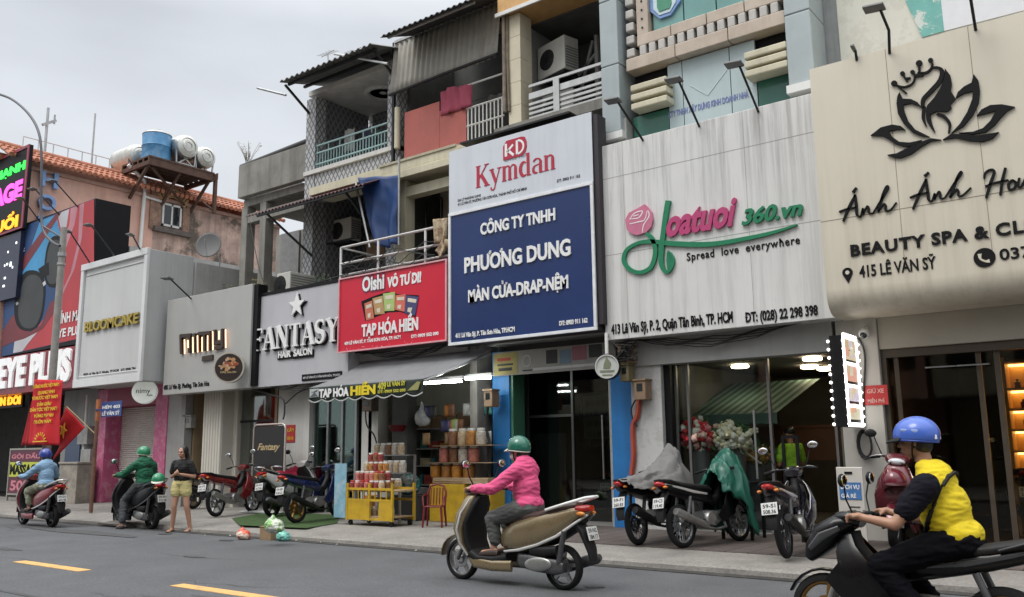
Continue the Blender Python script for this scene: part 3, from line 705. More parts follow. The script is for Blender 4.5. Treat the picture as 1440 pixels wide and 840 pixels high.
# ---- bedding shop
bluep = M('blue_paint', (.015, .15, .40), .5, var=.15, sc=3, streak=.3, scol=(.02, .05, .12))
H7 = thing('bedding_house', 'house with a cream tiled balcony pillar and bright blue ground floor jambs', 'house', (-9.2, 13.2, 0))
XL7, XR7 = -10.7, -7.5
a0, a1 = at(695, 600, 13.15)[0], at(719, 600, 13.15)[0]; a2 = at(735, 600, 13.15)[0]
MB().box(a0, a1, 13.1, 13.5, G, 3.3).build('blue_jamb', bluep, H7, bevel=.01)
MB().box(a1, a1+.06, 13.14, 13.5, G, 3.3).build('green_jamb', M('green_paint', (.05, .16, .1), .5), H7)
b0, b1 = at(862, 600, 13.1)[0], at(893, 600, 13.1)[0]
MB().box(b0, b1, 13.05, 13.5, G, 3.2).build('blue_jamb', bluep, H7, bevel=.01)
MB().box(b0-.1, b0-.01, 13.15, 13.5, G, 3.2).build('steel_jamb', galv, H7)
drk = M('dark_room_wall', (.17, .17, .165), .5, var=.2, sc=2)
MB().box(a0, a0+.1, 13.5, 18, 0, 3.3).box(b1-.1, b1, 13.5, 18, 0, 3.3).box(a0, b1, 18, 18.1, 0, 3.3).build('wall', drk, H7)
MB().box(a0+.1, b1-.1, 13.2, 18, 0, G+.012).build('floor', tilefl, H7)
MB().box(a0, b1, 13.3, 18.1, 3.3, 3.42).build('ceiling', dark, H7)
MB().box(a0-.05, b1+.1, 13.0, 13.3, 3.42, 7.25).build('front_wall', greyp, H7)
gx0, gx1 = at(742, 600, 13.9)[0], at(868, 600, 13.9)[0]
gd = MB()
for x in (gx0, gx0+1.05, gx1-.06): gd.box(x, x+.05, 13.86, 13.92, G, 3.3)
gd.box(gx0+.05, gx0+1.05, 13.862, 13.918, 2.05, 2.1)
gd = gd.build('glass_front', M('dull_alloy', (.13, .135, .13), .4, metal=.7), H7)
MB().box(gx0, gx1, 13.885, 13.895, G, 3.3).build('pane', glass('smoked_glass', (.52, .55, .54), op=.9), gd)
for x in (gx0+1.75, gx0+1.95): MB().tube([(x, 13.83, .9), (x, 13.83, 2.05)], .02, 8).build('door_handle', steel, gd, smooth=60)
cab = MB().box(gx0-.3, gx0+.75, 14.1, 14.6, G, 1.75).box(gx0-.25, gx0+.2, 14.08, 14.1, .3, 1.65).box(gx0+.25, gx0+.7, 14.08, 14.1, .3, 1.65)
tag(cab.build('cabinet', M('grey_cabinet', (.2, .2, .19), .5, var=.15), bevel=.01), 'grey cabinet standing inside the blue doorway', 'cabinet')
# upper balcony
crt = M('cream_tile', (.62, .56, .42), .4, var=.08, sc=3, streak=.25, scol=(.35, .3, .2), ssc=3)
pz0, pz1 = 7.9, 10.42
x0, x1 = at(717, 100, 13.6)[0], at(733, 100, 13.6)[0]; x2 = at(743, 100, 13.6)[0]
pl_ = MB()
for i in range(5):
    za = pz0+(pz1-pz0)*i/5; pl_.box(x0, x1+.02, 13.55, 13.95, za+.004, za+(pz1-pz0)/5-.004)
pl_.build('tiled_pillar', crt, H7)
MB().box(x0-.15, XR7+.6, 13.4, 14.2, 10.44, 11.4).build('orange_fascia', M('orange_fascia', (.62, .36, .14), .6, var=.1, streak=.2), H7)
MB().box(x0-.2, XR7+.6, 13.36, 13.399, 10.38, 10.46).build('fascia_trim', whitem, H7)
MB().box(x0-.2, XR7+.4, 13.3, 16, 7.7, 7.9).build('balcony_floor', cgrey, H7)
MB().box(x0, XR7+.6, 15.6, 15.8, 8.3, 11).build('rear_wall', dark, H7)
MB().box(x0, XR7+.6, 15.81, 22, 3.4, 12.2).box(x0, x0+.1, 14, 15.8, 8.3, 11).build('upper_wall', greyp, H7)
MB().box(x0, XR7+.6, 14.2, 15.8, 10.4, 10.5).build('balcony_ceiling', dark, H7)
rl = MB()
for z, h in ((7.93, .05), (8.03, .05), (8.13, .05), (8.23, .05), (8.33, .05), (8.46, .13), (8.72, .055)): rl.box(x2, XR7+.5, 13.6, 13.64, z, z+h)
for x in (x2+.62, x2+2): rl.box(x, x+.14, 13.57, 13.599, 7.92, 8.71)
rl.build('balcony_rail', M('grey_alloy_rail', (.50, .51, .5), .45, metal=.4, var=.12, streak=.3), H7)
xa = at(790, 100, 15.5)[0]
MB().bar((xa+.3, 15.4, 8.4), (xa+.9, 15.4, 10.3), .05).bar((xa+1, 15.4, 8.4), (xa+1, 15.4, 10.4), .08).bar((xa+.5, 15.4, 9.6), (xa+1, 15.4, 10.0), .05).build('pipe_run', whitem, H7)
MB().box(xa+.3, xa+.8, 15.5, 15.58, 8.8, 9.5).build('window', glzd, H7)

# ---- unseen houses added behind the viewer to shade the fronts and reflect in glass
for i, (xa, wd, hh, col) in enumerate(((-34, 9, 8.5, greyp), (-24.8, 6.5, 11, cream), (-18, 5, 7.5, greyp), (-12.8, 6, 10, pink), (-6.6, 5, 8, cream), (-1.4, 7, 10.5, greyp), (5.8, 8, 8, cream))):
    t = thing('added_house', 'plain unseen house added behind the viewer to shade the shop fronts', 'house', (xa+wd/2, -6, 0), group='unseen houses added behind the viewer')
    MB().box(xa, xa+wd, -14, -6, 3, hh).box(xa, xa+wd, -14, -8.5, 0, 3).build('wall', col, t)
    for k in range(int(hh//3)-1):
        w_ = MB()
        for j in range(int(wd//2)): w_.box(xa+.5+j*2, xa+1.7+j*2, -6.0, -5.97, 4+k*3, 5.5+k*3)
        w_.build('window', glzd, t)
    MB().box(xa+.2, xa+wd-.2, -6, -4.6, 2.9, 3.0).build('canopy', dark, t)
# ---- flower shop under the stone office front
stone = M('pale_blue_stone', (.37, .42, .43), .45, var=.08, sc=2, streak=.25, scol=(.2, .22, .22), ssc=3)
marb = M('beige_marble', (.50, .42, .34), .35, var=.14, sc=2.5, streak=.35, scol=(.26, .2, .15), ssc=4, blotch=.2, bcol=(.35, .26, .2), blsc=3)
tealg = M('teal_mirror_glass', (.16, .33, .31), .12, var=.12, sc=.8, spec=.8)
greeng = M('green_mirror_glass', (.035, .14, .10), .15, var=.15, sc=1, spec=.6)
paleg = M('pale_frosted_glass', (.46, .55, .56), .25, var=.06, sc=1, streak=.2, scol=(.3, .36, .36), ssc=3)
H8 = thing('flower_shop_house', 'pale blue stone office front with green glass and beige dentil bands over the flower shop', 'house', (-5.8, 13.2, 0))
XL8, XR8 = -7.67, -4.0
x0, x1 = at(893, 600, 13.1)[0], at(936, 600, 13.1)[0]
MB().box(x0+.003, x1, 13.0, 13.5, G, 3.3).build('side_pier', M('pier_white', (.50, .50, .49), .6, var=.08, sc=2, blotch=.4, bcol=(.28, .27, .25), blsc=4, bwidth=.08), H8, bevel=.01)
MB().box(x1, x1+.12, 13.1, 13.5, G, 2.8).build('dark_jamb', black, H8)
MB().box(x0, XR8+.05, 12.95, 13.2, 2.8, 3.35).build('fascia', M('fascia_grey', (.36, .36, .35), .7, var=.1, sc=2, streak=.3, scol=(.2, .2, .2)), H8, bevel=.01)
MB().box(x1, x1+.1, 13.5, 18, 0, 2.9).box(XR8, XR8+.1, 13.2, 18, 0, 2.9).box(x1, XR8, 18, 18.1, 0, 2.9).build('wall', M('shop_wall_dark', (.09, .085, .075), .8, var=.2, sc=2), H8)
MB().box(x1+.1, XR8, 13.15, 18, 0, G+.012).build('floor', tilefl, H8)
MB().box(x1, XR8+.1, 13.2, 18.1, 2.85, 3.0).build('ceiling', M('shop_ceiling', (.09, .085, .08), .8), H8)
gd = MB()
xm = at(968, 600, 13.25)[0]; xn = at(1082, 600, 13.25)[0]
for x in (x1+.12, xm, xn, XR8-.1): gd.box(x, x+.04, 13.24, 13.30, G, 2.8)
gd = gd.build('glass_front', M('alloy_frame', (.2, .2, .2), .4, metal=.6), H8)
MB().box(x1+.12, xn, 13.265, 13.272, G, 2.8).build('pane', glz, gd)
for x in (xn-.22,): MB().tube([(x, 13.2, .95), (x, 13.2, 2.0)], .018, 8).build('door_handle', steel, gd, smooth=60)
for a, b in ((1041, 522), (1143, 516), (1140, 539), (1163, 543)):
    x, z = at(a, b, 14.6); x = max(min(x, -4.4), -6.6)
YD = {(1041, 522): 14.4, (1143, 516): 14.0, (1140, 539): 15.4, (1163, 543): 16.0}
lampm = M('downlight_glow', (1, .85, .6), .5, emit=(1, .80, .5), es=14)
for (a, b), yy in YD.items():
    x = at(a, b, yy)[0]
    d = MB().lathe([(0, 0), (.13, 0), (.15, -.02), (.15, -.05), (.12, -.06), (0, -.05)], (x, yy, 2.849), n=20).build('downlight', lampm, H8, smooth=40)
# office front above the sign
for (a, b, zt) in ((845, 870, 12.5), (1108, 1145, 12.5)):
    x0, x1 = at(a, 100, 12.9)[0], at(b, 100, 12.9)[0]
    c = MB(); zs = 7.0 if a < 900 else 6.9
    while zs < zt: c.box(x0, x1, 12.9, 13.6, zs+.008, min(zs+1.27, zt)-.008); c.box(x0+.02, x1-.02, 12.92, 13.58, zs-.01, zs+.02); zs += 1.27
    c.build('stone_column', stone, H8, bevel=.03)
    MB().box(x0-.03, x1+.05, 12.86, 13.3, 6.86, 6.99).build('column_base', whitem, H8)
ox0, ox1 = at(884, 95, 13.1)[0], at(1107, 30, 13.1)[0]
zA, zB = at(884, 104, 13.1)[1], at(884, 87, 13.1)[1]; zC, zDn = at(898, 68, 13.1)[1], at(898, 53, 13.1)[1]
def band(z0, z1, xa, xb, nj, y=13.0):
    m_ = MB(); w_ = (xb-xa)/nj
    for i in range(nj): m_.box(xa+w_*i+.006, xb-w_*(nj-1-i)-.006, y, y+.3, z0, z1)
    return m_
band(zA, zB, ox0, ox1, 3).build('stone_band', marb, H8, bevel=.012)
xs = at(898, 60, 13.1)[0]
band(zC, zDn, xs, ox1, 4, 13.03).build('stone_band', marb, H8, bevel=.012)
den = MB()
nd_ = 14
for i in range(nd_): x = xs+.05+(ox1-xs-.1)*i/nd_; den.box(x, x+.13, 13.02, 13.3, zB+.002, zC-.002)
for i in range(9): den.box(ox0, ox0+.16, 13.04, 13.3, zB+.05+i*.25, zB+.21+i*.25)
den.build('dentil_block', M('dentil_stone', (.48, .46, .43), .5, var=.1), H8, bevel=.02)
MB().box(ox0, ox1, 13.24, 13.3, zB, zC).box(ox0, xs, 13.24, 13.3, zC, 12.5).box(ox0, ox1, 13.31, 13.5, 6.6, zA).build('dark_recess', black, H8)
xs2 = at(915, 30, 13.1)[0]
st_ = MB().box(xs, xs2-.03, 13.05, 13.3, zDn+.004, 12.5)
st_.build('stone_strip', marb, H8, bevel=.01)
bd = MB()
for i in range(14): bd.lathe([(.018, 0), (.018, .02), (0, .024)], (0, 0, 0), 'Y', 8); 
bd = MB()
for i in range(14):
    for q in (0,): bd.box((xs+xs2)/2-.03, (xs+xs2)/2+.0, 13.035, 13.049, zDn+.12+i*.17, zDn+.15+i*.17)
bd.build('stud', blackm, H8)
gp = MB()
xg = [xs2+(ox1-xs2)*i/4 for i in range(5)]
for i in range(4): gp.box(xg[i]+.012, xg[i+1]-.012, 13.18, 13.24, zDn-.02, 12.5)
gp.build('teal_glazing', tealg, H8)
# blue emblem plate on the glazing
em = MB(); ex, ez = at(936, 8, 13.16)
def hexa(r, h): return [(ex-r, ez+h), (ex-r, ez-.02), (ex-.05*r-.1, ez-r*.75), (ex+.1, ez-r*.75), (ex+r, ez-.02), (ex+r, ez+h)]
em.prism(hexa(.30, .5), 13.13, 13.18).mat(1).prism(hexa(.22, .5), 13.115, 13.13).mat(2).prism(hexa(.14, .5), 13.10, 13.115)
tag(em.build('emblem', [M('emblem_blue', (.2, .33, .6), .4), M('emblem_pale', (.55, .68, .72), .4), M('emblem_green', (.06, .25, .15), .4)]), 'blue shield shaped emblem on the green office glazing', 'sign')
# lower storey: pale glass, louvres, green glass
zb_ = 6.6
px = [940, 961, 1029, 1066]
gx = [at(p, 140, 13.2)[0] for p in px]
gl = MB(); edges = [gx[0], gx[1], gx[2], gx[3]]
for i in range(3): gl.box(edges[i]+.008, edges[i+1]-.008, 13.2, 13.25, zb_, zA-.02)
gl.build('pale_glazing', paleg, H8)
xa, za = at(970, 120, 13.19); xb, zb2 = at(995, 134, 13.19); xc, zc = at(1022, 98, 13.19)
MB().ribbon([(xa, za), (xb, zb2), (xc, zc)], .015, 13.19, 13.199).build('etched_mark', M('etched', (.55, .62, .62), .3), H8)
for q_ in ((ox0, gx[0]-.008, 7.3), (gx[3]+.008, ox1, 7.75)): MB().box(q_[0], q_[1], 13.21, 13.25, zb_, q_[2]).build('green_glazing', greeng, H8)
for (pl, pr_, ys) in (((888, 122), (938, 108), (122, 135, 148)), ((1047, 76), (1106, 54), (76, 89, 102))):
    lv = MB(); x0, x1 = at(pl[0], pl[1], 12.95)[0], at(pr_[0], pr_[1], 12.95)[0]
    for y_ in ys:
        z = at(pl[0], y_, 12.95)[1]
        lv.box(x0, x1, 12.9, 13.2, z-.115, z)
    lv.build('louvre', cream, H8, bevel=.02)
ptext('CTY TNHH XÂY DỰNG KINH DOANH NHÀ', 'lettering', M('faded_blue_letters', (.16, .2, .42), .5, var=.2), (940, 166), (1053, 137), 8, 13.199, H8, depth=.008, bold=.02)
MB().box(XL8+.02, XR8-.05, 13.501, 22, 3.36, 12.5).build('upper_wall', greyp, H8)
# ---- spa and the white house behind its sign
H9 = thing('spa_house', 'white walled house behind and below the beige spa sign', 'house', (-1, 13.2, 0))
white2 = M('cream_white_wall', (.66, .65, .57), .75, var=.07, sc=1.5, streak=.35, scol=(.45, .43, .36), ssc=2, blotch=.3, bcol=(.45, .42, .36), blsc=3, bwidth=.05)
xw = at(1180, 50, 13.6)[0]
MB().box(xw, 9, 13.6, 22, 3.3, 14).build('upper_wall', white2, H9)
MB().box(-4.05, xw, 13.75, 22, 3.3, 14).build('grey_ribbed_wall', M('ribbed_grey', (.45, .47, .47), .6, var=.1, streak=.5, scol=(.25, .26, .26), ssc=9), H9)
tp = MB(); y = 13.595
P = [at(*q, y) for q in ((1268, -10), (1297, 53), (1328, 44), (1322, -10))]
tp.prism(P, 13.585, 13.6)
tp.build('teal_panel', M('peeling_teal', (.16, .42, .38), .7, var=.1, blotch=.95, bcol=(.62, .64, .6), blsc=3.2, bwidth=.04), H9)
P = [at(*q, y) for q in ((1322, -10), (1328, 44), (1440, 15), (1560, -20), (1560, -40))]
MB().prism(P, 13.588, 13.6).build('white_panel', M('bluish_white', (.68, .69, .72), .6, var=.04), H9)
ra = MB(); cx, cz = at(1172, 12, 13.5)
ra.tube([(cx-.26+.22*math.cos(t), 13.5, cz+.4*math.sin(t)) for t in [R(150+i*12) for i in range(11)]], .028, 6)
ra.build('red_hoop', M('dark_red_paint', (.25, .03, .04), .5), H9, smooth=60)
pierm = M('spa_pier_tile', (.47, .45, .41), .5, var=.08, sc=2, streak=.2, scol=(.3, .28, .25))
x0, x1 = at(1166, 640, 13.05)[0], at(1250, 640, 13.05)[0]
MB().box(XR8+.1, x1, 12.96, 13.5, G, 3.3).build('side_pier', pierm, H9, bevel=.01)
MB().box(x1, 9, 13.0, 13.3, 2.78, 3.4).build('fascia', M('spa_fascia', (.40, .37, .31), .6, var=.08, sc=1.5), H9, bevel=.01)
dkb = M('dark_brown_frame', (.06, .045, .03), .5, var=.2)
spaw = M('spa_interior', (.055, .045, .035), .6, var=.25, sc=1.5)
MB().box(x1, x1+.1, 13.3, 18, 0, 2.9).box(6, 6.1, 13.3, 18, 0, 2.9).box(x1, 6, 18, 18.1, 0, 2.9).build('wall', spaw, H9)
MB().box(x1, 6, 13.2, 18, 0, G+.012).build('floor', M('spa_floor', (.1, .085, .07), .3), H9)
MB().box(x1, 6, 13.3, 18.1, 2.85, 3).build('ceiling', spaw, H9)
df = MB().box(x1, 6, 13.05, 13.2, 2.66, 2.78).box(x1, x1+.07, 13.05, 13.2, G, 2.66)
xd = at(1382, 600, 13.12)[0]; xd2 = at(1408, 600, 13.12)[0]
df.box(x1+.16, x1+.22, 13.1, 13.16, G, 2.66).box(xd, xd+.06, 13.1, 13.16, G, 2.66).box(xd2, xd2+.07, 13.1, 13.16, G, 2.66)
dd = df.build('door_frame', dkb, H9)
MB().box(x1+.07, 6, 13.12, 13.127, G, 2.66).build('pane', glass('spa_glass', (.75, .70, .6), op=.2), dd)
xb, zb = at(1300, 517, 13.0); xb2, _ = at(1390, 510, 13.0)
MB().tube([(xb, 13.04, zb), (xb2, 13.04, zb)], .012, 6).build('door_closer', steel, dd)
# warm lit display shelves inside the spa
xs0 = at(1412, 560, 14.6)[0]; sv = thing('display_shelf', 'tall honey coloured shelf unit glowing warm inside the spa', 'shelf', (xs0+.6, 14.8, G))
hon = M('honey_wood', (.55, .36, .15), .5, var=.12, sc=3)
m_ = MB().box(xs0, xs0+.05, 14.6, 15, G, 2.7).box(xs0, xs0+2, 15, 15.05, G, 2.7).box(xs0+2, xs0+2.05, 14.6, 15, G, 2.7)
ZS = [at(1415, y_, 14.6)[1] for y_ in (508, 546, 575, 604, 634, 668)]
for z in ZS: m_.box(xs0+.05, xs0+2, 14.6, 15, z-.03, z)
m_.build('carcass', hon, sv)
warm = M('shelf_strip_light', (1, .7, .3), .5, emit=(1, .62, .22), es=8.0)
for z in ZS[:-1]: MB().box(xs0+.06, xs0+2, 14.9, 14.98, z-.06, z-.032).build('strip_light', warm, sv)
gd_ = [M('bottle_brown', (.12, .05, .02), .2), M('bottle_maroon', (.2, .02, .05), .4), M('bottle_dark', (.03, .02, .02), .3)]
random.seed(4)
for k, z in enumerate(ZS[1:]):
    for i in range(4):
        x = xs0+.2+i*.35+random.uniform(-.05, .05); h = random.uniform(.12, .2)
        o = MB().lathe([(.04, 0), (.045, h*.7), (.02, h*.82), (.02, h), (0, h)], (x, 14.75, z), n=12).build('bottle', gd_[(i+k) % 3], smooth=40)
        tag(o, 'small dark bottle standing on the warm lit spa shelf', 'bottle', 'bottles on the spa shelf')
# ================================================================== SIGNS
def Zm(ox, oy, s): return lambda p: (ox+p[0]/s, oy+p[1]/s)
def mpp(px, py, Y): return abs(at(px, py+1, Y)[1]-at(px, py, Y)[1])
def spline(P, k=6):
    P = [Vector(p) for p in P]; o = []
    for i in range(len(P)-1):
        a = P[max(i-1, 0)]; b = P[i]; c = P[i+1]; d = P[min(i+2, len(P)-1)]
        for j in range(k):
            t = j/k; o.append(.5*((2*b)+(c-a)*t+(2*a-5*b+4*c-d)*t*t+(3*b-3*c+d-a)*t**3))
    o.append(P[-1]); return o
def wsp(ws, n):
    if not isinstance(ws, (list, tuple)): return [ws]*n
    m_ = len(ws)-1; o = []
    for i in range(n):
        t = i/(n-1)*m_; a = min(int(t), m_-1); o.append(ws[a]+(ws[a+1]-ws[a])*(t-a))
    return o
def stroke(mb, z, pts, w, Y, d, k=6, smooth=True):
    """a stroke read off the photograph (zoomed by z) laid on the plane Y with thickness d"""
    P = [at(*z(p), Y) for p in pts]; u = mpp(*z(pts[0]), Y)
    if smooth: P = spline(P, k)
    else: P = [Vector(p) for p in P]
    sc = z.__closure__[2].cell_contents if False else (z((1, 0))[0]-z((0, 0))[0])
    return mb.ribbon([(p.x, p.y) for p in P], [q*u*sc for q in wsp(w, len(P))], Y-d, Y)
def poly(mb, z, pts, Y, d, sm=False):
    P = [at(*z(p), Y) for p in pts]
    if sm: P = [(v.x, v.y) for v in spline(P+[P[0]], 4)[:-1]]
    return mb.prism(P, Y-d, Y)
def disc(mb, x, z, r, y0, y1, n=28, sx=1): return mb.prism([(x+r*sx*math.cos(2*math.pi*i/n), z+r*math.sin(2*math.pi*i/n)) for i in range(n)], y0, y1)
def board(name, label, x0, x1, z0, z1, Y, d, mat, bevel=.006, frame=None, fw=.05):
    t = thing(name, label, 'sign', ((x0+x1)/2, Y+d, z0))
    MB().box(x0, x1, Y, Y+d, z0, z1).build('panel', mat, t, bevel=bevel)
    if frame:
        MB().box(x0-.01, x1+.01, Y-.03, Y-.002, z1-fw, z1+.01).box(x0-.01, x1+.01, Y-.03, Y-.002, z0-.01, z0+fw).box(x0-.01, x0+fw, Y-.03, Y-.002, z0+fw, z1-fw).box(x1-fw, x1+.01, Y-.03, Y-.002, z0+fw, z1-fw).build('frame', frame, t)
    return t
ink = M('black_ink', (.009, .009, .01), .6, spec=.15)
whitel = M('white_letters', (.80, .80, .79), .45, var=.05)
# mini serif alphabet: strokes (points, width), unit = x-height / cap height
def arc(cx, cy, rx, ry, a0, a1, n=10): return [(cx+rx*math.cos(R(a0+(a1-a0)*i/n)), cy+ry*math.sin(R(a0+(a1-a0)*i/n))) for i in range(n+1)]
S = .055
GL = {
 'K': (1.24, [([(.2, 0), (.2, 1.45)], .25), ([(0, .03), (.42, .03)], S), ([(0, 1.42), (.42, 1.42)], S), ([(.98, 1.42), (.3, .6)], .08), ([(.45, .85), (1.02, .02)], .25), ([(.74, .03), (1.22, .03)], S), ([(.76, 1.42), (1.16, 1.42)], S)]),
 'y': (1.06, [([(.14, 1), (.52, .08)], .22), ([(.86, .98), (.42, -.22)], .08), (arc(.25, -.22, .17, .16, 0, -170), .09), ([(.06, -.24), (.16, -.24)], .13), ([(-.04, .97), (.36, .97)], S), ([(.66, .97), (1.02, .97)], S)]),
 'm': (1.44, [([(.18, 0), (.18, .97)], .22), ([(.02, .96), (.2, .96)], S), (arc(.45, .7, .22, .24, 165, 0), [.05, .09, .2]), ([(.66, .72), (.66, 0)], .22), (arc(.94, .7, .22, .24, 165, 0), [.05, .09, .2]), ([(1.15, .72), (1.15, 0)], .22), ([(0, .03), (.36, .03)], S), ([(.5, .03), (.84, .03)], S), ([(.98, .03), (1.34, .03)], S)]),
 'd': (1.06, [(arc(.42, .48, .3, .44, 55, 305, 16), [.06, .22, .26, .22, .06]), ([(.76, 0), (.76, 1.45)], .22), ([(.56, 1.42), (.78, 1.42)], S), ([(.74, .03), (.98, .03)], S)]),
 'a': (.98, [(arc(.42, .66, .3, .28, 155, 0), [.14, .07, .2]), ([(.7, .66), (.7, 0)], .22), (arc(.36, .28, .25, .24, 80, 290, 12), [.06, .16, .2, .06]), ([(.36, .53), (.68, .58)], .06), ([(.7, .03), (.94, .03)], S)]),
 'n': (1.12, [([(.18, 0), (.18, .97)], .22), ([(.02, .96), (.2, .96)], S), (arc(.47, .7, .24, .24, 165, 0), [.05, .09, .2]), ([(.7, .72), (.7, 0)], .22), ([(0, .03), (.38, .03)], S), ([(.52, .03), (.9, .03)], S)]),
 'F': (.72, [([(.15, 0), (.15, 1)], .19), ([(.06, .965), (.64, .965)], .07), ([(.62, 1), (.6, .78)], .05), ([(.2, .52), (.5, .52)], .06), ([(.5, .62), (.5, .42)], .05), ([(0, .03), (.34, .03)], .06)]),
 'A': (.86, [([(.1, 0), (.4, .98)], .06), ([(.38, 1), (.72, 0)], .19), ([(.2, .33), (.56, .33)], .06), ([(0, .03), (.24, .03)], .06), ([(.56, .03), (.88, .03)], .06)]),
 'N': (.94, [([(.14, 0), (.14, 1)], .07), ([(.14, 1), (.74, 0)], .18), ([(.74, 1), (.74, 0)], .07), ([(0, .97), (.24, .97)], .06), ([(.62, .97), (.88, .97)], .06), ([(.02, .03), (.28, .03)], .06)]),
 'T': (.78, [([(.37, 0), (.37, 1)], .19), ([(.02, .965), (.72, .965)], .07), ([(.04, 1), (.06, .78)], .05), ([(.7, 1), (.68, .78)], .05), ([(.2, .03), (.54, .03)], .06)]),
 'S': (.68, [(arc(.32, .74, .24, .23, 25, 250, 12)+arc(.3, .26, .25, .24, 80, -155, 12), [.06, .1, .17, .19, .17, .1, .06]), ([(.53, .96), (.54, .74)], .05), ([(.06, .28), (.06, .04)], .05)]),
 'Y': (.82, [([(.12, 1), (.42, .5)], .18), ([(.7, 1), (.44, .5)], .06), ([(.4, .52), (.4, 0)], .19), ([(0, .97), (.28, .97)], .06), ([(.58, .97), (.82, .97)], .06), ([(.24, .03), (.58, .03)], .06)]),
}
def serif(s, name, mat, x0, x1, z0, h, Y, d, parent):
    tot = sum(GL[c][0] for c in s); k = (x1-x0)/tot; mb = MB(); x = x0; i = 0
    for c in s:
        for pts, w_ in GL[c][1]:
            mb.ribbon([(x+p[0]*k, z0+p[1]*h) for p in pts], [q*(k*.7+h*.3) for q in wsp(w_, len(pts))], Y-d-.0005*(i % 7), Y); i += 1
        x += GL[c][0]*k
    return mb.build(name, mat, parent)
def star(r, r2, n=5, a0=90): return [((r if i % 2 == 0 else r2)*math.cos(R(a0+i*180/n)), (r if i % 2 == 0 else r2)*math.sin(R(a0+i*180/n))) for i in range(2*n)]
def signlamp(base, mid, tip, Yb, reach, label, hw=.3):
    xb, zb = at(*base, Yb); xt, zt = at(*tip, Yb-reach)
    t = thing('sign_lamp', label, 'lamp', (xb, Yb, zb), group='lamps on arms over the shop signs')
    P = [(xb, Yb, zb-.1)]
    if mid: xm, zm = at(*mid, Yb-reach*.5); P.append((xm, Yb-reach*.5, zm))
    P.append((xt, Yb-reach, zt))
    MB().tube(P, .02, 6).build('arm', blackm, t)
    m_ = Matrix.Translation((xt-hw*.25, Yb-reach-.05, zt+.02)) @ Matrix.Rotation(R(-12), 4, 'X') @ Matrix.Rotation(R(6), 4, 'Y')
    MB().box(-hw/2, hw/2, -.08, .08, -.012, .025, m_).box(-hw*.3, hw*.3, -.05, .05, .026, .05, m_).build('head', M('lamp_grey', (.13, .13, .13), .5, metal=.4), t, bevel=.01)
    return t

# ---- spa sign: one beige cladding box that rolls under at the foot
YS = 12.2
spab = M('spa_beige', (.66, .61, .50), .5, var=.035, sc=.8, streak=.42, scol=(.34, .29, .2), ssc=6, stz=(.6, 2.2, 1.0, .25))
x0, zt = at(1138, 98, YS); zb = at(1166, 443, YS)[1]; x1 = 4.2
t = thing('spa_sign', 'big beige cladding sign with a black lotus crown emblem and rounded foot', 'sign', (0, 13, zb))
P = [(12.98, zt), (YS, zt), (YS, zb+.35)]+[(YS+.3-.3*math.cos(R(a)), zb+.35-.35*math.sin(R(a))) for a in (15, 30, 45, 60, 75, 90)]+[(12.98, zb)]
m_ = MB(); n_ = len(P)
m_.add([(x0, y, z) for y, z in P]+[(x1, y, z) for y, z in P], [(i, i+n_, (i+1) % n_+n_, (i+1) % n_) for i in range(n_)]+[tuple(range(n_))[::-1], tuple(range(n_, 2*n_))])
m_.build('panel', spab, t, smooth=25)
seam = M('seam_line', (.26, .22, .16), .7)
zs = at(1152, 313, YS)[1]; sj = MB()
sj.box(x0, x1, YS-.0015, YS, zs-.006, zs+.006)
for a in (1252, 1373): x = at(a, 150, YS)[0]; sj.box(x-.004, x+.004, YS-.0018, YS, zb+.5, zt)
sj.build('panel_seam', seam, t)
z4 = Zm(1215, 70, 4.942); em = MB()
for pts in ([(250, 300), (270, 345), (330, 348), (375, 370), (405, 405), (330, 378), (275, 388), (285, 440), (310, 500), (360, 560), (440, 600), (460, 610), (400, 605), (340, 580), (280, 520), (240, 450), (230, 380), (235, 330)],
            [(50, 600), (120, 545), (200, 525), (260, 535), (290, 560), (230, 560), (175, 572), (200, 610), (250, 645), (320, 650), (405, 632), (360, 668), (290, 680), (220, 660), (170, 625), (130, 605)],
            [(165, 735), (230, 725), (300, 690), (400, 645), (470, 620), (540, 630), (470, 640), (400, 680), (330, 730), (260, 758), (215, 755)],
            [(765, 175), (795, 215), (808, 290), (800, 370), (760, 460), (690, 540), (610, 585), (670, 520), (720, 440), (755, 350), (760, 292), (700, 308), (640, 342), (655, 300), (700, 260), (750, 235)],
            [(1050, 402), (960, 385), (880, 390), (820, 420), (785, 465), (830, 455), (920, 430), (880, 500), (830, 550), (760, 575), (660, 582), (760, 592), (850, 577), (910, 530), (960, 470), (1000, 430)],
            [(550, 630), (610, 590), (700, 592), (800, 600), (940, 577), (900, 620), (830, 645), (740, 640), (640, 617)],
            [(565, 135), (600, 180), (612, 240), (605, 290), (640, 345), (605, 385), (610, 412), (580, 437), (510, 432), (450, 462), (432, 440), (440, 395), (490, 340), (535, 270), (565, 190)]):
    poly(em, z4, pts, YS, .035)
for pts, ww in (([(475, 128), (515, 128), (545, 155), (530, 220), (470, 290), (415, 350), (412, 410)], [8, 14, 26, 30, 30, 26, 20]), ([(510, 450), (560, 470), (597, 520), (590, 585)], [16, 22, 18, 6]),
                ([(450, 430), (455, 500), (495, 578)], [30, 26, 4]), ([(420, 400), (414, 480), (436, 538)], [20, 18, 5]), ([(212, 240), (240, 256), (290, 262), (340, 238), (355, 195), (345, 162)], 11), ([(240, 262), (297, 306)], 10),
                ([(272, 175), (302, 225)], 12), ([(296, 205), (325, 200)], 12), ([(360, 185), (415, 178)], 22), ([(385, 100), (388, 165)], 13), ([(375, 165), (430, 165), (465, 140), (477, 105), (467, 80)], [10, 16, 13, 10, 8])):
    stroke(em, z4, pts, ww, YS, .032)
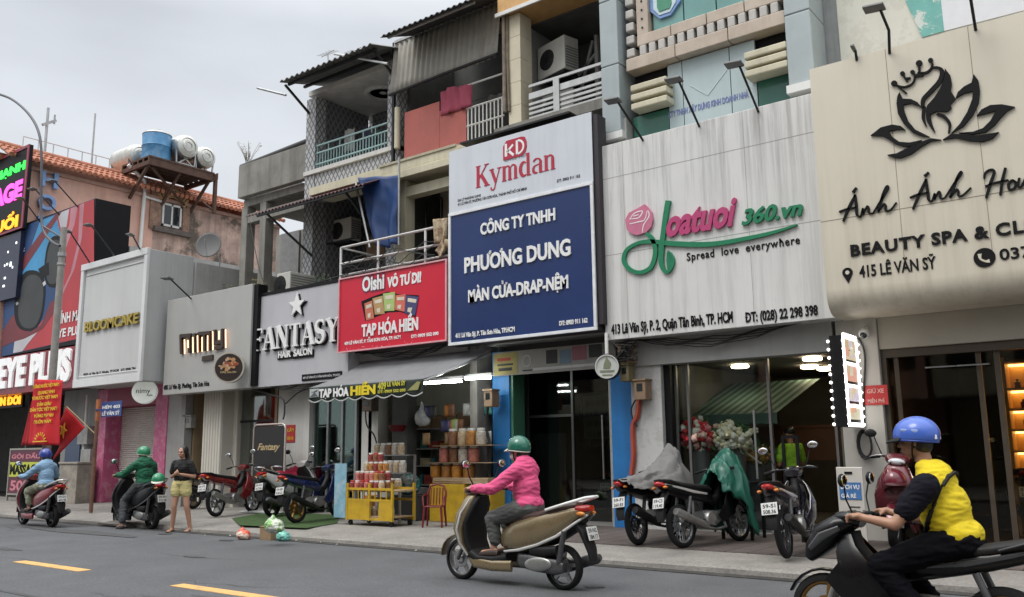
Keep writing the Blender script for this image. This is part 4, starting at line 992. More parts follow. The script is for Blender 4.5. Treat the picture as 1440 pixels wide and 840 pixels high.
for (a, b, r) in ((212, 238, 19), (270, 170, 15), (340, 160, 14), (385, 98, 20), (465, 78, 15)):
    x, z = at(*z4((a, b)), YS); disc(em, x, z, r/4.942*mpp(1300, 130, YS), YS-.034, YS)
em.build('lotus_emblem', ink, t)
z7 = Zm(1120, 220, 3.5); sc_ = MB()
for pts, ww in (([(212, 275), (250, 262), (300, 252)], [7, 9, 6]), ([(292, 192), (262, 250), (232, 322)], [8, 12, 8]), ([(290, 190), (297, 250), (300, 290), (318, 300)], [9, 12, 10, 6]), ([(318, 300), (330, 258), (330, 288)], [5, 9, 10]),
                ([(330, 285), (350, 248), (358, 262), (358, 280), (378, 282)], [5, 8, 9, 8, 5]), ([(378, 282), (420, 215), (452, 160), (446, 150), (428, 190), (404, 275)], [5, 8, 9, 8, 11, 9]), ([(404, 275), (430, 238), (441, 245), (441, 268), (465, 265), (494, 228)], [5, 8, 9, 8, 7, 5]), ([(280, 180), (297, 155)], [12, 8]),
                ([(560, 205), (600, 190), (650, 180)], [7, 9, 6]), ([(640, 115), (610, 180), (575, 262)], [8, 12, 8]), ([(638, 112), (648, 180), (652, 215), (668, 225)], [9, 12, 10, 6]), ([(668, 225), (683, 185), (681, 215)], [5, 9, 10]), ([(681, 212), (702, 176), (710, 190), (709, 208), (730, 208)], [5, 8, 9, 8, 5]),
                ([(730, 208), (775, 140), (812, 88), (808, 80), (788, 120), (758, 205)], [5, 8, 9, 8, 11, 9]), ([(758, 205), (788, 166), (799, 175), (799, 196), (822, 192), (860, 155)], [5, 8, 9, 8, 7, 5]), ([(632, 100), (653, 80)], [12, 8]),
                ([(925, 110), (930, 85), (955, 68), (975, 78), (958, 130), (935, 206)], [7, 8, 8, 10, 12, 9]), ([(1030, 58), (1015, 120), (1005, 192)], [9, 12, 9]), ([(930, 150), (980, 132), (1045, 118)], [7, 8, 6]),
                ([(1062, 118), (1045, 140), (1050, 165), (1072, 160), (1080, 135), (1064, 118), (1085, 130)], [8, 10, 10, 9, 9, 7, 5]), ([(1098, 108), (1092, 145), (1108, 150), (1130, 105)], [8, 10, 9, 8]), ([(1130, 105), (1128, 140), (1150, 138)], [8, 9, 5])):
    stroke(sc_, z7, pts, [q*1.12 for q in ww], YS, .03, k=5)
sc_.build('script_lettering', ink, t)
ptext('BEAUTY SPA & CLINIC', 'lettering', ink, z7((268, 466)), (1440+70, 326), 15, YS, t, depth=.02, bold=.035, spacing=1.12)
ptext('415 LÊ VĂN SỸ', 'lettering', ink, z7((312, 594)), z7((690, 552)), 15.5, YS, t, depth=.012, bold=.02)
ptext('0377', 'lettering', ink, z7((1003, 514)), (1467, 358), 15, YS, t, depth=.012, bold=.02)
ic = MB(); x, z = at(*z7((252, 573)), YS); u = mpp(1192, 380, YS)
ic.prism([(x+7*u*math.cos(R(a)), z+7*u*math.sin(R(a))) for a in range(-30, 211, 15)]+[(x, z-15*u)], YS-.012, YS)
ic.mat(1); disc(ic, x, z, 2.8*u, YS-.015, YS-.0121)
x, z = at(*z7((926, 499)), YS); ic.mat(0); disc(ic, x, z, 12.5*u, YS-.012, YS)
ic.mat(1); ic.ribbon([(v.x, v.y) for v in spline([(x-5*u, z+5.5*u), (x-4.5*u, z-1*u), (x+1*u, z-5*u), (x+5.5*u, z-5*u)])], wsp([5*u, 2.5*u, 2.5*u, 5*u], 19), YS-.015, YS-.0121)
ic.build('icon', [ink, spab], t)
signlamp((1250, 66), (1250, 43), (1238, 14), YS, .5, 'black lamp on a bent arm above the beige spa sign, seen whole', .27)
signlamp((1371, 33), None, (1362, -20), YS, .45, 'black lamp arm above the beige spa sign, its head out of the picture', .42)
signlamp((1204, 76), None, (1203, 72), YS, .05, 'short black lamp stub on the left top edge of the beige spa sign', .05)

# ---- flower shop sign
YH = 12.6
hoab = M('stained_white_cladding', (.66, .655, .64), .5, var=.05, sc=1.2, streak=.95, scol=(.15, .14, .125), ssc=6.5, stz=(1.6, 3.4, .42, 1.0))
x0, zt = at(843, 207, YH); x1 = at(1166, 455, YH)[0]+.08; zb = at(848, 478, YH)[1]-.02
t = board('flower_sign', 'rain streaked pale cladding sign with a pink rose and green swash', x0, x1, zb, zt, YH, .35, hoab, .01)
sj = MB()
for q in ((844, 254), (847, 361)): z = at(*q, YH)[1]; sj.box(x0, x1, YH-.0015, YH, z-.005, z+.005)
for a in (878, 1052): x = at(a, 300, YH)[0]; sj.box(x-.003, x+.003, YH-.0018, YH, zb, zt)
sj.build('panel_seam', M('grey_seam', (.3, .29, .28), .7), t)
z5 = Zm(860, 270, 4.966); gm = M('green_acrylic', (.015, .20, .095), .3, var=.08); pkm = M('pink_acrylic', (.46, .055, .17), .35, var=.08); rose = M('rose_acrylic', (.55, .17, .27), .4, var=.1)
m_ = MB()
stroke(m_, z5, [(403, 65), (388, 150), (368, 300), (356, 400), (355, 500), (376, 553), (402, 560), (430, 525), (440, 475), (422, 435), (400, 415)], [38, 36, 36, 38, 34, 26, 22, 18, 14, 12, 8], YH, .05, 8)
stroke(m_, z5, [(250, 290), (290, 330), (312, 400), (303, 480), (270, 540), (200, 565), (130, 540), (92, 480), (112, 410), (180, 365), (250, 350), (320, 352), (450, 365), (700, 368), (950, 328), (1150, 282), (1302, 232)], [20, 30, 32, 32, 30, 26, 28, 30, 26, 24, 28, 30, 34, 32, 26, 20, 8], YH, .046, 8)
poly(m_, z5, [(392, 420), (428, 440), (438, 490), (420, 530), (395, 545), (388, 480)], YH, .03)
m_.build('swash', gm, t)
m_ = MB(); poly(m_, z5, [(240, 90), (265, 115), (288, 145), (297, 195), (285, 250), (250, 287), (190, 306), (150, 297), (118, 270), (104, 200), (130, 150), (190, 120)], YH, .05)
m_.mat(1)
for pts in ([(125, 195), (160, 150), (215, 135), (190, 180), (130, 190)], [(125, 225), (180, 212), (230, 195), (250, 130)], [(215, 285), (225, 230), (262, 170), (255, 130)], [(150, 170), (190, 160)]): stroke(m_, z5, pts, [5, 8, 8, 5], YH-.05, .004)
m_.build('rose', [rose, M('rose_white', (.8, .72, .74), .5)], t)
ptext('oatuoi', 'lettering', pkm, z5((392, 312)), z5((888, 226)), 36, YH, t, depth=.05, bold=.035, shear=.35)
ptext('360.vn', 'lettering', gm, z5((915, 230)), z5((1345, 165)), 20, YH, t, depth=.05, bold=.03, shear=.3)
ptext('Spread  love  everywhere', 'lettering', ink, z5((527, 472)), z5((1318, 372)), 10.5, YH, t, depth=.012, bold=.012, spacing=1.15)
zz = Zm(830, 220, 3.231)
ptext('413 Lê Văn Sỹ, P. 2, Quận Tân Bình, TP. HCM', 'lettering', ink, zz((97, 803)), zz((650, 758)), 13, YH, t, depth=.012, bold=.028)
ptext('ĐT: (028) 22 298 398', 'lettering', ink, zz((706, 750)), zz((1036, 724)), 13, YH, t, depth=.012, bold=.028)
signlamp((904, 190), None, (869, 144), YH, .7, 'grey lamp on a slanting arm over the left end of the streaked flower sign', .27)
signlamp((983, 170), None, (955, 115), YH, .7, 'grey lamp on a slanting arm over the middle of the streaked flower sign', .27)
signlamp((1066, 149), None, (1040, 93), YH, .7, 'grey lamp on a slanting arm over the right end of the streaked flower sign', .27)

# ---- bedding company board
YK = 12.45
x0, zt = at(632, 213, YK); x1 = at(836, 300, YK)[0]; zb = at(632, 487, YK)[1]; zt = 7.28
zd = at(634, 302, YK)[1]
t = thing('bedding_sign', 'tall board, white above with red serif lettering and navy blue below', 'sign', ((x0+x1)/2, 12.8, zb))
MB().box(x0, x1, YK, YK+.3, zb, zt).build('panel', M('dark_sign_side', (.03, .025, .03), .6), t)
MB().box(x0, x1, YK-.012, YK-.001, zd+.015, zt).build('white_face', M('board_white', (.60, .63, .68), .4, var=.05, sc=1, streak=.22, scol=(.3, .3, .32), ssc=3.5), t)
MB().box(x0+.06, x1-.06, YK-.012, YK-.001, zb+.06, zd-.05).build('blue_face', M('navy_panel', (.012, .032, .125), .3, var=.12, sc=.8), t)
fr = MB(); fm = M('white_frame', (.72, .73, .75), .4)
fr.box(x0, x1, YK-.04, YK-.001, zb, zb+.058).box(x0, x1, YK-.04, YK-.001, zd-.048, zd+.012).box(x0, x0+.058, YK-.04, YK-.001, zb+.059, zd-.049).box(x1-.058, x1, YK-.04, YK-.001, zb+.059, zd-.049).build('frame', fm, t, bevel=.006)
MB().box(x1+.003, x1+.1, YK+.02, YK+.3, zb+.1, zt-.05).build('side_panel', M('dark_sign_side', (.03, .025, .03)), t)
zk = Zm(620, 150, 2.4); redk = M('red_sign_print', (.42, .02, .05), .4, var=.06)
xa, z0 = at(*zk((120, 275)), YK); xb, z1 = at(*zk((390, 212)), YK)
serif('Kymdan', 'lettering', redk, xa, xb+.05, (z0+z1)/2, .30, YK-.012, .008, t)
m_ = MB(); xa, za = at(*zk((212, 115)), YK); xb, zb_ = at(*zk((292, 165)), YK); y = YK-.012; zc = za-.40; H_ = .37; Wd = xb-xa
m_.prism([(xa, zc), (xa+Wd*.55, zc), (xa+Wd*.8, zc), (xb-.03, zc+.06), (xb, zc+.15), (xb, zc+H_-.12), (xb-.04, zc+H_-.02), (xa+Wd*.8, zc+H_), (xa+.08, zc+H_), (xa, zc+H_-.1)], y-.012, y).mat(1)
for pts, w_ in (([(xa+.07, zc+.06), (xa+.07, zc+H_-.06)], .055), ([(xa+.09, zc+.14), (xa+.24, zc+.26)], .045), ([(xa+.12, zc+.17), (xa+.25, zc+.05)], .05), ([(xa+Wd*.6, zc+.05), (xa+Wd*.6, zc+H_-.05)], .05), (arc(xa+Wd*.62, zc+H_/2, .14, .13, 85, -85), .04)): m_.ribbon(pts, w_, y-.017, y-.0121)
m_.build('logo', [redk, whitel], t)
YT = YK-.013
ptext('SINCE 1954', 'lettering', M('grey_print', (.25, .25, .28), .5), zk((215, 188)), zk((292, 167)), 3, YT, t, depth=.003, bold=.02)
ptext('ĐẠI LÝ PHƯƠNG DUNG', 'lettering', ink, zk((57, 321)), zk((135, 304)), 3.2, YT, t, depth=.003, bold=.02)
ptext('411 LÊ VĂN SỸ, PHƯỜNG TÂN SƠN HÒA, THÀNH PHỐ HỒ CHÍ MINH', 'lettering', ink, zk((57, 334)), zk((290, 283)), 3.6, YT, t, depth=.003, bold=.02)
ptext('ĐT: 0903 911 162', 'lettering', ink, zk((392, 256)), zk((470, 239)), 4, YT, t, depth=.003, bold=.02)
for s_, a, b, h in (('CÔNG TY TNHH', (136, 433), (388, 383), 15), ('PHƯƠNG DUNG', (82, 560), (440, 502), 20), ('MÀN CỬA-DRAP-NỆM', (95, 660), (432, 612), 16)):
    ptext(s_, 'lettering', whitel, zk(a), zk(b), h, YT, t, depth=.028, bold=.03)
ptext('411 Lê Văn Sỹ, P. Tân Sơn Hòa, TP.HCM', 'lettering', whitel, zk((50, 782)), zk((250, 758)), 6, YT, t, depth=.01, bold=.035)
ptext('ĐT: 0903 911 162', 'lettering', whitel, zk((400, 740)), zk((496, 728)), 6, YT, t, depth=.01, bold=.035)
MB().box(-11.2, -8.5, 13.03, 13.4, 7.66, 7.70).build('drip_ledge', blackm, H7)

# ---- grocery sign
YO = 12.4
x0, zt = at(478, 393, YO); x1 = at(628.5, 370, YO)[0]; zb = at(476, 496.5, YO)[1]
redb = M('crimson_vinyl', (.58, .010, .035), .4, var=.06, sc=1)
t = board('grocery_sign', 'bright red grocery sign printed with five snack packets', x0, x1, zb, zt, YO, .12, redb, .004, M('pink_white_edge', (.65, .35, .38), .5), .02)
zo = Zm(460, 340, 3.5); YT = YO-.001
brd = M('snack_logo_dark', (.2, .02, .06), .5)
ptext('Oishi', 'lettering', brd, zo((170, 250)), zo((286, 224)), 20, YT, t, depth=.006, bold=.10)
ptext('Oishi', 'lettering', whitel, zo((174, 247)), zo((282, 225)), 18.5, YT, t, depth=.012, bold=.035)
ptext('VÔ TƯ ĐI!', 'lettering', whitel, zo((298, 222)), zo((464, 200)), 13, YT, t, depth=.012, bold=.05, shear=.05)
ptext('TẠP HÓA HIỀN', 'lettering', whitel, zo((172, 468)), zo((450, 430)), 15.5, YT, t, depth=.02, bold=.035)
ptext('409 LÊ VĂN SỸ, P. TÂN SƠN HÒA, TP. HCM', 'lettering', whitel, zo((85, 503)), zo((362, 482)), 4, YT, t, depth=.004, bold=.04)
ptext('ĐT: 0909 552 090', 'lettering', whitel, zo((414, 472)), zo((549, 461)), 4.2, YT, t, depth=.004, bold=.04)
pk = MB(); cols = [(.55, .16, .09), (.45, .28, .12), (.38, .50, .16), (.62, .15, .10), (.06, .06, .16)]
pm = [M('packet_%s' % n_, c, .35, var=.1) for n_, c in zip(('orange', 'brown', 'green', 'red', 'navy'), cols)]+[M('packet_cream', (.66, .60, .48), .5), ink]
pk.mat(6); poly(pk, zo, [(168, 295), (225, 270), (300, 245), (340, 258), (452, 264), (436, 372), (360, 345), (300, 348), (188, 390)], YT, .003)
for i, (a, b, c, d) in enumerate((((184, 305), (222, 290), (232, 378), (193, 388)), ((224, 280), (274, 266), (284, 355), (236, 360)), ((276, 256), (335, 247), (332, 340), (284, 342)), ((338, 265), (388, 258), (382, 345), (334, 335)), ((390, 264), (452, 272), (434, 364), (382, 352)))):
    pk.mat(i); poly(pk, zo, [a, b, c, d], YT-.003, .006+.0005*i)
    pk.mat(5); f = lambda u, v: tuple((a[k]*(1-u)+b[k]*u)*(1-v)+(d[k]*(1-u)+c[k]*u)*v for k in (0, 1))
    poly(pk, zo, [f(.15, .14), f(.85, .14), f(.85, .34), f(.15, .34)], YT-.0098-.0005*i, .002); poly(pk, zo, [f(.25, .66), f(.62, .62), f(.55, .9), f(.22, .88)], YT-.0098-.0005*i, .002)
pk.build('snack_packets', pm, t)
cf = MB(); random.seed(2)
for i in range(150):
    u = random.random(); a, b = at(*zo((62+u*525, 547-u*47-abs(random.gauss(0, 9)))), YT); r = random.uniform(.006, .02); q = random.uniform(0, 3)
    if b > zb+.03: cf.prism([(a+r*math.cos(q), b+r*math.sin(q)), (a-r*.4, b+r*.3), (a+r*.3, b-r*.5)], YT-.004, YT)
cf.build('confetti_print', whitel, t)

# ---- hair salon sign
YF = 12.6
x0, zt = at(357, 419, YF); x1 = at(489, 535, YF)[0]; zb = at(357, 547, YF)[1]; zb = 2.95
t = board('salon_sign', 'pale grey hair salon sign with a raised white star and serif letters', x0, x1, zb, zt, YF, .3, M('salon_grey_panel', (.47, .47, .495), .45, var=.06, sc=1.2, streak=.2, scol=(.25, .25, .27), ssc=2), .006)
zf = Zm(200, 380, 4.2)
MB().box(x0, x1, YF-.02, YF+.3, zt+.003, zt+.07).build('top_edge', black, t)
xa, z0 = at(*zf((668, 478)), YF); xb, z1 = at(*zf((1175, 425)), YF)
serif('FANTASY', 'lettering', whitel, xa, xb+.02, (z0+z1)/2, .52, YF-.045, .045, t)
serif('FANTASY', 'lettering', black, xa+.035, xb+.055, (z0+z1)/2-.03, .52, YF-.002, .042, t)
c = at(*zf((925, 208)), YF); u = mpp(420, 430, YF)
MB().prism([(c[0]+p[0], c[1]+p[1]) for p in star(.29, .115)], YF-.07, YF-.04).build('star', whitel, t)
MB().prism([(c[0]+p[0]+.03, c[1]+p[1]-.03) for p in star(.29, .115)], YF-.039, YF).build('star', black, t)
ptext('HAIR  SALON', 'lettering', whitel, zf((805, 520)), zf((1005, 497)), 8.5, YF-.03, t, depth=.02, bold=.03)
m_ = MB()
for a, b in (((800, 524), (882, 490)), ((888, 518), (1012, 472))):
    xa, za = at(*zf((a[0], a[1])), YF); xb, _ = at(*zf((b[0], b[1])), YF); m_.box(xa+.02, xb+.03, YF-.029, YF-.001, za-.03, za+.13)
m_.build('letter_backing', black, t)
m_ = MB(); xa, za = at(*zf((945, 655)), YF); xb, zc = at(*zf((1182, 620)), YF)
m_.box(xa, xb, YF-.02, YF-.001, za-.01, za+.14).build('address_strip', black, t, bevel=.01)
text('407 LÊ VĂN SỸ, P.TÂN SƠN HÒA, TP.HCM', 'lettering', M('pale_lettering', (.5, .5, .52), .5), (xa+.05, xb-.05, za+.03, za+.10), YF-.021, t, depth=.004, bold=.03)

# ---- nail salon sign
YN = 12.45
x0, zt = at(236, 423, YN); x1 = at(352, 480, YN)[0]; zb = at(230, 556, YN)[1]
ng = M('nail_salon_grey', (.40, .40, .385), .5, var=.07, sc=1.2, streak=.15, scol=(.2, .2, .2), ssc=2)
t = board('nail_sign', 'plain grey nail salon sign with warm lit block letters and address line', x0, x1, zb, zt, YN, .35, ng, .01)
MB().box(x1+.003, x1+.16, YN+.05, YN+.32, zb+.05, zt-.02).build('side_panel', black, t)
z8 = Zm(240, 440, 7.0); db = M('letter_brown', (.035, .018, .008), .4); lw = M('letter_led', (1, .6, .35), .5, emit=(1, .55, .28), es=2.6)
m_ = MB(); l_ = MB()
for pts in ([(120, 405), (115, 215)], [(115, 232), (215, 222)], [(198, 395), (198, 215)], [(250, 390), (250, 205)], [(292, 380), (292, 195)], [(292, 208), (405, 198)], [(345, 375), (345, 205)], [(395, 370), (395, 195)], [(447, 320), (447, 170)], [(447, 300), (528, 285)], [(523, 345), (523, 160)], [(447, 350), (523, 335)]):
    stroke(m_, z8, pts, 34, YN-.0004*len(m_.v)/8, .06, smooth=False)
for pts in ([(140, 405), (138, 265)], [(175, 345), (172, 270)], [(222, 395), (220, 240)], [(268, 388), (266, 225)], [(312, 382), (312, 240)], [(366, 374), (366, 225)], [(418, 366), (416, 185)], [(478, 262), (478, 180)], [(544, 345), (542, 165)]): stroke(l_, z8, pts, 11, YN-.0605, .012, smooth=False)
m_.build('lettering', db, t); l_.build('lit_tube', lw, t)
m_ = MB(); stroke(m_, z8, [(320, 455), (425, 438)], 48, YN, .04, smooth=False); m_.build('letter_block', db, t)
ptext('405 Lê Văn Sỹ, Phường, Tân Sơn Hòa', 'lettering', ink, (230, 551), z8((382, 698)), 6, YN, t, depth=.008, bold=.03)
x, z = at(*z8((600, 540)), YN-.3); r = 150/7*mpp(325, 520, YN)*.98
t = thing('round_nail_sign', 'round dark sign with a pale rim and red gold picture on the nail salon board', 'sign', (x, YN-.16, z), R(38))
MB().lathe([(0, -.14), (r*.9, -.14), (r*.9, -.15), (r, -.15), (r, -.01), (0, -.01)], (x, YN, z), 'Y', 36).build('rim', M('pale_rim', (.55, .52, .45), .35, metal=.4), t, smooth=35)
m_ = MB(); disc(m_, x, z, r*.89, YN-.156, YN-.1505)
random.seed(9)
m_.mat(1)
for i in range(46):
    a = random.uniform(0, 6.28); q = random.random()**.6*.62*r; px_, pz_ = x+q*math.cos(a), z+.18*r+q*.62*math.sin(a); s_ = random.uniform(.035, .085)*r*1.5
    m_.mat(1+i % 3); disc(m_, px_, pz_, s_, YN-.1565-.0003*i, YN-.156, 7, random.uniform(.6, 1.6))
m_.build('picture', [M('picture_dark', (.03, .02, .018), .4), M('picture_gold', (.5, .27, .12), .4), M('picture_rust', (.32, .08, .04), .4), M('picture_tan', (.55, .38, .25), .4)], t)
text('NAIL SALON', 'lettering', M('gold_print', (.5, .38, .2), .4), (x-r*.5, x+r*.5, z-r*.38, z-r*.24), YN-.172, t, depth=.004, bold=.02)
t.location.y -= .22; MB().box(x-.05, x+.05, YN-.16, YN+.1, z-.05, z+.05).build('bracket', blackm, t)
signlamp((269, 415), None, (240, 393), YN, .75, 'grey lamp on a slanting arm over the grey nail salon sign', .38)

# ---- cake shop sign box
YB = 12.0
x0, zt = at(119, 375, YB); x1 = at(207, 420, YB)[0]; zb = at(109, 545, YB)[1]
boxw = M('cake_box_white', (.58, .59, .58), .5, var=.05, sc=1, streak=.2, scol=(.3, .3, .3), ssc=2)
t = board('cake_sign', 'deep pale sign box framed in white with small gold capitals', x0, x1, zb, zt, YB, 1.3, M('cake_box_side', (.44, .45, .45), .6, var=.08, sc=1, streak=.2), .01)
MB().box(x0+.15, x1-.15, YB-.012, YB-.001, zb+.22, zt-.15).build('white_face', boxw, t)
fr = MB(); zi0, zi1 = zb+.22, zt-.15
fr.box(x0-.02, x1+.02, YB-.09, YB-.001, zt-.15, zt+.03).box(x0-.02, x1+.02, YB-.09, YB-.001, zb-.02, zb+.2).box(x0-.02, x0+.13, YB-.08, YB-.001, zb+.201, zt-.151).box(x1-.13, x1+.02, YB-.08, YB-.001, zb+.201, zt-.151)
fr.box(x0+.17, x1-.17, YB-.035, YB-.0121, zt-.32, zt-.30).box(x0+.17, x1-.17, YB-.03, YB-.0121, zb+.26, zb+.29)
fr.build('frame', M('frame_white', (.68, .69, .69), .4, var=.05), t, bevel=.015)
zb2 = Zm(0, 380, 4)
gold = M('gold_letters', (.45, .33, .07), .25, metal=.9, var=.25, sc=14)
ptext('BLOOMCAKE', 'lettering', gold, zb2((482, 347)), zb2((782, 300)), 13, YB-.03, t, depth=.05, bold=.03)
ptext('403A Lê Văn Sỹ, P. Nhuận, TP.HCM   ĐT: 0908 794', 'lettering', ink, zb2((468, 592)), zb2((762, 560)), 3, YB-.013, t, depth=.004, bold=.03)
signlamp((162, 356), None, (129, 318), YB, .7, 'black lamp arm over the cake sign box in front of the black side panel', .34)
signlamp((130, 370), None, (99, 327), YB, .7, 'black lamp arm at the outer top corner of the cake sign box', .34)
signlamp((199, 349), None, (187, 332), YB, .5, 'short black lamp arm at the inner top corner of the cake sign box', .2)

# ---- sunglasses billboard and shop name strip
YE = 12.2
x0 = at(0, 330, YE)[0]; x1, zt = at(135, 279, YE); zb = at(0, 502, YE)[1]; xl = x0+.9
ze = Zm(0, 300, 3.82)
t = thing('sunglasses_billboard', 'tall billboard picturing black sunglasses on blue and red, its side black', 'sign', (-27, 13.3, zb))
MB().box(xl, x1, YE, YE+1.08, zb, zt).build('box', black, t)
def grad(name, stops, ax, lo, hi):
    mt = M(name, (.5, .5, .5), .35, var=.05); N = mt.node_tree.nodes; L = mt.node_tree.links; b = N['Principled BSDF']
    tcn = N.new('ShaderNodeTexCoord'); sp = N.new('ShaderNodeSeparateXYZ'); L.new(tcn.outputs['Object'], sp.inputs[0])
    q = N.new('ShaderNodeMapRange'); q.inputs[1].default_value = lo; q.inputs[2].default_value = hi; L.new(sp.outputs[ax], q.inputs[0])
    cr = N.new('ShaderNodeValToRGB'); e = cr.color_ramp.elements
    for i, (p, c) in enumerate(stops):
        el = e[i] if i < 2 else e.new(p); el.position = p; el.color = (*c, 1)
    L.new(q.outputs[0], cr.inputs[0]); L.new(cr.outputs[0], b.inputs['Base Color']); return mt
art = MB()
navy = M('print_navy', (.02, .06, .17), .6, var=.2, sc=1); cyan = M('print_cyan', (.06, .28, .52), .6, var=.25, sc=.7); redp2 = M('print_red', (.45, .05, .06), .6, var=.15, sc=.6)
pinkp = M('print_pink', (.50, .22, .26), .6, var=.2, sc=1); palep = M('print_pale', (.50, .50, .53), .6, var=.15, sc=1); lens = M('print_lens', (.022, .024, .025), .7, var=.35, sc=.7, spec=.2); dkr = M('print_dark_red', (.17, .03, .04), .6, var=.3, sc=1); lens2 = M('print_lens_grey', (.055, .06, .062), .7, var=.3, sc=.6)
E_ = YE-.002
def A_(i, pts, k): art.mat(i); poly(art, ze, pts, E_-.0008*k, .0007)
xr_ = 505
A_(0, [(42, 105), (xr_, -78), (xr_, 655), (8, 770)], 0)
A_(1, [(215, 42), (300, 8), (340, 90), (300, 200), (240, 300), (120, 420), (85, 410), (160, 200)], 1)
A_(2, [(300, 5), (xr_, -76), (xr_, 655), (70, 752), (78, 690), (180, 640), (270, 520), (330, 400), (345, 200)], 2)
A_(4, [(310, 2), (372, -22), (340, 180), (300, 260), (270, 250), (330, 100)], 3)
A_(3, [(380, -26), (420, -42), (400, 60), (350, 200), (310, 310), (330, 180), (372, 60)], 4)
A_(3, [(428, -45), (452, -55), (440, 130), (400, 300), (340, 430), (310, 470), (380, 320), (420, 150)], 5)
A_(6, [(45, 350), (130, 230), (215, 110), (300, 5), (330, -6), (250, 120), (170, 240), (110, 330), (80, 430)], 6)
A_(6, [(10, 640), (60, 560), (100, 520), (160, 640), (220, 600), (270, 480), (330, 440), (300, 520), (230, 620), (150, 670), (75, 690), (8, 720)], 7)
A_(4, [(78, 690), (130, 675), (200, 640), (150, 700), (120, 742), (70, 752)], 8)
def oval(i, cx, cy, rx, ry, rot, k):
    P_ = []
    for j in range(28):
        a = 2*math.pi*j/28; u, v = rx*math.copysign(abs(math.cos(a))**.8, math.cos(a)), ry*math.copysign(abs(math.sin(a))**.8, math.sin(a))
        P_.append((cx+u*math.cos(rot)-v*math.sin(rot), cy+u*math.sin(rot)+v*math.cos(rot)))
    A_(i, P_, k)
oval(5, 160, 470, 80, 165, .12, 9); oval(5, 295, 260, 55, 140, .1, 10); oval(7, 165, 475, 64, 145, .12, 11); oval(7, 290, 262, 40, 120, .1, 12)
A_(5, [(205, 300), (262, 262), (265, 330), (225, 350)], 13)
A_(4, [(228, 375), (242, 362), (248, 380), (234, 394)], 14); A_(4, [(84, 482), (96, 474), (100, 488), (88, 496)], 15)
art.build('printed_picture', [navy, cyan, redp2, pinkp, palep, lens, dkr, lens2], t)
E2 = E_-.014
ptext('eo', 'lettering', whitel, ze((78, 178)), ze((118, 158)), 10, E2, t, depth=.004, bold=.02)
ptext('EYE PLUS', 'lettering', whitel, ze((52, 238)), ze((132, 200)), 5, E2, t, depth=.004, bold=.02)
ptext('KÍNH MẮT', 'lettering', whitel, ze((304, 596)), ze((455, 566)), 13, E2, t, depth=.004, bold=.03)
ptext('EYE PLUS', 'lettering', whitel, ze((294, 676)), ze((448, 640)), 11, E2, t, depth=.004, bold=.03)
signlamp((110, 287), None, (78, 256), YE, .8, 'black lamp arm over the sunglasses billboard, nearest its black side', .4)
signlamp((84, 298), None, (50, 267), YE, .8, 'black lamp arm over the middle of the sunglasses billboard', .4)
signlamp((57, 308), None, (32, 280), YE, .8, 'black lamp arm over the sunglasses billboard, nearest the lit night sign', .4)
YR = 12.1
xa, zt2 = at(0, 503, YR); zb2_ = at(0, 556, YR)[1]; xb = at(112, 500, YR)[0]
t = board('shop_name_strip', 'maroon strip sign with fat white capitals under the sunglasses billboard', xa-.5, xb, zb2_, zt2-.02, YR, .4, M('maroon_vinyl', (.22, .012, .025), .35, var=.15, sc=1), .006)
zs = Zm(0, 480, 3.82)
ptext('EYE PLUS', 'lettering', M('lit_white_letters', (.8, .8, .8), .4, emit=(1, 1, 1), es=.18), zs((-8, 252)), zs((383, 196)), 36, YR, t, depth=.06, bold=.05)
t = thing('lit_word_sign', 'small amber lit lettering hung under the maroon shop strip', 'sign', (-29, 12.6, 3))
x, z = at(*zs((2, 345)), 12.5)
text('CUN ĐÔI', 'lettering', M('amber_led', (1, .4, .02), .5, emit=(1, .36, .02), es=1.6), (x-.7, at(*zs((110, 340)), 12.5)[0], z-.02, z+.33), 12.5, t, depth=.03, bold=.04)
MB().box(x-.8, at(*zs((115, 340)), 12.5)[0], 12.52, 12.6, z-.1, z+.42).build('panel', black, t)
# ---- lit night sign at the picture's edge
YL = 12.0
t = thing('night_sign', 'black lit sign with green, pink and orange words beside the pink house', 'sign', (-30, 12.05, 8.6))
xr, zt = at(42, 203, YL); zb = at(28, 322, YL)[1]; xl_ = xr-2.9
MB().box(xl_, xr, YL, YL+.12, zb, zt).build('panel', black, t)
fr = MB(); fw = .09
fr.box(xr-fw, xr+.02, YL-.03, YL-.001, zb, zt).box(xl_, xr-fw-.001, YL-.03, YL-.001, zt-fw, zt).box(xl_, xr-fw-.001, YL-.03, YL-.001, zb, zb+fw*.7); fr.build('frame', M('maroon_tube', (.25, .03, .06), .4), t)
zl = Zm(0, 190, 5.25)
def led(s_, c, pl, p2, h, n_):
    x0_ = at(*zl(pl), YL)[0]; x1_, z0_ = at(*zl(p2), YL); h_ = h/5.25*mpp(*zl(p2), YL)
    text(s_, 'lettering', M(n_, c, .5, emit=c, es=1.15), (x0_, x1_, z0_, z0_+h_), YL-.004, t, depth=.02, bold=.05)
led('ỐC HẠNH', (.03, 1, .08), (-150, 262), (186, 262), 100, 'green_led'); led('MASSAGE', (1, .08, .62), (-260, 472), (162, 466), 140, 'pink_led'); led('BUỔI', (1, .38, .01), (-80, 676), (132, 676), 125, 'orange_led')
MB().box(xl_, xr-.2, YL+.05, YL+.2, zb-2.2, zb-.05).build('lower_panel', M('dark_navy_panel', (.015, .02, .05), .4), t)
random.seed(11); m_ = MB()
for i in range(9): xx = random.uniform(xr-1.2, xr-.3); z_ = zb-.3-random.random()*1.5; m_.box(xx, xx+random.uniform(.05, .12), YL+.035, YL+.049, z_, z_+.07)
m_.build('lit_dot', M('white_led', (1, 1, 1), .5, emit=(.9, .95, 1), es=1.2), t)
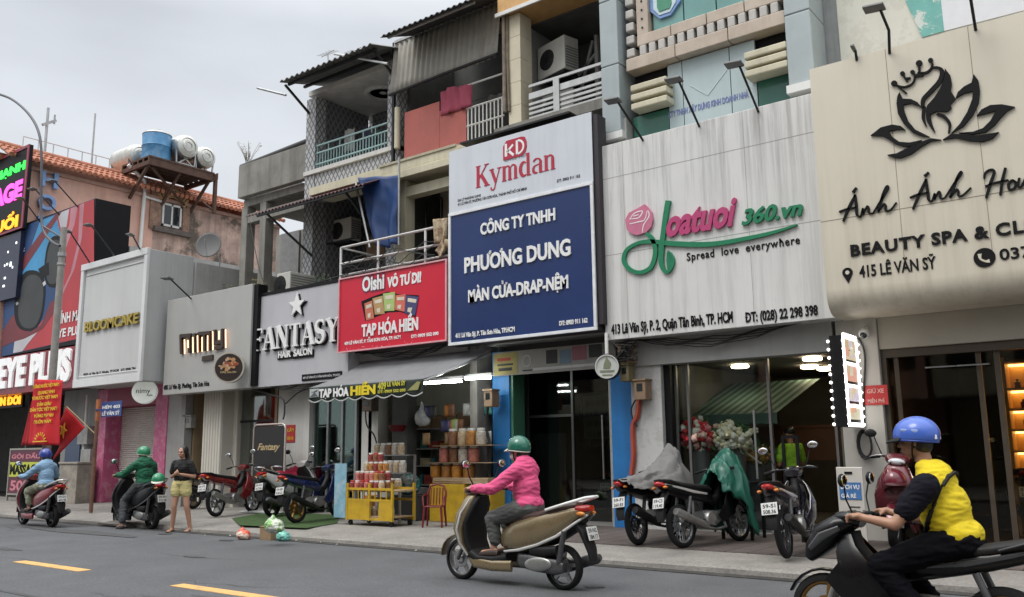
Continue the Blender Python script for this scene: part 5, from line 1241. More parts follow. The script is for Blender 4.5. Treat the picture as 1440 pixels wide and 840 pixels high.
# ---- hanging round signs
t = thing('round_lamp_sign', 'round white lit sign on the pink doorway', 'sign', (at(200, 551, 12.3)[0], 12.37, 3), R(45))
x, z = at(200, 551, 12.3); r = 17*mpp(200, 551, 12.3)
MB().lathe([(0, 0), (r*.92, 0), (r, .03), (r, .14), (0, .14)], (x, 12.3, z), 'Y', 32).build('disc', M('lit_white_disc', (.8, .82, .78), .4, emit=(.9, 1, .92), es=.18), t, smooth=40)
MB().box(x-.04, x+.04, 12.44, 13.0, z-.04, z+.04).build('bracket', blackm, t)
text('nimy', 'lettering', ink, (x-r*.62, x+r*.5, z-r*.25, z+r*.25), 12.299, t, depth=.006, bold=.0)
text('nails', 'lettering', ink, (x+r*.25, x+r*.7, z-r*.38, z-r*.2), 12.299, t, depth=.006)
t = thing('round_hanging_sign', 'round white sign hung from a short white pipe outside the blue doorway', 'sign', (at(854, 516, 12.5)[0], 12.5, 3), R(22))
x, z = at(854, 516, 12.5); r = 17*mpp(854, 516, 12.5)
MB().lathe([(0, -.04), (r*.88, -.04), (r*.9, -.06), (r, -.06), (r, .1), (0, .1)], (x, 12.5, z), 'Y', 32).build('disc', M('round_sign_face', (.52, .53, .50), .4, var=.1, sc=5), t, smooth=40)
MB().lathe([(r*1.005, -.05), (r*1.06, -.05), (r*1.06, .12), (r*1.005, .12)], (x, 12.5, z), 'Y', 32, cap=False).build('rim', blackm, t, smooth=40)
MB().tube([(x, 12.5, z+r), (x, 12.5, z+r+.35), (x, 13.0, z+r+.4)], .03, 8).build('bracket', whitem, t)
m_ = MB(); m_.box(x-.12, x+.12, 12.452, 12.459, z-.09, z-.06).box(x-.08, x+.09, 12.452, 12.459, z-.15, z-.13); m_.prism([(x-.06, z-.03), (x+.05, z-.03), (x+.07, z+.06), (x, z+.16), (x-.05, z+.05)], 12.452, 12.459); m_.build('emblem', M('olive_print', (.2, .22, .14), .5), t)
# ---- projecting bulb sign between flower shop and spa: its picture face looks along the street
XB = -3.6; t = thing('led_sign', 'upright black box sign edged with white bulbs between flower shop and spa', 'sign', (XB, 12.95, 2))
ya, zt = atX(1183, 471, XB); yb, zb = atX(1213, 601, XB); yb = min(yb, 12.95)
xe = at(1170, 530, ya)[0]
MB().box(xe, XB, ya, yb, zb, zt).build('box', black, t)
glow = M('white_bulb', (1, 1, 1), .5, emit=(1, .97, .92), es=2.2)
fr = MB(); WY = yb-ya
fr.box(XB+.001, XB+.02, ya, ya+.05, zb, zt).box(XB+.001, XB+.02, yb-.05, yb, zb, zt)
for f_ in (0.0, .29, .535, .755, .955): z = zt-(zt-zb)*f_; fr.box(XB+.001, XB+.02, ya+.051, yb-.051, z-.04, z)
fr.box(XB+.001, XB+.02, ya+.051, yb-.051, zb, zb+.04).build('light_strip', glow, t)
bl = MB()
for i in range(11):
    z = zb+(zt-zb)*(i+.3)/11
    for xx, yy in ((XB+.02, ya-.02), (XB+.02, yb+.02), (xe-.015, ya-.02)): bl.ell((xx, yy, z), (.022, .026, .022), 8, m=5)
for i in range(6): bl.ell((XB+.01, ya+WY*(i+.5)/6, zt+.02), (.02, .022, .02), 8, m=5)
bl.build('bulb', glow, t, smooth=60)
pc = MB(); random.seed(5)
pcs = [M('photo_%s' % n_, c, .4, var=.5, sc=9, emit=c, es=.7) for n_, c in (('tan', (.5, .36, .22)), ('sand', (.55, .45, .3)), ('rose', (.6, .3, .22)), ('mauve', (.5, .48, .55)), ('olive', (.55, .52, .38)))]
for k, (a, b) in enumerate(((.04, .15), (.16, .26), (.30, .50), (.545, .72), (.77, .92))):
    pc.mat(k); pc.box(XB+.0005, XB+.008, ya+.09, yb-.09, zt-(zt-zb)*b, zt-(zt-zb)*a)
    for q in range(3): pc.mat((k+q+1) % 5); yy = random.uniform(ya+.1, yb-.3); z = zt-(zt-zb)*(a+(b-a)*random.uniform(.4, .9)); pc.box(XB+.0081, XB+.0095+.0005*q, yy, yy+.15, z, z+.12)
pc.build('picture', pcs, t)
# ---- cloth banner under the grocer's neighbour and grocery awning valance come with the small things
# ================================================================== MOTORBIKES
rubber = M('tyre_rubber', (.016, .016, .017), .85, spec=.2, var=.25, sc=12, bump=.2, bsc=60)
rimm = M('dark_alloy_rim', (.12, .12, .125), .35, metal=.8)
rims = M('silver_rim', (.45, .46, .47), .3, metal=.9)
eng = M('engine_metal', (.10, .10, .105), .5, metal=.6, var=.3, sc=12)
engs = M('engine_silver', (.38, .38, .37), .4, metal=.8, var=.2, sc=9)
plast = M('black_plastic', (.012, .012, .013), .55, var=.2, sc=6, spec=.25)
seatm = M('seat_vinyl', (.014, .013, .013), .55, spec=.3, var=.15, sc=10, bump=.15, bsc=30)
redl = M('red_lens', (.42, .012, .012), .12, var=.1, coat=.5)
orl = M('amber_lens', (.6, .2, .03), .15)
clear = M('headlamp_lens', (.55, .57, .58), .08, spec=.8, coat=.6)
mirr = M('mirror_glass', (.75, .78, .8), .04, metal=1, var=.02)
platew = M('plate_white', (.66, .66, .64), .45, var=.08, sc=10)
chrome = M('chrome', (.6, .6, .6), .12, metal=1, var=.05)
def paint(name, c, metal=.25): return M(name, c, .28, metal=metal, var=.08, sc=5, coat=.7, blotch=.12, bcol=(.2, .18, .15), blsc=6)
def ell_(mb, c, r, rx=0, ry=0, rz=0, n=16, m=10):
    return mb.ell(c, r, n, Matrix.Rotation(rz, 3, 'Z') @ Matrix.Rotation(ry, 3, 'Y') @ Matrix.Rotation(rx, 3, 'X'), m)
def wheel(p, x, r, w_, spokes, rim, turn=0.):
    q = MB(); n = 36
    q.lathe([(r*.80, -w_*.55), (r*.80, w_*.55), (r*.74, w_*.55), (r*.70, w_*.2), (r*.70, -w_*.2), (r*.74, -w_*.55), (r*.80, -w_*.55)], (x, 0, r), 'Y', n, cap=False)
    q.lathe([(0, -w_*.8), (r*.17, -w_*.8), (r*.2, -w_*.5), (r*.2, w_*.5), (r*.17, w_*.8), (0, w_*.8)], (x, 0, r), 'Y', 16)
    if spokes == 'wire':
        for i in range(28):
            a = 2*math.pi*i/28; b = a+(.5 if i % 2 else -.5); s = (-1)**(i//2)
            q.bar((x+r*.17*math.cos(b), s*w_*.5, r+r*.17*math.sin(b)), (x+r*.74*math.cos(a), 0, r+r*.74*math.sin(a)), .007)
    else:
        for i in range(spokes):
            a = 2*math.pi*i/spokes+.3; q.bar((x+r*.15*math.cos(a), 0, r+r*.15*math.sin(a)), (x+r*.74*math.cos(a+.12), 0, r+r*.74*math.sin(a+.12)), .035, w_*.7)
    q.lathe([(r*.42, w_*.55), (r*.42, w_*.62), (r*.25, w_*.62), (r*.25, w_*.55)], (x, 0, r), 'Y', 20, cap=False)
    wo = q.build('wheel', rim, p, world=False, smooth=35)
    t = MB(); pf_ = []
    for i in range(13):
        a = math.pi*i/12; pf_.append((r*.80+(r*.20)*math.sin(a)**.8, -w_*math.cos(a)))
    t.lathe([(r*.78, -w_*.6)]+pf_+[(r*.78, w_*.6), (r*.78, -w_*.6)], (x, 0, r), 'Y', n, cap=False)
    t.build('tyre', rubber, wo, world=False, smooth=50)
    if turn:
        wo.matrix_local = Matrix.Translation((x, 0, r)) @ Matrix.Rotation(turn, 4, 'Z') @ Matrix.Translation((-x, 0, -r))
    return wo
def plate(p, x, z, tilt, txt=('59-X2', '417.06')):
    m_ = Matrix.Translation((x, 0, z)) @ Matrix.Rotation(tilt, 4, 'Y')
    o = MB().box(-.006, .0, -.095, .095, -.07, .07, m_).build('licence_plate', platew, p, world=False, bevel=.004)
    for s_, zz in ((txt[0], .03), (txt[1], -.035)):
        me = text_mesh(s_, bold=.02); xs = [v.co.x for v in me.vertices]; ys = [v.co.y for v in me.vertices]
        for v in me.vertices:
            u = (v.co.x-min(xs))/(max(xs)-min(xs))-.5; h = (v.co.y-min(ys))/(max(ys)-min(ys))-.5
            v.co = Vector(v.co)
        k = [(v.co.x, v.co.y) for v in me.vertices]
        for v, (a, b) in zip(me.vertices, k):
            u = (a-min(xs))/(max(xs)-min(xs))-.5; h = (b-min(ys))/(max(ys)-min(ys))-.5
            v.co = m_ @ Vector((-.0075, -u*.15, zz+h*.045))
        me.materials.append(ink); lo = link(D.objects.new('lettering', me)); lo.parent = o
def controls(p, hx, hz, hw, cowl, mcol, mh=.24, mirror=True):
    b = MB(); P = [(hx-.1, -hw, hz-.02), (hx-.06, -hw*.6, hz+.01), (hx, -.08, hz), (hx, .08, hz), (hx-.06, hw*.6, hz+.01), (hx-.1, hw, hz-.02)]
    b.tube(P, .013, 8); b.build('handlebar', blackm, p, world=False, smooth=60)
    for s in (-1, 1):
        g = MB().tube([(hx-.07, s*hw*.66, hz+.0), (hx-.1, s*hw*1.03, hz-.02)], .019, 10)
        g.build('grip', rubber, p, world=False, smooth=60)
        MB().tube([(hx-.01, s*hw*.55, hz+.02), (hx-.02, s*hw*.75, hz+.015), (hx-.04, s*hw*1.0, hz-.01)], [.01, .007, .006], 6).build('brake_lever', engs, p, world=False, smooth=60)
        if not mirror: continue
        mo = MB().tube([(hx-.05, s*hw*.58, hz+.02), (hx-.02, s*hw*.72, hz+mh*.55), (hx-.03, s*hw*.86, hz+mh)], .007, 6)
        ell_(mo, (hx-.03, s*hw*.98, hz+mh+.035), (.022, .072, .05))
        mo = mo.build('mirror', mcol, p, world=False, smooth=60)
        mg = MB(); ell_(mg, (hx-.047, s*hw*.98, hz+mh+.035), (.008, .064, .043)); mg.build('glass', mirr, mo, world=False, smooth=60)
def make_scooter(name, label, x, y, ang, col, inner=None, trim=None, rim=rimm, z=0, sc=1.0, rack=None, roll=0., k=1., mirror=True, group=None, seat=seatm, txt=('59-X2', '417.06'), park=True):
    p = thing(name, label, 'motorbike', (x, y, z), R(ang), group); p.scale = (sc,)*3; p.rotation_euler.x = roll
    inner = inner or plast; trim = trim or chrome; r = .235; WB = 1.28
    B = lambda mb, n, mt, **k: mb.build(n, mt, p, world=False, **({'smooth': 45}|k))
    wheel(p, WB*k, r, .05, 5, rim); wheel(p, 0, r, .055, 5, rim)
    # tail body
    b = MB().loft([(.70, .44, .10, .05), (.62, .49, .15, .14), (.45, .54, .185, .185), (.22, .61, .19, .19), (0, .70, .165, .155), (-.18, .80, .12, .075), (-.30, .845, .06, .03)], 20, 3)
    B(b, 'body', col)
    B(MB().loft([(.62, .40, .12, .06), (.4, .45, .14, .08), (.1, .55, .13, .09), (-.12, .66, .10, .07), (-.24, .74, .07, .04)], 14, 3), 'under_panel', plast)
    for s in (-1, 1):
        B(MB().loft([(.62, .37, .012, .013, s*.145), (.42, .40, .012, .016, s*.17), (.2, .465, .012, .016, s*.172), (-.02, .565, .012, .015, s*.155), (-.2, .70, .01, .013, s*.115), (-.32, .79, .008, .01, s*.06)], 8), 'trim_strip', trim)
    B(MB().loft([(.66, .655, .08, .03), (.58, .70, .13, .055), (.40, .735, .15, .06), (.2, .765, .155, .05), (.05, .825, .145, .055), (-.1, .865, .12, .05), (-.2, .885, .07, .03)], 18, 2.8), 'seat', seat)
    # grab rail
    q = MB()
    for s in (-1, 1): q.tube([(.1, s*.16, .83), (-.12, s*.155, .90), (-.32, s*.1, .965), (-.38, s*.03, .975)], .016, 8)
    q.tube([(-.38, -.03, .975), (-.38, .03, .975)], .016, 8); B(q, 'grab_rail', rack or trim)
    B(MB().loft([(-.2, .845, .10, .035), (-.29, .85, .085, .04), (-.335, .855, .05, .03)], 16), 'tail_light', redl)
    for s in (-1, 1): B(ell_(MB(), (-.27, s*.105, .80), (.05, .025, .025)), 'indicator', orl)
    B(MB().loft([(-.14, .72, .09, .04), (-.25, .62, .095, .03), (-.32, .44, .085, .02), (-.345, .32, .06, .012)], 12, 4), 'rear_mudguard', plast)
    plate(p, -.335, .60, R(14), txt)
    # floor and front
    B(MB().loft([(.60, .30, .15, .05), (.75, .27, .19, .05), (.95, .27, .19, .05), (1.06, .32, .18, .06)], 16, 4), 'floorboard', inner)
    for s in (-1, 1): B(MB().loft([(.52, .22, .02, .06, s*.16), (.75, .21, .02, .055, s*.185), (.98, .23, .02, .06, s*.17), (1.06, .3, .015, .05, s*.15)], 10), 'side_skirt', col)
    B(MB().loft([(1.03, .30, .17, .03), (1.10, .45, .19, .03), (1.10, .66, .20, .03), (1.03, .86, .15, .04), (1.0, .96, .08, .04)], 16, 4), 'leg_shield', inner)
    B(MB().loft([(1.09, .30, .15, .03), (1.165, .42, .215, .035), (1.20, .58, .235, .07), (1.17, .74, .205, .095), (1.10, .90, .14, .09), (1.06, .98, .08, .05)], 20, 2.6), 'front_cowl', col)
    for s in (-1, 1): B(MB().tube([(1.08, s*.17, .3), (1.15, s*.215, .43), (1.18, s*.232, .58), (1.15, s*.2, .76), (1.08, s*.12, .92)], .012, 6), 'edge_trim', trim)
    for s in (-1, 1): B(ell_(MB(), (1.215, s*.12, .70), (.035, .07, .05), 0, -.3, s*.4), 'indicator', clear)
    P = [(WB+(r+.035)*math.cos(R(a)), r+(r+.035)*math.sin(R(a)), .075-.03*(abs(a-85)/80)**2, .012) for a in range(5, 171, 15)]
    B(MB().loft(P, 12, 3), 'front_mudguard', col)
    q = MB()
    for s in (-1, 1): q.tube([(1.1, s*.07, .62), (WB, s*.085, r)], .02, 8)
    B(q, 'fork', eng)
    B(MB().loft([(.96, 1.01, .11, .05), (1.05, 1.03, .15, .065), (1.13, 1.01, .13, .06), (1.18, .97, .07, .03)], 16), 'handle_cowl', col)
    B(ell_(MB(), (1.155, 0, .995), (.045, .10, .045), 0, .4), 'headlight', clear)
    controls(p, 1.02, 1.04, .33, col, plast, mirror=mirror)
    # engine, exhaust, shock
    B(MB().loft([(.50, .30, .09, .08), (.3, .27, .11, .10), (.05, .25, .10, .09), (-.06, .25, .06, .06)], 14, 4), 'engine', eng)
    B(MB().loft([(.44, .29, .03, .07, .13), (.25, .27, .035, .085, .135), (.0, .245, .03, .08, .13), (-.07, .24, .02, .05, .12)], 16, 2.6), 'belt_cover', eng)
    B(ell_(MB(), (.20, .165, .265), (.16, .02, .075), 0, .08), 'cover_plate', engs)
    B(MB().loft([(.30, .40, .05, .05, .12), (.12, .40, .055, .055, .13), (-.02, .42, .05, .045, .13)], 12, 3), 'air_box', plast)
    B(MB().tube([(.4, -.08, .2), (.25, -.12, .17), (.1, -.15, .2)], .02, 8).tube([(.12, -.16, .21), (.05, -.165, .22), (-.28, -.165, .33), (-.32, -.165, .345)], [.04, .06, .058, .03], 14), 'exhaust', eng)
    B(MB().tube([(-.02, .13, .28), (-.1, .14, .62)], .028, 10), 'shock', eng)
    if park: B(MB().tube([(.3, .1, .2), (.22, .16, .05), (.18, .2, .02)], .011, 6), 'stand', eng)
    for o in p.children_recursive:
        if k != 1 and o.type == 'MESH' and not o.name.startswith(('wheel', 'tyre')):
            for v in o.data.vertices: v.co.x *= k
    return p
def make_underbone(name, label, x, y, ang, col, col2=None, rim=rims, spokes='wire', z=0, sc=1.0, roll=0., mirror=True, group=None, stripe=None, txt=('59-F1', '260.83'), park=True, fairing=False):
    p = thing(name, label, 'motorbike', (x, y, z), R(ang), group); p.scale = (sc,)*3; p.rotation_euler.x = roll
    col2 = col2 or plast; r = .285; WB = 1.24
    B = lambda mb, n, mt, **k: mb.build(n, mt, p, world=False, **({'smooth': 45}|k))
    wheel(p, WB, r, .036, spokes, rim); wheel(p, 0, r, .042, spokes, rim)
    B(MB().loft([(.66, .60, .09, .05), (.52, .66, .12, .09), (.30, .70, .13, .085), (.05, .74, .125, .07), (-.2, .80, .10, .055), (-.36, .855, .05, .03)], 18, 3), 'tail_cowl', col)
    if stripe:
        for s in (-1, 1): B(MB().loft([(.5, .68, .004, .012, s*.122), (.2, .72, .004, .02, s*.132), (-.1, .79, .004, .014, s*.118), (-.32, .85, .003, .008, s*.06)], 8), 'stripe', stripe)
    B(MB().loft([(.68, .735, .07, .03), (.55, .765, .115, .045), (.3, .785, .13, .045), (.05, .815, .125, .045), (-.2, .865, .10, .04), (-.3, .885, .05, .02)], 18, 2.8), 'seat', seatm)
    q = MB()
    for s in (-1, 1): q.tube([(-.02, s*.125, .82), (-.22, s*.12, .885), (-.36, s*.05, .90)], .012, 8)
    q.tube([(-.36, -.05, .90), (-.36, .05, .90)], .012, 8); B(q, 'grab_rail', blackm)
    B(MB().loft([(-.30, .835, .075, .035), (-.385, .855, .055, .03), (-.41, .86, .02, .012)], 14), 'tail_light', redl)
    for s in (-1, 1): B(ell_(MB(), (-.33, s*.10, .80), (.035, .03, .02)), 'indicator', orl)
    B(MB().loft([(-.22, .73, .06, .02), (-.33, .62, .07, .012), (-.40, .44, .065, .01), (-.40, .36, .05, .008)], 12, 4), 'rear_mudguard', plast)
    plate(p, -.395, .60, R(16), txt)
    # spine and leg shields
    B(MB().loft([(.72, .58, .05, .05), (.85, .62, .05, .06), (.98, .78, .05, .06), (1.0, .9, .05, .05)], 12), 'frame_spine', col2)
    for s in (-1, 1):
        B(MB().loft([(.72, .34, .008, .07, s*.13), (.84, .45, .012, .12, s*.19), (.95, .62, .014, .13, s*.2), (1.02, .78, .012, .08, s*.15), (1.03, .88, .008, .04, s*.09)], 12, 3), 'leg_shield', col)
    B(MB().loft([(1.03, .5, .05, .03), (1.08, .66, .10, .04), (1.06, .82, .08, .04), (1.03, .92, .05, .03)], 14), 'front_cowl', col)
    q = MB()
    for s in (-1, 1): q.tube([(1.02, s*.06, .82), (1.10, s*.07, .62), (WB, s*.07, r)], [.017, .02, .024], 8)
    B(q, 'fork', engs)
    P = [(WB+(r+.03)*math.cos(R(a)), r+(r+.03)*math.sin(R(a)), .055-.02*(abs(a-95)/70)**2, .01) for a in range(25, 176, 15)]
    B(MB().loft(P, 12, 3), 'front_mudguard', col)
    B(MB().loft([(.92, .97, .09, .045), (1.0, 1.0, .12, .06), (1.09, .985, .11, .06), (1.15, .95, .05, .03)], 16), 'handle_cowl', col)
    if fairing:
        B(MB().loft([(.98, .97, .09, .05), (1.08, .95, .15, .085), (1.2, .86, .17, .11), (1.3, .75, .13, .08), (1.36, .68, .06, .04)], 18, 2.6), 'headlamp_fairing', col)
        for s in (-1, 1): B(MB().loft([(1.06, .93, .01, .02, s*.15), (1.2, .86, .012, .035, s*.168), (1.31, .76, .01, .02, s*.125)], 10), 'fairing_strip', gry_p); B(MB().loft([(1.12, .62, .02, .10, s*.17), (.95, .48, .025, .13, s*.19), (.72, .36, .02, .10, s*.16), (.5, .28, .012, .05, s*.14)], 12, 3), 'belly_cowl', col)
    else: B(ell_(MB(), (1.12, 0, .965), (.05, .09, .05), 0, .4), 'headlight', clear)
    controls(p, .98, 1.02, .33, col, plast, mirror=mirror)
    B(MB().loft([(.40, .36, .10, .10), (.55, .35, .11, .12), (.72, .36, .09, .09), (.88, .40, .06, .06)], 14, 4).lathe([(0, -.14), (.08, -.14), (.1, -.11), (.1, .11), (.08, .14), (0, .14)], (.5, 0, .35), 'Y', 20), 'engine', engs)
    B(MB().tube([(.88, -.03, .36), (.86, -.08, .22), (.6, -.12, .2), (.35, -.14, .24)], .02, 8).tube([(.38, -.15, .24), (.28, -.155, .28), (-.2, -.16, .46), (-.26, -.16, .48)], [.03, .05, .058, .045], 14), 'exhaust', blackm if rim is not rims else engs)
    B(MB().loft([(-.03, .285, .015, .05, .08), (.2, .31, .018, .035, .08), (.42, .33, .018, .05, .08)], 12, 3), 'chain_case', eng)
    for s in (-1, 1): B(MB().tube([(.0, s*.11, .29), (.14, s*.115, .66)], .026, 10), 'shock', eng)
    B(MB().tube([(0, .09, .285), (.42, .09, .35)], .02, 8).tube([(0, -.09, .285), (.42, -.09, .35)], .02, 8), 'swingarm', eng)
    B(MB().tube([(.5, -.2, .26), (.5, .2, .26)], .012, 6), 'footrest', eng)
    if park: B(MB().tube([(.45, .1, .25), (.40, .16, .08), (.38, .2, .02)], .01, 6), 'stand', eng)
    return p
silv = M('silver_trim', (.62, .62, .60), .3, metal=.5, var=.05)
gold_p = paint('bronze_gold_paint', (.235, .18, .10), .45)
red_p = paint('deep_red_paint', (.20, .012, .022)); blk_p = M('gloss_black_paint', (.005, .005, .006), .3, var=.1, spec=.3, coat=.12); blue_p = paint('dark_blue_paint', (.012, .025, .11))
wht_p = paint('pearl_white_paint', (.60, .60, .59), 0); redb_p = paint('bright_red_paint', (.20, .012, .016), .1); mar_p = paint('maroon_paint', (.11, .012, .02), .2); gry_p = paint('graphite_paint', (.06, .062, .066), .4)
PINK_XY = (-5.27, 7.77); PINK_A = 179
make_scooter('scooter', 'bronze gold scooter with white grab rail ridden along the road', PINK_XY[0], PINK_XY[1], PINK_A, gold_p, trim=silv, rim=rims, sc=.975, k=1.12, rack=M('white_rail', (.7, .7, .68), .35), seat=M('brown_seat', (.055, .03, .025), .5, var=.15), txt=('59-N2', '384.17'), park=False)
FAR_XY = gr(73, 742); FAR_A = 178
make_scooter('scooter', 'dark red scooter with white plate riding away at the far left', FAR_XY[0], FAR_XY[1], FAR_A, red_p, trim=silv, sc=.98, k=1.1, txt=('59-D1', '602.95'), park=False)
GRN_XY = gr(213, 745); GRN_A = 176
make_scooter('scooter', 'black scooter stopped at the kerb under the rider in green', GRN_XY[0], GRN_XY[1], GRN_A, blk_p, trim=gry_p, sc=1.0, k=1.08, txt=('59-H1', '715.28'), park=False)
YEL_XY = (-.94, 6.55); YEL_A = 178
yb = make_underbone('motorbike', 'black motorbike in the near lane under the rider in yellow', YEL_XY[0]-.10, YEL_XY[1], YEL_A, blk_p, plast, rim=M('gold_rim', (.35, .2, .06), .35, metal=.8), spokes=5, sc=.92, stripe=gry_p, park=False, fairing=True)
def face(rear, z=.13): return gr(rear[0], rear[1], z)
PK = 'motorbikes parked on the pavement'
x, y = gr(899, 767, .13); make_underbone('motorbike', 'dark parked motorbike, its front wrapped in a grey cloth cover', x, y, 90, blk_p, rim=rimm, z=.13, sc=.99, roll=R(-7), group=PK, mirror=False)
B1 = (x, y)
x, y = gr(962, 771, .13); make_underbone('motorbike', 'dark parked motorbike with a green raincoat hung over its handlebars', x, y, 77, blk_p, rim=rims, z=.13, sc=.99, roll=R(-7), group=PK, stripe=silv, mirror=False, txt=('59-C3', '119.40'))
B2 = (x, y)
x, y = gr(1108, 786, .13); make_underbone('motorbike', 'dark parked motorbike with silver side flash in front of the flower shop door', x, y, 96, paint('midnight_paint', (.02, .02, .035)), rim=rimm, z=.13, sc=1.0, roll=R(-7), group=PK, stripe=silv, txt=('59-S1', '508.36'))
B3 = (x, y)
x, y = gr(1232, 768, .13); make_scooter('scooter', 'maroon scooter parked nose out before the spa pillar, behind the rider in yellow', x+.12, y+1.25, -84, mar_p, z=.13, sc=1.1, roll=R(-5), group=PK)
x, y = gr(417, 736, .13); make_underbone('motorbike', 'dark blue parked motorbike with gold rear wheel on the green mat', x, y, 100, blue_p, rim=M('gold_rim', (.35, .2, .06), .35, metal=.8), spokes=5, z=.13, sc=1.02, roll=R(-7), group=PK, txt=('59-B1', '930.22'))
B4 = (x, y)
x, y = gr(304, 727, .13); make_underbone('motorbike', 'red and black parked motorbike left of the black standing board', x, y, 108, redb_p, rim=rims, spokes=5, z=.13, sc=1.02, roll=R(-7), group=PK, txt=('59-P2', '277.14'))
x, y = gr(272, 716, .13); make_underbone('motorbike', 'black parked motorbike with red tail behind the standing woman', x, y, 102, blk_p, rim=rimm, spokes=5, z=.13, sc=1.02, roll=R(-7), group=PK, stripe=redb_p, txt=('59-K1', '648.51'))
x, y = gr(383, 727, .13); make_scooter('scooter', 'white parked scooter half hidden behind the black standing board', x, y, 102, wht_p, z=.13, sc=1.05, roll=R(-7), group=PK)
x, y = gr(402, 722, .13); make_scooter('scooter', 'dark parked scooter under a crimson cloth beside the blue motorbike', x, y+.1, 96, gry_p, z=.13, sc=1.05, roll=R(-7), group=PK, mirror=False)
B5 = (x, y)
for a, b, ang, lab in ((838, 700, 60, 'black motorbike in the dark behind the smoked glass of the blue doorway'),):
    make_underbone('motorbike', lab, -8.75, 14.6, 100, gry_p, rim=rims, z=.142, sc=1.0, group=None)
make_underbone('motorbike', 'dark motorbike standing inside the spa behind the yellow rider', -1.9, 14.6, 100, gry_p, rim=rims, z=.142, sc=1.05)

# ================================================================== PEOPLE
def blob(name, items, mat, parent, vox=.012, smooth=4, wr=0., wf=9., post=None, seed=0, label=None):
    """capsules ('c', a, ra, b, rb) and ellipsoids ('e', centre, radii, (rx, ry, rz)) fused into one skin"""
    mb = MB()
    for it in items:
        if it[0] == 'c':
            a, ra, b, rb = Vector(it[1]), it[2], Vector(it[3]), it[4]
            if (b-a).length < 1e-4: mb.ell(a, (ra,)*3, 12, None, 8); continue
            k = 5; P = [a.lerp(b, i/k) for i in range(k+1)]; d = (b-a).normalized()
            pts = [a-d*ra*.95, a-d*ra*.7]+P+[b+d*rb*.7, b+d*rb*.95]
            rr = [ra*.3, ra*.72]+[ra+(rb-ra)*i/k for i in range(k+1)]+[rb*.72, rb*.3]
            mb.tube(pts, rr, 14)
        else:
            ro = it[3] if len(it) > 3 else (0, 0, 0); ell_(mb, it[1], it[2], *ro, n=18, m=12)
    o = mb.build(name, mat, parent, world=False)
    md = o.modifiers.new('r', 'REMESH'); md.mode = 'VOXEL'; md.voxel_size = vox; md.use_smooth_shade = True
    md = o.modifiers.new('s', 'SMOOTH'); md.iterations = smooth; md.factor = .5
    pr_ = o.parent; o.parent = None; evald(o); o.parent = pr_
    me = o.data
    if wr:
        off = Vector((seed*3.1, seed*1.7, seed))
        nn = [v.normal.copy() for v in me.vertices]
        for v, n_ in zip(me.vertices, nn):
            q = v.co*wf+off; q2 = Vector((q.x*.8+q.z*.5, q.y*.8, q.z*2.4))
            f = MN.noise(q2)+.5*MN.noise(q2*2.1); f = 1-abs(f)*2.2
            v.co += n_*wr*f
    me.polygons.foreach_set('use_smooth', [True]*len(me.polygons)); me.update()
    if label: o['label'] = label
    return o
skin = M('skin', (.44, .24, .16), .5, var=.08, sc=14); skin2 = M('skin_tan', (.36, .19, .12), .5, var=.08, sc=14); hairm = M('black_hair', (.012, .010, .009), .45, var=.3, sc=30)
def V3(*a): return Vector(a)
def griphand(bx, by, bz, s):
    """right/left hand closed round a handlebar that runs along y; s = +1 left"""
    it = [('e', (bx-.03, by, bz+.02), (.045, .042, .02), (0, .35, 0))]
    for i, l in enumerate((.9, 1.05, 1.0, .8)):
        y = by+s*(-.032+i*.0215)*1; a = V3(bx-.005, y, bz+.032); b = V3(bx+.03*l, y, bz+.020); c = V3(bx+.028*l, y, bz-.022)
        it += [('c', a, .0098, b, .0092), ('c', b, .0092, c, .008)]
    it += [('c', (bx-.04, by-s*.035, bz+.01), .012, (bx-.012, by-s*.048, bz-.008), .0105), ('c', (bx-.012, by-s*.048, bz-.008), .0105, (bx+.016, by-s*.046, bz-.018), .009)]
    return it
def head_items(c, yaw=0., pitch=0., k=1.):
    """face looks along +x before yaw; c = centre of the cranium"""
    M3 = Matrix.Rotation(yaw, 3, 'Z') @ Matrix.Rotation(pitch, 3, 'Y')
    q = lambda x, y, z: Vector(c)+M3 @ (Vector((x, y, z))*k)
    ro = (0, pitch, yaw)
    it = [('e', q(-.005, 0, .02), (.095*k, .076*k, .095*k), ro), ('e', q(.03, 0, -.045), (.062*k, .058*k, .075*k), ro), ('c', q(.055, 0, -.085), .028*k, q(.05, 0, -.09), .03*k),
          ('c', q(.088, 0, .0), .010*k, q(.112, 0, -.032), .0145*k), ('e', q(.092, 0, -.063), (.014*k, .026*k, .008*k), ro), ('e', q(.090, 0, -.077), (.014*k, .022*k, .008*k), ro), ('e', q(.085, 0, .02), (.016*k, .055*k, .012*k), ro)]
    for s in (-1, 1): it += [('e', q(-.005, s*.077, -.018), (.022*k, .010*k, .032*k), ro), ('e', q(.068, s*.040, -.035), (.025*k, .024*k, .022*k), ro)]
    return it, q, ro
def eyes(p, q, ro, k=1.):
    m_ = MB()
    for s in (-1, 1): ell_(m_, q(.0865, s*.031, -.002), (.008*k, .013*k, .0065*k), *ro, n=10, m=6)
    m_.build('eyes', M('eye_dark', (.03, .02, .016), .2), p, world=False, smooth=60)
    m_ = MB()
    for s in (-1, 1): m_.tube([q(.092, s*.012, .018), q(.094, s*.03, .024), q(.084, s*.052, .017)], [.004*k, .005*k, .002*k], 6)
    m_.build('eyebrows', hairm, p, world=False, smooth=60)
    m_ = MB(); m_.tube([q(.101, -.02, -.070), q(.108, 0, -.069), q(.101, .02, -.070)], [.002, .005, .002], 6); m_.build('lips', M('lips', (.34, .11, .09), .45), p, world=False, smooth=60)
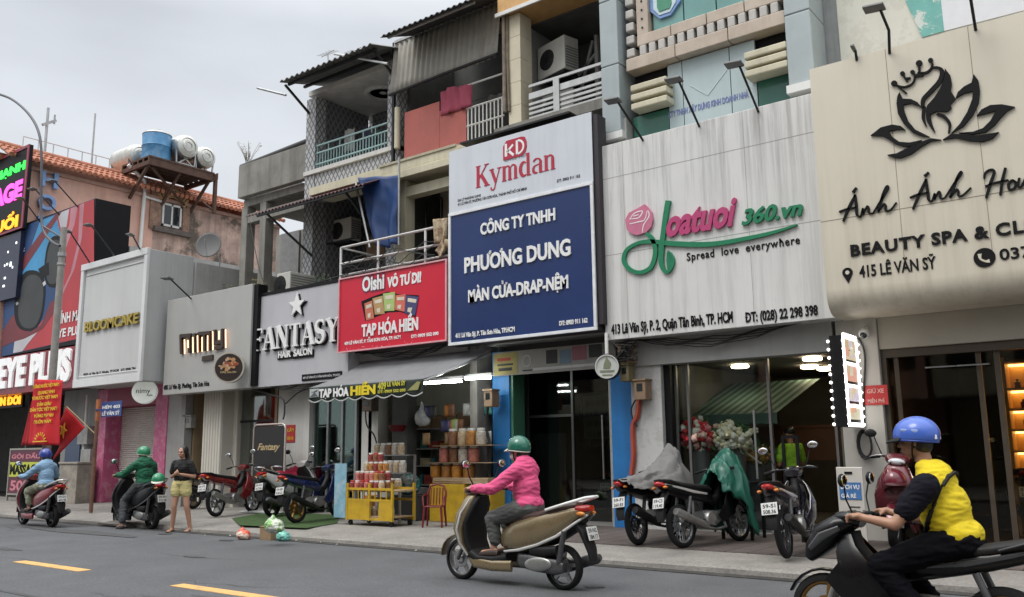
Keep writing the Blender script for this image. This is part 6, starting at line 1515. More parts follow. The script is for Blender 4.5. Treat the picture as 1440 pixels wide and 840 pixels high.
def helmet(p, c, yaw, pitch, mats, r=(.135, .118, .125), peak=True, band=True, drop=.35, peakm=None):
    M3 = Matrix.Rotation(yaw, 3, 'Z') @ Matrix.Rotation(pitch, 3, 'Y'); c = Vector(c)
    def dome(k, lo, hi, a0=0., a1=2*math.pi, nu=36, nv=12):
        def g(u, v):
            a = a0+(a1-a0)*u; back = .5-.5*math.cos(a); lim = math.pi/2*(1+lo*(.25+.75*back)); th = hi*math.pi/2+(lim-hi*math.pi/2)*v
            return c+M3 @ Vector((r[0]*k*math.sin(th)*math.cos(a), r[1]*k*math.sin(th)*math.sin(a), r[2]*k*math.cos(th)))
        return MB().grid(g, nu, nv), g
    o = dome(1., drop, 0.)[0].build('helmet', mats[0], p, world=False, smooth=60, solid=.012)
    g = dome(1.02, drop, 0.)[1]
    m_ = MB(); n = 36
    m_.tube([g(i/n, .985) for i in range(n)], .007, 6, closed=True); m_.build('rim', mats[1], o, world=False, smooth=60)
    if band:
        m_ = MB().grid(lambda u, v: g(u, .74+.2*v), 36, 3); m_.build('band', mats[1], o, world=False, smooth=60, solid=.004)
    if peak:
        pm = MB().grid(lambda u, v: (lambda a: c+M3 @ Vector((r[0]*(1.0+.42*v*math.cos(a*.9))*math.cos(a), r[1]*(1.0+.12*v)*math.sin(a), -r[2]*(.05+.20*v))))((u-.5)*2*1.05), 20, 5)
        pm.build('peak', peakm or mats[1], o, world=False, smooth=60, solid=.006)
    m_ = MB(); 
    for s in (-1, 1): m_.tube([c+M3 @ Vector((.0, s*r[1]*.95, -.03)), c+M3 @ Vector((.03, s*.07, -.11)), c+M3 @ Vector((.045, s*.02, -.155))], .006, 6)
    m_.build('chin_strap', plast, o, world=False, smooth=60)
    return o
def rider(label, xy, ang, sc, z, top, legs, shoes, sleeve='long', skinm=skin, lean=.06, seatx=.36, seatz=.83, hb=(.93, .33, 1.03), foot=((.80, .15, .34), (.80, -.15, .34)), gender='f', yaw=0., pitch=.05, topw=(.006, 9), knees=None, elb=None, headk=1.0, vox=.011, sd=0., nz=0.):
    p = thing('person', label, 'person', (xy[0], xy[1], z), R(ang)); p.scale = (sc,)*3
    f = gender == 'f'; sh = .165 if f else .195; S0 = V3(seatx, 0, seatz+.08); ch = V3(seatx+lean*.7, 0, seatz+.40-sd*.8); nk = V3(seatx+lean+.02, 0, seatz+.555+nz); hc = nk+V3(.05, 0, .125)
    it, q, ro = head_items(hc, yaw, pitch, headk)
    it += [('c', nk-V3(.02, 0, .06+sd+nz), .056, nk+V3(.02, 0, .06), .05), ('e', S0, (.12, .155, .12)), ('e', ch-V3(0, 0, .05), (.10, .14, .19), (0, .12, 0)), ('c', S0, .12, ch, .12)]
    jk = []; tr = []
    k_ = 1.16
    jk += [('e', ch+V3(0, 0, .06), (.125, sh*1.02, .17), (0, .12, 0)), ('e', (S0+ch)/2+V3(.0, 0, .02), (.15, sh*.9, .22)), ('e', S0+V3(-.02, 0, .03), (.145, .175, .11)), ('c', V3(nk.x-.01, -.07, nk.z-.07), .06, V3(nk.x-.01, .07, nk.z-.07), .06)]
    sht = seatz+.475-sd
    for i, s in enumerate((1, -1)):
        shp = V3(seatx+lean*.85, s*sh, sht); h = V3(hb[0]-.03, s*hb[1], hb[2]+.02)
        e = Vector((elb[0], s*elb[1], elb[2])) if elb else (shp+h)/2+V3(-.05, s*.07, -.10)
        wr_ = h+(e-h).normalized()*.055
        it += [('c', shp, .05, e, .04), ('c', e, .039, wr_, .026), ('c', wr_, .026, h+V3(-.01, 0, 0), .028)]+griphand(hb[0], s*hb[1], hb[2], s)
        if sleeve == 'long': jk += [('c', shp-V3(0, s*.02, .01), .078, e, .060), ('c', e, .060, wr_, .044)]
        elif i == 0: jk += [('e', ch-V3(0, 0, .05), (.132, .172, .23)), ('c', nk+V3(-.02, -.12, -.085-sd-nz), .062, nk+V3(-.02, .12, -.085-sd-nz), .062), ('c', nk+V3(-.03, 0, -.09-sd-nz), .08, nk+V3(-.015, 0, -.065), .062)]
        kn = Vector((knees[0], s*knees[1], knees[2])) if knees else V3(seatx+.43, s*.15, seatz-.03)
        ft = Vector(foot[i]); ank = ft+V3(-.06, 0, .08); hip = V3(seatx+.02, s*.09, seatz+.06)
        it += [('c', hip, .08, kn, .055), ('c', kn, .052, ank, .036), ('c', ank, .036, ank-V3(0, 0, .03), .036), ('c', ft-V3(.09, 0, -.02), .034, ft+V3(.10, 0, .0), .026)]
        tr += [('c', hip, .108, kn, .082), ('c', kn, .082, ank+V3(-.02, 0, .06), .066), ('e', kn, (.085, .08, .085))]
        B_ = MB().loft([(ft.x-.13, ft.z+.0, .035, .03, ft.y), (ft.x-.09, ft.z+.005, .042, .042, ft.y), (ft.x+.02, ft.z-.005, .048, .034, ft.y), (ft.x+.10, ft.z-.015, .045, .024, ft.y), (ft.x+.14, ft.z-.022, .025, .014, ft.y)], 14, 2.6)
        B_.build('shoe', shoes, p, world=False, smooth=60)
    tr += [('e', S0+V3(.0, 0, -.0), (.155, .165, .10)), ('c', V3(seatx-.06, -.07, seatz+.06), .10, V3(seatx-.06, .07, seatz+.06), .10)]
    blob('body', it, skinm, p, vox=.0085, smooth=2)
    blob('trousers', tr, legs, p, vox=vox, smooth=4, wr=.008, wf=8, seed=3)
    blob('jacket' if sleeve == 'long' else 'shirt', jk, top, p, vox=vox, smooth=4, wr=topw[0], wf=topw[1], seed=5)
    return p, hc, q, ro, nk, S0, ch
def cloth(name, col, **k): return M(name, col, .85, var=.10, sc=7, bump=.12, bsc=220, **k)
# --- rider in pink
pkj = cloth('pink_jacket', (.66, .085, .215)); gtr = cloth('grey_trousers', (.085, .09, .085))
p, hc, q, ro, nk, S0, ch = rider('rider in a hooded pink jacket and green helmet on the bronze scooter', PINK_XY, PINK_A, .99, 0, pkj, gtr, M('sandal_dark', (.05, .03, .025), .6), foot=((.90, .13, .335), (.90, -.13, .335)), knees=(.86, .13, .70), seatx=.46, seatz=.76, hb=(1.04, .325, 1.01), lean=.05, topw=(.009, 8))
helmet(p, hc+V3(-.005, 0, .035), 0, .08, [M('teal_green_shell', (.012, .13, .085), .25, coat=.5), M('pale_helmet_trim', (.62, .64, .55), .4)])
hm = MB(); blob('hood', [('c', (nk.x-.07, -.08, nk.z-.06), .05, (nk.x-.07, .08, nk.z-.06), .05), ('c', (nk.x-.10, -.05, nk.z-.11), .055, (nk.x-.10, .05, nk.z-.11), .055), ('c', (nk.x-.02, -.085, nk.z-.03), .035, (nk.x+.06, -.05, nk.z-.07), .03), ('c', (nk.x-.02, .085, nk.z-.03), .035, (nk.x+.06, .05, nk.z-.07), .03), ('e', (nk.x-.09, 0, nk.z-.15), (.05, .09, .06))], pkj, p, vox=.01, wr=.006, wf=12, seed=9)
mk_ = MB(); ell_(mk_, q(.052, 0, -.058), (.060, .066, .052), *ro); mk_.build('face_mask', M('white_mask', (.62, .62, .63), .8), p, world=False, smooth=60)
ell_h = MB(); ell_(ell_h, q(-.05, 0, -.04), (.06, .075, .08), *ro); ell_h.build('hair', hairm, p, world=False, smooth=60); eyes(p, q, ro)
# --- rider at the far left
camo = M('camouflage_cloth', (.20, .21, .14), .85, var=.1, blotch=1., bcol=(.36, .36, .29), blsc=7, bwidth=.02, streak=.0)
p, hc, q, ro, nk, S0, ch = rider('rider in pale blue jacket, camouflage trousers and blue helmet at the far left', FAR_XY, FAR_A, .99, 0, cloth('pale_blue_jacket', (.22, .36, .52)), camo, M('sandal_dark', (.05, .03, .025)), seatx=.44, seatz=.77, hb=(1.01, .325, 1.01), knees=(.86, .17, .72), foot=((.88, .15, .335), (.88, -.15, .335)), vox=.014)
helmet(p, hc+V3(-.005, 0, .03), 0, .05, [M('royal_blue_shell', (.03, .05, .28), .3, coat=.4), M('dark_blue_trim', (.02, .03, .12), .4)])
blob('hair', [('e', q(-.05, 0, -.05), (.07, .085, .10)), ('c', (hc.x-.08, 0, hc.z-.09), .06, (hc.x-.11, 0, hc.z-.22), .05), ('c', (hc.x-.09, -.05, hc.z-.1), .04, (hc.x-.12, -.06, hc.z-.2), .03), ('c', (hc.x-.09, .05, hc.z-.1), .04, (hc.x-.12, .06, hc.z-.2), .03)], hairm, p, vox=.012)
eyes(p, q, ro)
# --- rider in green, one foot down
p, hc, q, ro, nk, S0, ch = rider('rider in green jacket with one foot down on the black scooter at the kerb', GRN_XY, GRN_A, .99, 0, cloth('green_jacket', (.010, .105, .052), blotch=.0), cloth('charcoal_trousers', (.05, .055, .06)), M('sandal_dark', (.05, .03, .025)), seatx=.42, seatz=.79, hb=(1.01, .33, 1.03), gender='m', foot=((.70, .30, .035), (.86, -.14, .345)), knees=(.76, .22, .54), lean=.03, vox=.014, topw=(.011, 8))
helmet(p, hc+V3(-.005, 0, .03), .2, .05, [M('bright_green_shell', (.02, .22, .10), .3, coat=.4), M('pale_helmet_trim', (.62, .64, .55), .4)], peak=False)
blob('hood', [('c', (nk.x-.05, -.09, nk.z-.05), .055, (nk.x-.05, .09, nk.z-.05), .055), ('e', (nk.x-.10, 0, nk.z-.12), (.06, .12, .09)), ('c', (nk.x+.04, -.08, nk.z-.06), .03, (nk.x+.04, .08, nk.z-.06), .03)], cloth('black_hood', (.012, .012, .014)), p, vox=.012, wr=.005, seed=2)
eyes(p, q, ro)
# --- rider in yellow
yel = cloth('yellow_vest', (.66, .50, .012), ); bks = M('black_sleeve', (.008, .008, .013), .9, var=.1, spec=.15, bump=.1, bsc=200); bkt = M('black_trousers', (.004, .004, .006), .9, var=.1, spec=.1, bump=.1, bsc=200)
p, hc, q, ro, nk, S0, ch = rider('rider in a yellow vest with black sleeves and blue helmet, nearest the camera', YEL_XY, YEL_A, 1.02, 0, yel, bkt, M('black_shoe', (.02, .02, .02), .6), sleeve='short', skinm=skin2, gender='m', seatx=.34, seatz=.715, sd=.05, nz=.04, hb=(.906, .298, .915), lean=.13, knees=(.78, .19, .61), foot=((.66, .19, .23), (.66, -.19, .23)), elb=(.63, .31, .89), pitch=.10, topw=(.006, 10), vox=.009)
helmet(p, hc+V3(-.01, 0, .03), 0, .10, [M('bright_blue_shell', (.055, .13, .52), .3, coat=.4, var=.05), M('blue_trim', (.03, .07, .33), .35)], r=(.145, .122, .122), band=False, peakm=plast)
mb_ = MB()
for s in (-1, 1): mb_.loft([(hc.x+.06, hc.z+.065, .004, .010, s*.112), (hc.x-.04, hc.z+.055, .005, .013, s*.122), (hc.x-.12, hc.z+.03, .004, .008, s*.07)], 8)
mb_.build('vent_slot', M('pale_blue_mark', (.3, .4, .68), .4), p, world=False, smooth=60)
m_ = MB()
m_.box(hc.x-.150, hc.x-.09, -.06, .06, hc.z-.0, hc.z+.03); m_.build('white_label', whitel, p, world=False, bevel=.005)
sl_ = []
for s in (1, -1):
    shp = V3(.34+.13*.85, s*.195, .715+.425); e = V3(.63, s*.31, .89)
    blob('sleeve', [('c', shp+V3(0, s*.0, -.005), .086, shp.lerp(e, .62), .076)], bks, p, vox=.009, wr=.006, wf=12, seed=7)
blob('hair', [('e', q(-.045, 0, -.03), (.062, .078, .075), ro), ('e', q(.0, .074, -.03), (.018, .01, .035), ro), ('e', q(.0, -.074, -.03), (.018, .01, .035), ro)], hairm, p, vox=.008)
eyes(p, q, ro)
from mathutils.bvhtree import BVHTree
vst = [o for o in p.children if o.name.startswith('shirt')][0]; bv = BVHTree.FromPolygons([v.co for v in vst.data.vertices], [tuple(q_.vertices) for q_ in vst.data.polygons])
stp = MB(); cen = V3(.43, 0, .98); ax1 = V3(-.42, 0, .9).normalized(); ax2 = V3(0, 1, 0); loop = []
for i in range(40):
    a_ = 2*math.pi*i/40; dr = ax1*math.cos(a_)+ax2*math.sin(a_)
    h_ = bv.ray_cast(cen, dr.normalized())
    if h_[0] is not None: loop.append(h_[0]+dr.normalized()*.008)
for a_, b_ in zip(loop, loop[1:]+loop[:1]): stp.bar(a_, b_, .035, .014)
stp.build('bag_strap', plast, p, world=False, smooth=60)
# --- woman standing at the kerb
wx, wy = gr(252, 748, 0.)
p = thing('person', 'woman in black tee and pale yellow shorts standing at the kerb', 'person', (wx, wy, 0), R(-62)); p.scale = (.985,)*3
hc = V3(.02, .0, 1.50); it, q, ro = head_items(hc, -.1, .08, .95)
it += [('c', (0, 0, 1.32), .045, (.012, 0, 1.44), .045), ('e', (0, 0, 1.2), (.09, .135, .16)), ('e', (-.01, 0, .93), (.105, .15, .13)), ('c', (0, 0, 1.2), .09, (-.01, 0, .95), .10)]
LEG = [((0, .085, .88), (.04, .15, .47), (-.03, .20, .07)), ((0, -.085, .88), (.06, -.10, .47), (.02, -.14, .07))]
for a, b, c in LEG:
    a, b, c = V3(*a), V3(*b), V3(*c); m1 = b.lerp(c, .3)+V3(-.012, 0, 0)
    it += [('c', a, .082, b, .052), ('c', b, .05, m1, .052), ('c', m1, .05, c, .034), ('c', c, .034, c-V3(0, 0, .03), .035), ('c', c+V3(-.03, 0, -.035), .032, c+V3(.13, 0, -.045), .022)]
    for i in range(5): it.append(('c', c+V3(.11, (i-2)*.017, -.05), .012, c+V3(.165-abs(i-1.5)*.01, (i-2)*.019, -.053), .009))
ARM = [((0, .165, 1.29), (-.03, .24, 1.03), (.19, .07, 1.08)), ((0, -.165, 1.29), (-.04, -.23, 1.03), (.20, -.01, 1.10))]
for k_, (a, b, c) in enumerate(ARM):
    a, b, c = V3(*a), V3(*b), V3(*c); d = (c-b).normalized(); s = 1 if k_ == 0 else -1
    it += [('c', a, .048, b, .037), ('c', b, .037, c, .025), ('e', c+d*.045, (.045, .035, .03))]
    u = d.cross(V3(0, 0, 1)).normalized()
    for i, l in enumerate((.8, 1, .95, .75)):
        f0 = c+d*.075+V3(0, 0, .025-.017*i); f1 = f0+d*.03*l+u*(-.012*s); f2 = f1+d*.012*l-u*(.03*l*s)*-1
        it += [('c', f0, .0095, f1, .0088), ('c', f1, .0088, f2, .0075)]
    it += [('c', c+d*.03+V3(0, 0, .02), .012, c+d*.06+V3(0, 0, .045), .010), ('c', c+d*.06+V3(0, 0, .045), .010, c+d*.085+V3(0, 0, .05), .0085)]
blob('body', it, skin, p, vox=.0085, smooth=2)
tee = [('e', (.005, 0, 1.2), (.115, .155, .17)), ('e', (-.005, 0, 1.0), (.115, .155, .14)), ('c', (0, -.08, 1.30), .06, (0, .08, 1.30), .06), ('c', (0, .15, 1.28), .072, (-.025, .215, 1.12), .066), ('c', (0, -.15, 1.28), .072, (-.03, -.21, 1.12), .066)]
for s in (-1, 1): tee.append(('e', (.075, s*.065, 1.2), (.055, .06, .055)))
blob('shirt', tee, cloth('black_tee', (.012, .012, .013)), p, vox=.011, wr=.006, seed=4)
sh_ = [('e', (-.01, 0, .91), (.125, .168, .10))]
for a, b, c in LEG: a, b = V3(*a), V3(*b); sh_ += [('c', a, .108, a.lerp(b, .36), .105)]
blob('shorts', sh_, cloth('pale_yellow_shorts', (.56, .49, .22)), p, vox=.011, wr=.006, seed=6)
blob('hair', [('e', q(-.03, 0, .03), (.10, .090, .095)), ('e', q(-.02, .075, -.01), (.035, .02, .07)), ('e', q(-.02, -.075, -.01), (.035, .02, .07)), ('c', (hc.x-.09, -.02, hc.z-.02), .065, (hc.x-.12, -.03, hc.z-.26), .04), ('c', (hc.x-.08, .05, hc.z-.05), .04, (hc.x-.07, .09, hc.z-.26), .03)], hairm, p, vox=.009, wr=.004, wf=20)
eyes(p, q, ro, .95)
for a, b, c in LEG: MB().loft([(c[0]-.07, .014, .035, .010, c[1]), (c[0]+.05, .014, .045, .010, c[1]), (c[0]+.16, .012, .042, .010, c[1]), (c[0]+.19, .012, .02, .008, c[1])], 12, 3).build('sandal', M('sandal_dark', (.05, .03, .025)), p, world=False, smooth=60)
# helmet she holds
hx, hy = wx-.16, wy-.22
hp = thing('spare_helmet', 'green and white helmet held against the standing woman', 'helmet', (hx, hy, 1.0), R(-62))
helmet(hp, (0, -.17, -.03), .3, .25, [M('bright_green_shell', (.02, .22, .10)), M('pale_helmet_trim', (.62, .64, .55))], r=(.13, .115, .12))
# --- man in green inside the flower shop
mx_, my_ = at(1113, 640, 14.2)[0], 14.2
p = thing('person', 'man in lime green shirt standing inside the flower shop', 'person', (mx_, my_, .14), R(150)); p.scale = (.96,)*3
hc = V3(.03, 0, 1.56); it, q, ro = head_items(hc, .3, .2)
it += [('c', (0, 0, 1.36), .052, (.015, 0, 1.48), .05), ('e', (0, 0, 1.22), (.1, .15, .17)), ('c', (0, 0, 1.22), .1, (0, 0, .95), .11)]
for s in (-1, 1):
    it += [('c', (0, s*.19, 1.34), .05, (.02, s*.25, 1.06), .04), ('c', (.02, s*.25, 1.06), .038, (.24, s*.16, 1.0), .027), ('e', (.28, s*.15, 1.0), (.045, .03, .025)), ('c', (0, s*.09, .9), .085, (0, s*.1, .48), .055), ('c', (0, s*.1, .48), .05, (0, s*.1, .07), .038)]
    for i in range(4): it.append(('c', (.31, s*(.13+.015*i), 1.0), .009, (.345, s*(.13+.013*i), .985), .008))
    it.append(('c', (.28, s*.125, 1.01), .011, (.31, s*.10, 1.0), .009))
blob('body', it, skin2, p, vox=.010, smooth=2)
ts = [('e', (0, 0, 1.22), (.125, .18, .19)), ('c', (0, 0, 1.2), .13, (0, 0, .95), .14), ('c', (0, -.1, 1.34), .06, (0, .1, 1.34), .06)]
tr = [('e', (0, 0, .9), (.13, .16, .1))]
for s in (-1, 1): ts.append(('c', (0, s*.17, 1.34), .075, (.015, s*.24, 1.14), .066)); tr += [('c', (0, s*.09, .88), .1, (0, s*.1, .48), .08), ('c', (0, s*.1, .48), .08, (0, s*.1, .1), .065)]
blob('shirt', ts, cloth('lime_shirt', (.25, .50, .03)), p, wr=.006); blob('trousers', tr, bkt, p, wr=.006)
ell_h = MB(); ell_(ell_h, q(-.02, 0, .04), (.10, .085, .085), *ro); ell_h.build('hair', hairm, p, world=False, smooth=60); eyes(p, q, ro)
for s in (-1, 1): MB().loft([(-.08, .03, .035, .03, s*.1), (.05, .03, .045, .03, s*.1), (.16, .02, .03, .015, s*.1)], 12).build('shoe', plast, p, world=False, smooth=60)
# ================================================================== STREET FURNITURE AND LOOSE THINGS
PC = (R_+W_*0).copy()
def copy_tree(o, parent=None):
    c = o.copy(); COL.objects.link(c); c.parent = parent
    if parent is not None: c.matrix_parent_inverse = o.matrix_parent_inverse
    for ch in list(o.children): copy_tree(ch, c)
    return c
# ---- street lamp at the left, kerb side
YP = 10.25
xb = at(73, 540, YP)[0]; zt = at(85, 322, YP)[1]
t = thing('street_lamp', 'tall grey street lamp post with a thin curved arm by the kerb', 'street lamp', (xb, YP, .12))
MB().lathe([(.16, 0), (.16, .25), (.11, .3), (.095, 2.5), (.075, zt-.12), (0, zt-.1)], (xb, YP, .12), n=16).build('post', M('lamp_post_grey', (.30, .29, .27), .6, metal=.2, var=.2, streak=.3, scol=(.15, .12, .1), ssc=6), t, smooth=40)
MB().lathe([(.1, 0), (.1, .1)], (xb, YP, at(83, 362, YP)[1]), n=14).lathe([(.1, 0), (.1, .06)], (xb, YP, at(83, 374, YP)[1]), n=14).build('clamp', galv, t, smooth=40)
ap = [(84, 346), (74, 341), (63, 328), (58, 305), (58, 260), (58, 210), (53, 182), (40, 160), (20, 142), (0, 133), (-40, 122)]
P = [at(a, b, YP-.15) for a, b in ap]
MB().tube([(v.x, YP-.15, v.y) for v in spline(P, 4)], .035, 8).tube([(xb, YP, P[0][1]+.25), (at(60, 318, YP-.15)[0], YP-.15, at(60, 318, YP-.15)[1])], .025, 6).build('arm', M('dark_arm_steel', (.09, .09, .1), .5, metal=.5), t, smooth=60)
xh, zh = at(-60, 117, YP-.15); MB().loft([(xh-.5, zh-.02, .09, .03), (xh-.2, zh+.02, .13, .07), (xh+.2, zh+.02, .07, .05)], 14).build('lamp_head', galv, t, smooth=50)
# ---- red banner tied to the lamp post
redc = cloth('red_banner_cloth', (.55, .012, .02)); ylw = M('yellow_print', (.75, .48, .03), .7)
zb3 = Zm(0, 480, 3.82); YBn = YP-.28
t = thing('banner', 'tall red cloth banner with rows of yellow capitals tied to the lamp post', 'banner', (xb, YBn, 1.5))
c4 = [at(*zb3(p_), YBn) for p_ in ((186, 205), (343, 210), (318, 560), (140, 556))]
def gb(u, v, off=0.):
    a = [c4[0][k]*(1-u)+c4[1][k]*u for k in (0, 1)]; b = [c4[3][k]*(1-u)+c4[2][k]*u for k in (0, 1)]
    return (a[0]*(1-v)+b[0]*v, YBn+.05*math.sin(u*5+v*2)*v+.02*math.sin(u*17)-off, a[1]*(1-v)+b[1]*v)
MB().grid(gb, 20, 24).build('cloth', redc, t, smooth=60, solid=.004)
c4b = [at(*zb3(p_), YBn+.12) for p_ in ((170, 320), (200, 250), (180, 560), (112, 562))]
MB().grid(lambda u, v: ((c4b[0][0]*(1-u)+c4b[1][0]*u)*(1-v)+(c4b[3][0]*(1-u)+c4b[2][0]*u)*v, YBn+.12+.03*math.sin(u*9), (c4b[0][1]*(1-u)+c4b[1][1]*u)*(1-v)+(c4b[3][1]*(1-u)+c4b[2][1]*u)*v), 8, 10).build('rear_fold', cloth('red_fold', (.36, .008, .015)), t, smooth=60, solid=.004)
for i, (s_, w_) in enumerate((('MỪNG NƯỚC VIỆT NAM', .92), ('QUANG VINH', .6), ('VÌ NƯỚC VIỆT NAM', .88), ('DÂN GIÀU', .5), ('DÂN TỘC VIỆT NAM', .9), ('VỮNG MẠNH', .66), ('MUÔN NĂM', .58))):
    v = .10+i*.089; a = gb(.5-w_/2, v+.045, .0); b = gb(.5+w_/2, v+.045, .0)
    text(s_, 'lettering', ylw, (a[0]+.04, b[0]-.04, a[2], a[2]+.075), min(a[1], b[1])-.035, t, depth=.006, bold=.03, cap=True)
m_ = MB(); a = gb(.52, .88)
for i in range(7): m_.ribbon([(a[0]+.2*math.cos(R(20+i*23)), a[2]-.1+.14*math.sin(R(20+i*23))), (a[0]+.3*math.cos(R(20+i*23)), a[2]-.1+.22*math.sin(R(20+i*23)))], .03, a[1]-.06, a[1]-.05)
m_.ribbon([(a[0]-.35, a[2]-.1), (a[0]+.35, a[2]-.1)], .025, a[1]-.06, a[1]-.05); m_.build('emblem', ylw, t)
# ---- alley sign post and flag
xs_, ys_ = gr(128, 716, .13)
ys_ = 10.6; xs_ = at(128, 716, ys_)[0]
t = thing('alley_sign', 'blue alley name plate on a thin rusty post by the pink doorway', 'street sign', (xs_, ys_, .13))
zt = at(138, 562, ys_)[1]
MB().tube([(xs_, ys_, .13), (xs_, ys_, zt)], .045, 10).build('post', M('rusty_post', (.16, .08, .05), .8, var=.4, sc=5, blotch=.5, bcol=(.35, .15, .08), blsc=4), t, smooth=60)
MB().tube([(xs_, ys_, zt-.5), (xs_, ys_, zt)], .05, 10).build('sleeve', M('orange_sleeve', (.45, .16, .06), .7, var=.3), t, smooth=60)
xa, za = at(143, 566, ys_-.06); xc, zc = at(170, 585, ys_-.06)
MB().box(xa, xc, ys_-.06, ys_-.045, zc, za).box(xs_, xa, ys_-.055, ys_-.048, (za+zc)/2-.02, (za+zc)/2+.02).build('plate', M('enamel_blue', (.02, .06, .22), .35), t, bevel=.003)
text('HẺM 403', 'lettering', whitel, (xa+.06, xc-.06, (za+zc)/2+.01, za-.06), ys_-.061, t, depth=.004, bold=.03); text('LÊ VĂN SỸ', 'lettering', whitel, (xa+.06, xc-.06, zc+.03, (za+zc)/2-.03), ys_-.061, t, depth=.004, bold=.02)
mtb = thing('meter_cluster', 'grimy pipes and small meter boxes on the pier left of the pink doorway', 'meter', (-25.6, 12.9, .2))
for (a, b, c, d) in ((112, 600, 124, 625), (116, 632, 128, 654), (121, 660, 130, 690)):
    x0, z1 = at(a, b, 12.9); x1, z0 = at(c, d, 12.9); MB().box(x0, x1, 12.85, 13.08, z0, z1).build('box', M('meter_grey', (.3, .3, .29), .6, var=.3, sc=4), mtb, bevel=.01)
x0, z0 = at(120, 600, 12.95); MB().tube([(x0, 12.95, .15), (x0, 12.95, 3.2)], .04, 8).tube([(x0+.25, 12.95, .15), (x0+.2, 12.95, 1.5)], .03, 8).build('pipe', whitem, mtb, smooth=60)
t = thing('flag', 'red flag with a yellow star drooping from a slanted stick', 'flag', (xs_, ys_, 1.9))
YG = ys_-.05
fa, fb = at(*zb3((358, 352)), YG), at(*zb3((520, 502)), YG)
MB().tube([(fa[0], YG, fa[1]), (xs_, YG+.05, fb[1])], .014, 6).build('stick', M('bamboo', (.35, .26, .13), .6), t, smooth=60)
cf = [at(*zb3(p_), YG) for p_ in ((360, 355), (463, 463), (305, 640), (322, 470))]
def gf_(u, v):
    a = [cf[0][k]*(1-u)+cf[1][k]*u for k in (0, 1)]; b = [cf[3][k]*(1-u)+cf[2][k]*u for k in (0, 1)]
    return (a[0]*(1-v)+b[0]*v, YG-.03-.06*math.sin(u*7+v)*v, a[1]*(1-v)+b[1]*v)
MB().grid(gf_, 18, 14).build('cloth', redc, t, smooth=60, solid=.003)
sx, sz = at(*zb3((362, 480)), YG); MB().prism([(sx+p_[0], sz+p_[1]) for p_ in star(.20, .082, a0=70)], YG-.115, YG-.10).build('star', ylw, t)
# ---- massage board, stone block
YM = 12.2
x0, zt = at(14, 631, YM); x1, zb_ = at(56, 690, YM)
t = thing('massage_board', 'standing frame board with a yellow green massage panel by the road', 'sign', ((x0+x1)/2, YM, .13))
fr = MB().box(x0, x0+.06, YM, YM+.05, .13, zt).box(x1-.06, x1, YM, YM+.05, .13, zt).box(x0+.06, x1-.06, YM, YM+.05, zt-.05, zt).box(x0+.06, x1-.06, YM, YM+.05, .3, .35)
fr.build('frame', M('frame_alloy', (.35, .34, .3), .5, metal=.4), t)
zq = lambda f: zt-.05-(zt-.40)*f
MB().box(x0+.061, x1-.061, YM+.012, YM+.03, .351, zt-.051).build('panel', M('board_maroon', (.10, .02, .04), .5), t)
MB().box(x0+.08, x1-.08, YM+.002, YM+.011, zq(.62), zq(.28)).build('lime_panel', M('lime_print', (.50, .55, .06), .5), t)
text('MASSAGE', 'lettering', ink, (x0+.12, x1-.12, zq(.57), zq(.33)), YM+.001, t, depth=.004, bold=.05)
text('GỘI ĐẦU', 'lettering', M('pink_print', (.6, .2, .25), .5), (x0+.15, x1-.15, zq(.22), zq(.06)), YM+.011, t, depth=.004, bold=.03); text('50K', 'lettering', M('pink_print', (.6, .2, .25)), (x0+.2, x1-.5, zq(.94), zq(.70)), YM+.011, t, depth=.004, bold=.03)
x0, zt = at(84, 653, 12.3); x1, _ = at(109, 653, 12.3)
tag(MB().box(x0, x1, 12.3, 12.8, .12, zt).box(x0-.03, x1+.03, 12.27, 12.83, zt, zt+.06).build('stone_block', M('mottled_stone', (.30, .27, .23), .7, var=.35, sc=4, blotch=.6, bcol=(.15, .13, .11), blsc=3), bevel=.015), 'mottled stone clad block standing by the wall behind the far left rider', 'pillar')
# ---- black standing board of the hair salon
xk, yk = gr(379, 722, .13); t = thing('standing_board', 'tall black standing board in a pale rounded frame on the green mat', 'sign', (xk, yk, .13))
x0, zt = at(357, 598, yk); x1 = at(401, 598, yk)[0]
MB().box(x0+.04, x1-.04, yk, yk+.03, .45, zt-.04).build('panel', M('board_black', (.018, .017, .017), .4, var=.2), t)
MB().tube([(x0, yk+.015, .17), (x0, yk+.015, zt-.1), (x0+.04, yk+.015, zt-.02), (x0+.1, yk+.015, zt), (x1-.1, yk+.015, zt), (x1-.03, yk+.015, zt-.03), (x1, yk+.015, zt-.1), (x1, yk+.015, .17)], .025, 8).build('frame', M('pale_tube', (.50, .44, .40), .35, metal=.5), t, smooth=60)
MB().loft([(x0-.12, .15, .22, .02, yk), ((x0+x1)/2, .16, .25, .028, yk), (x1+.12, .15, .22, .02, yk)], 12, 4).build('base', M('pale_base', (.42, .44, .42), .5), t, smooth=50)
text('Fantasy', 'lettering', M('gold_print', (.5, .38, .2)), (x0+.17, x1-.15, zt-.62, zt-.42), yk-.001, t, depth=.004, shear=.4, bold=.02)
m_ = MB(); cx, cz = (x0+x1)/2, zt-1.17
m_.ribbon(arc(cx, cz, .24, .26, 120, 420, 24), .03, yk-.004, yk-.0005).mat(1)
random.seed(8)
for i in range(14): a = random.uniform(0, 6.3); q_ = random.random()*.17; disc(m_, cx+q_*math.cos(a), cz+q_*math.sin(a), random.uniform(.02, .05), yk-.005-.0003*i, yk-.0005, 8)
m_.build('emblem', [M('gold_print', (.5, .38, .2)), M('copper_print', (.32, .12, .07), .4)], t)
x0, z1 = at(403, 600, 13.09); x1, z0 = at(415, 622, 13.09)
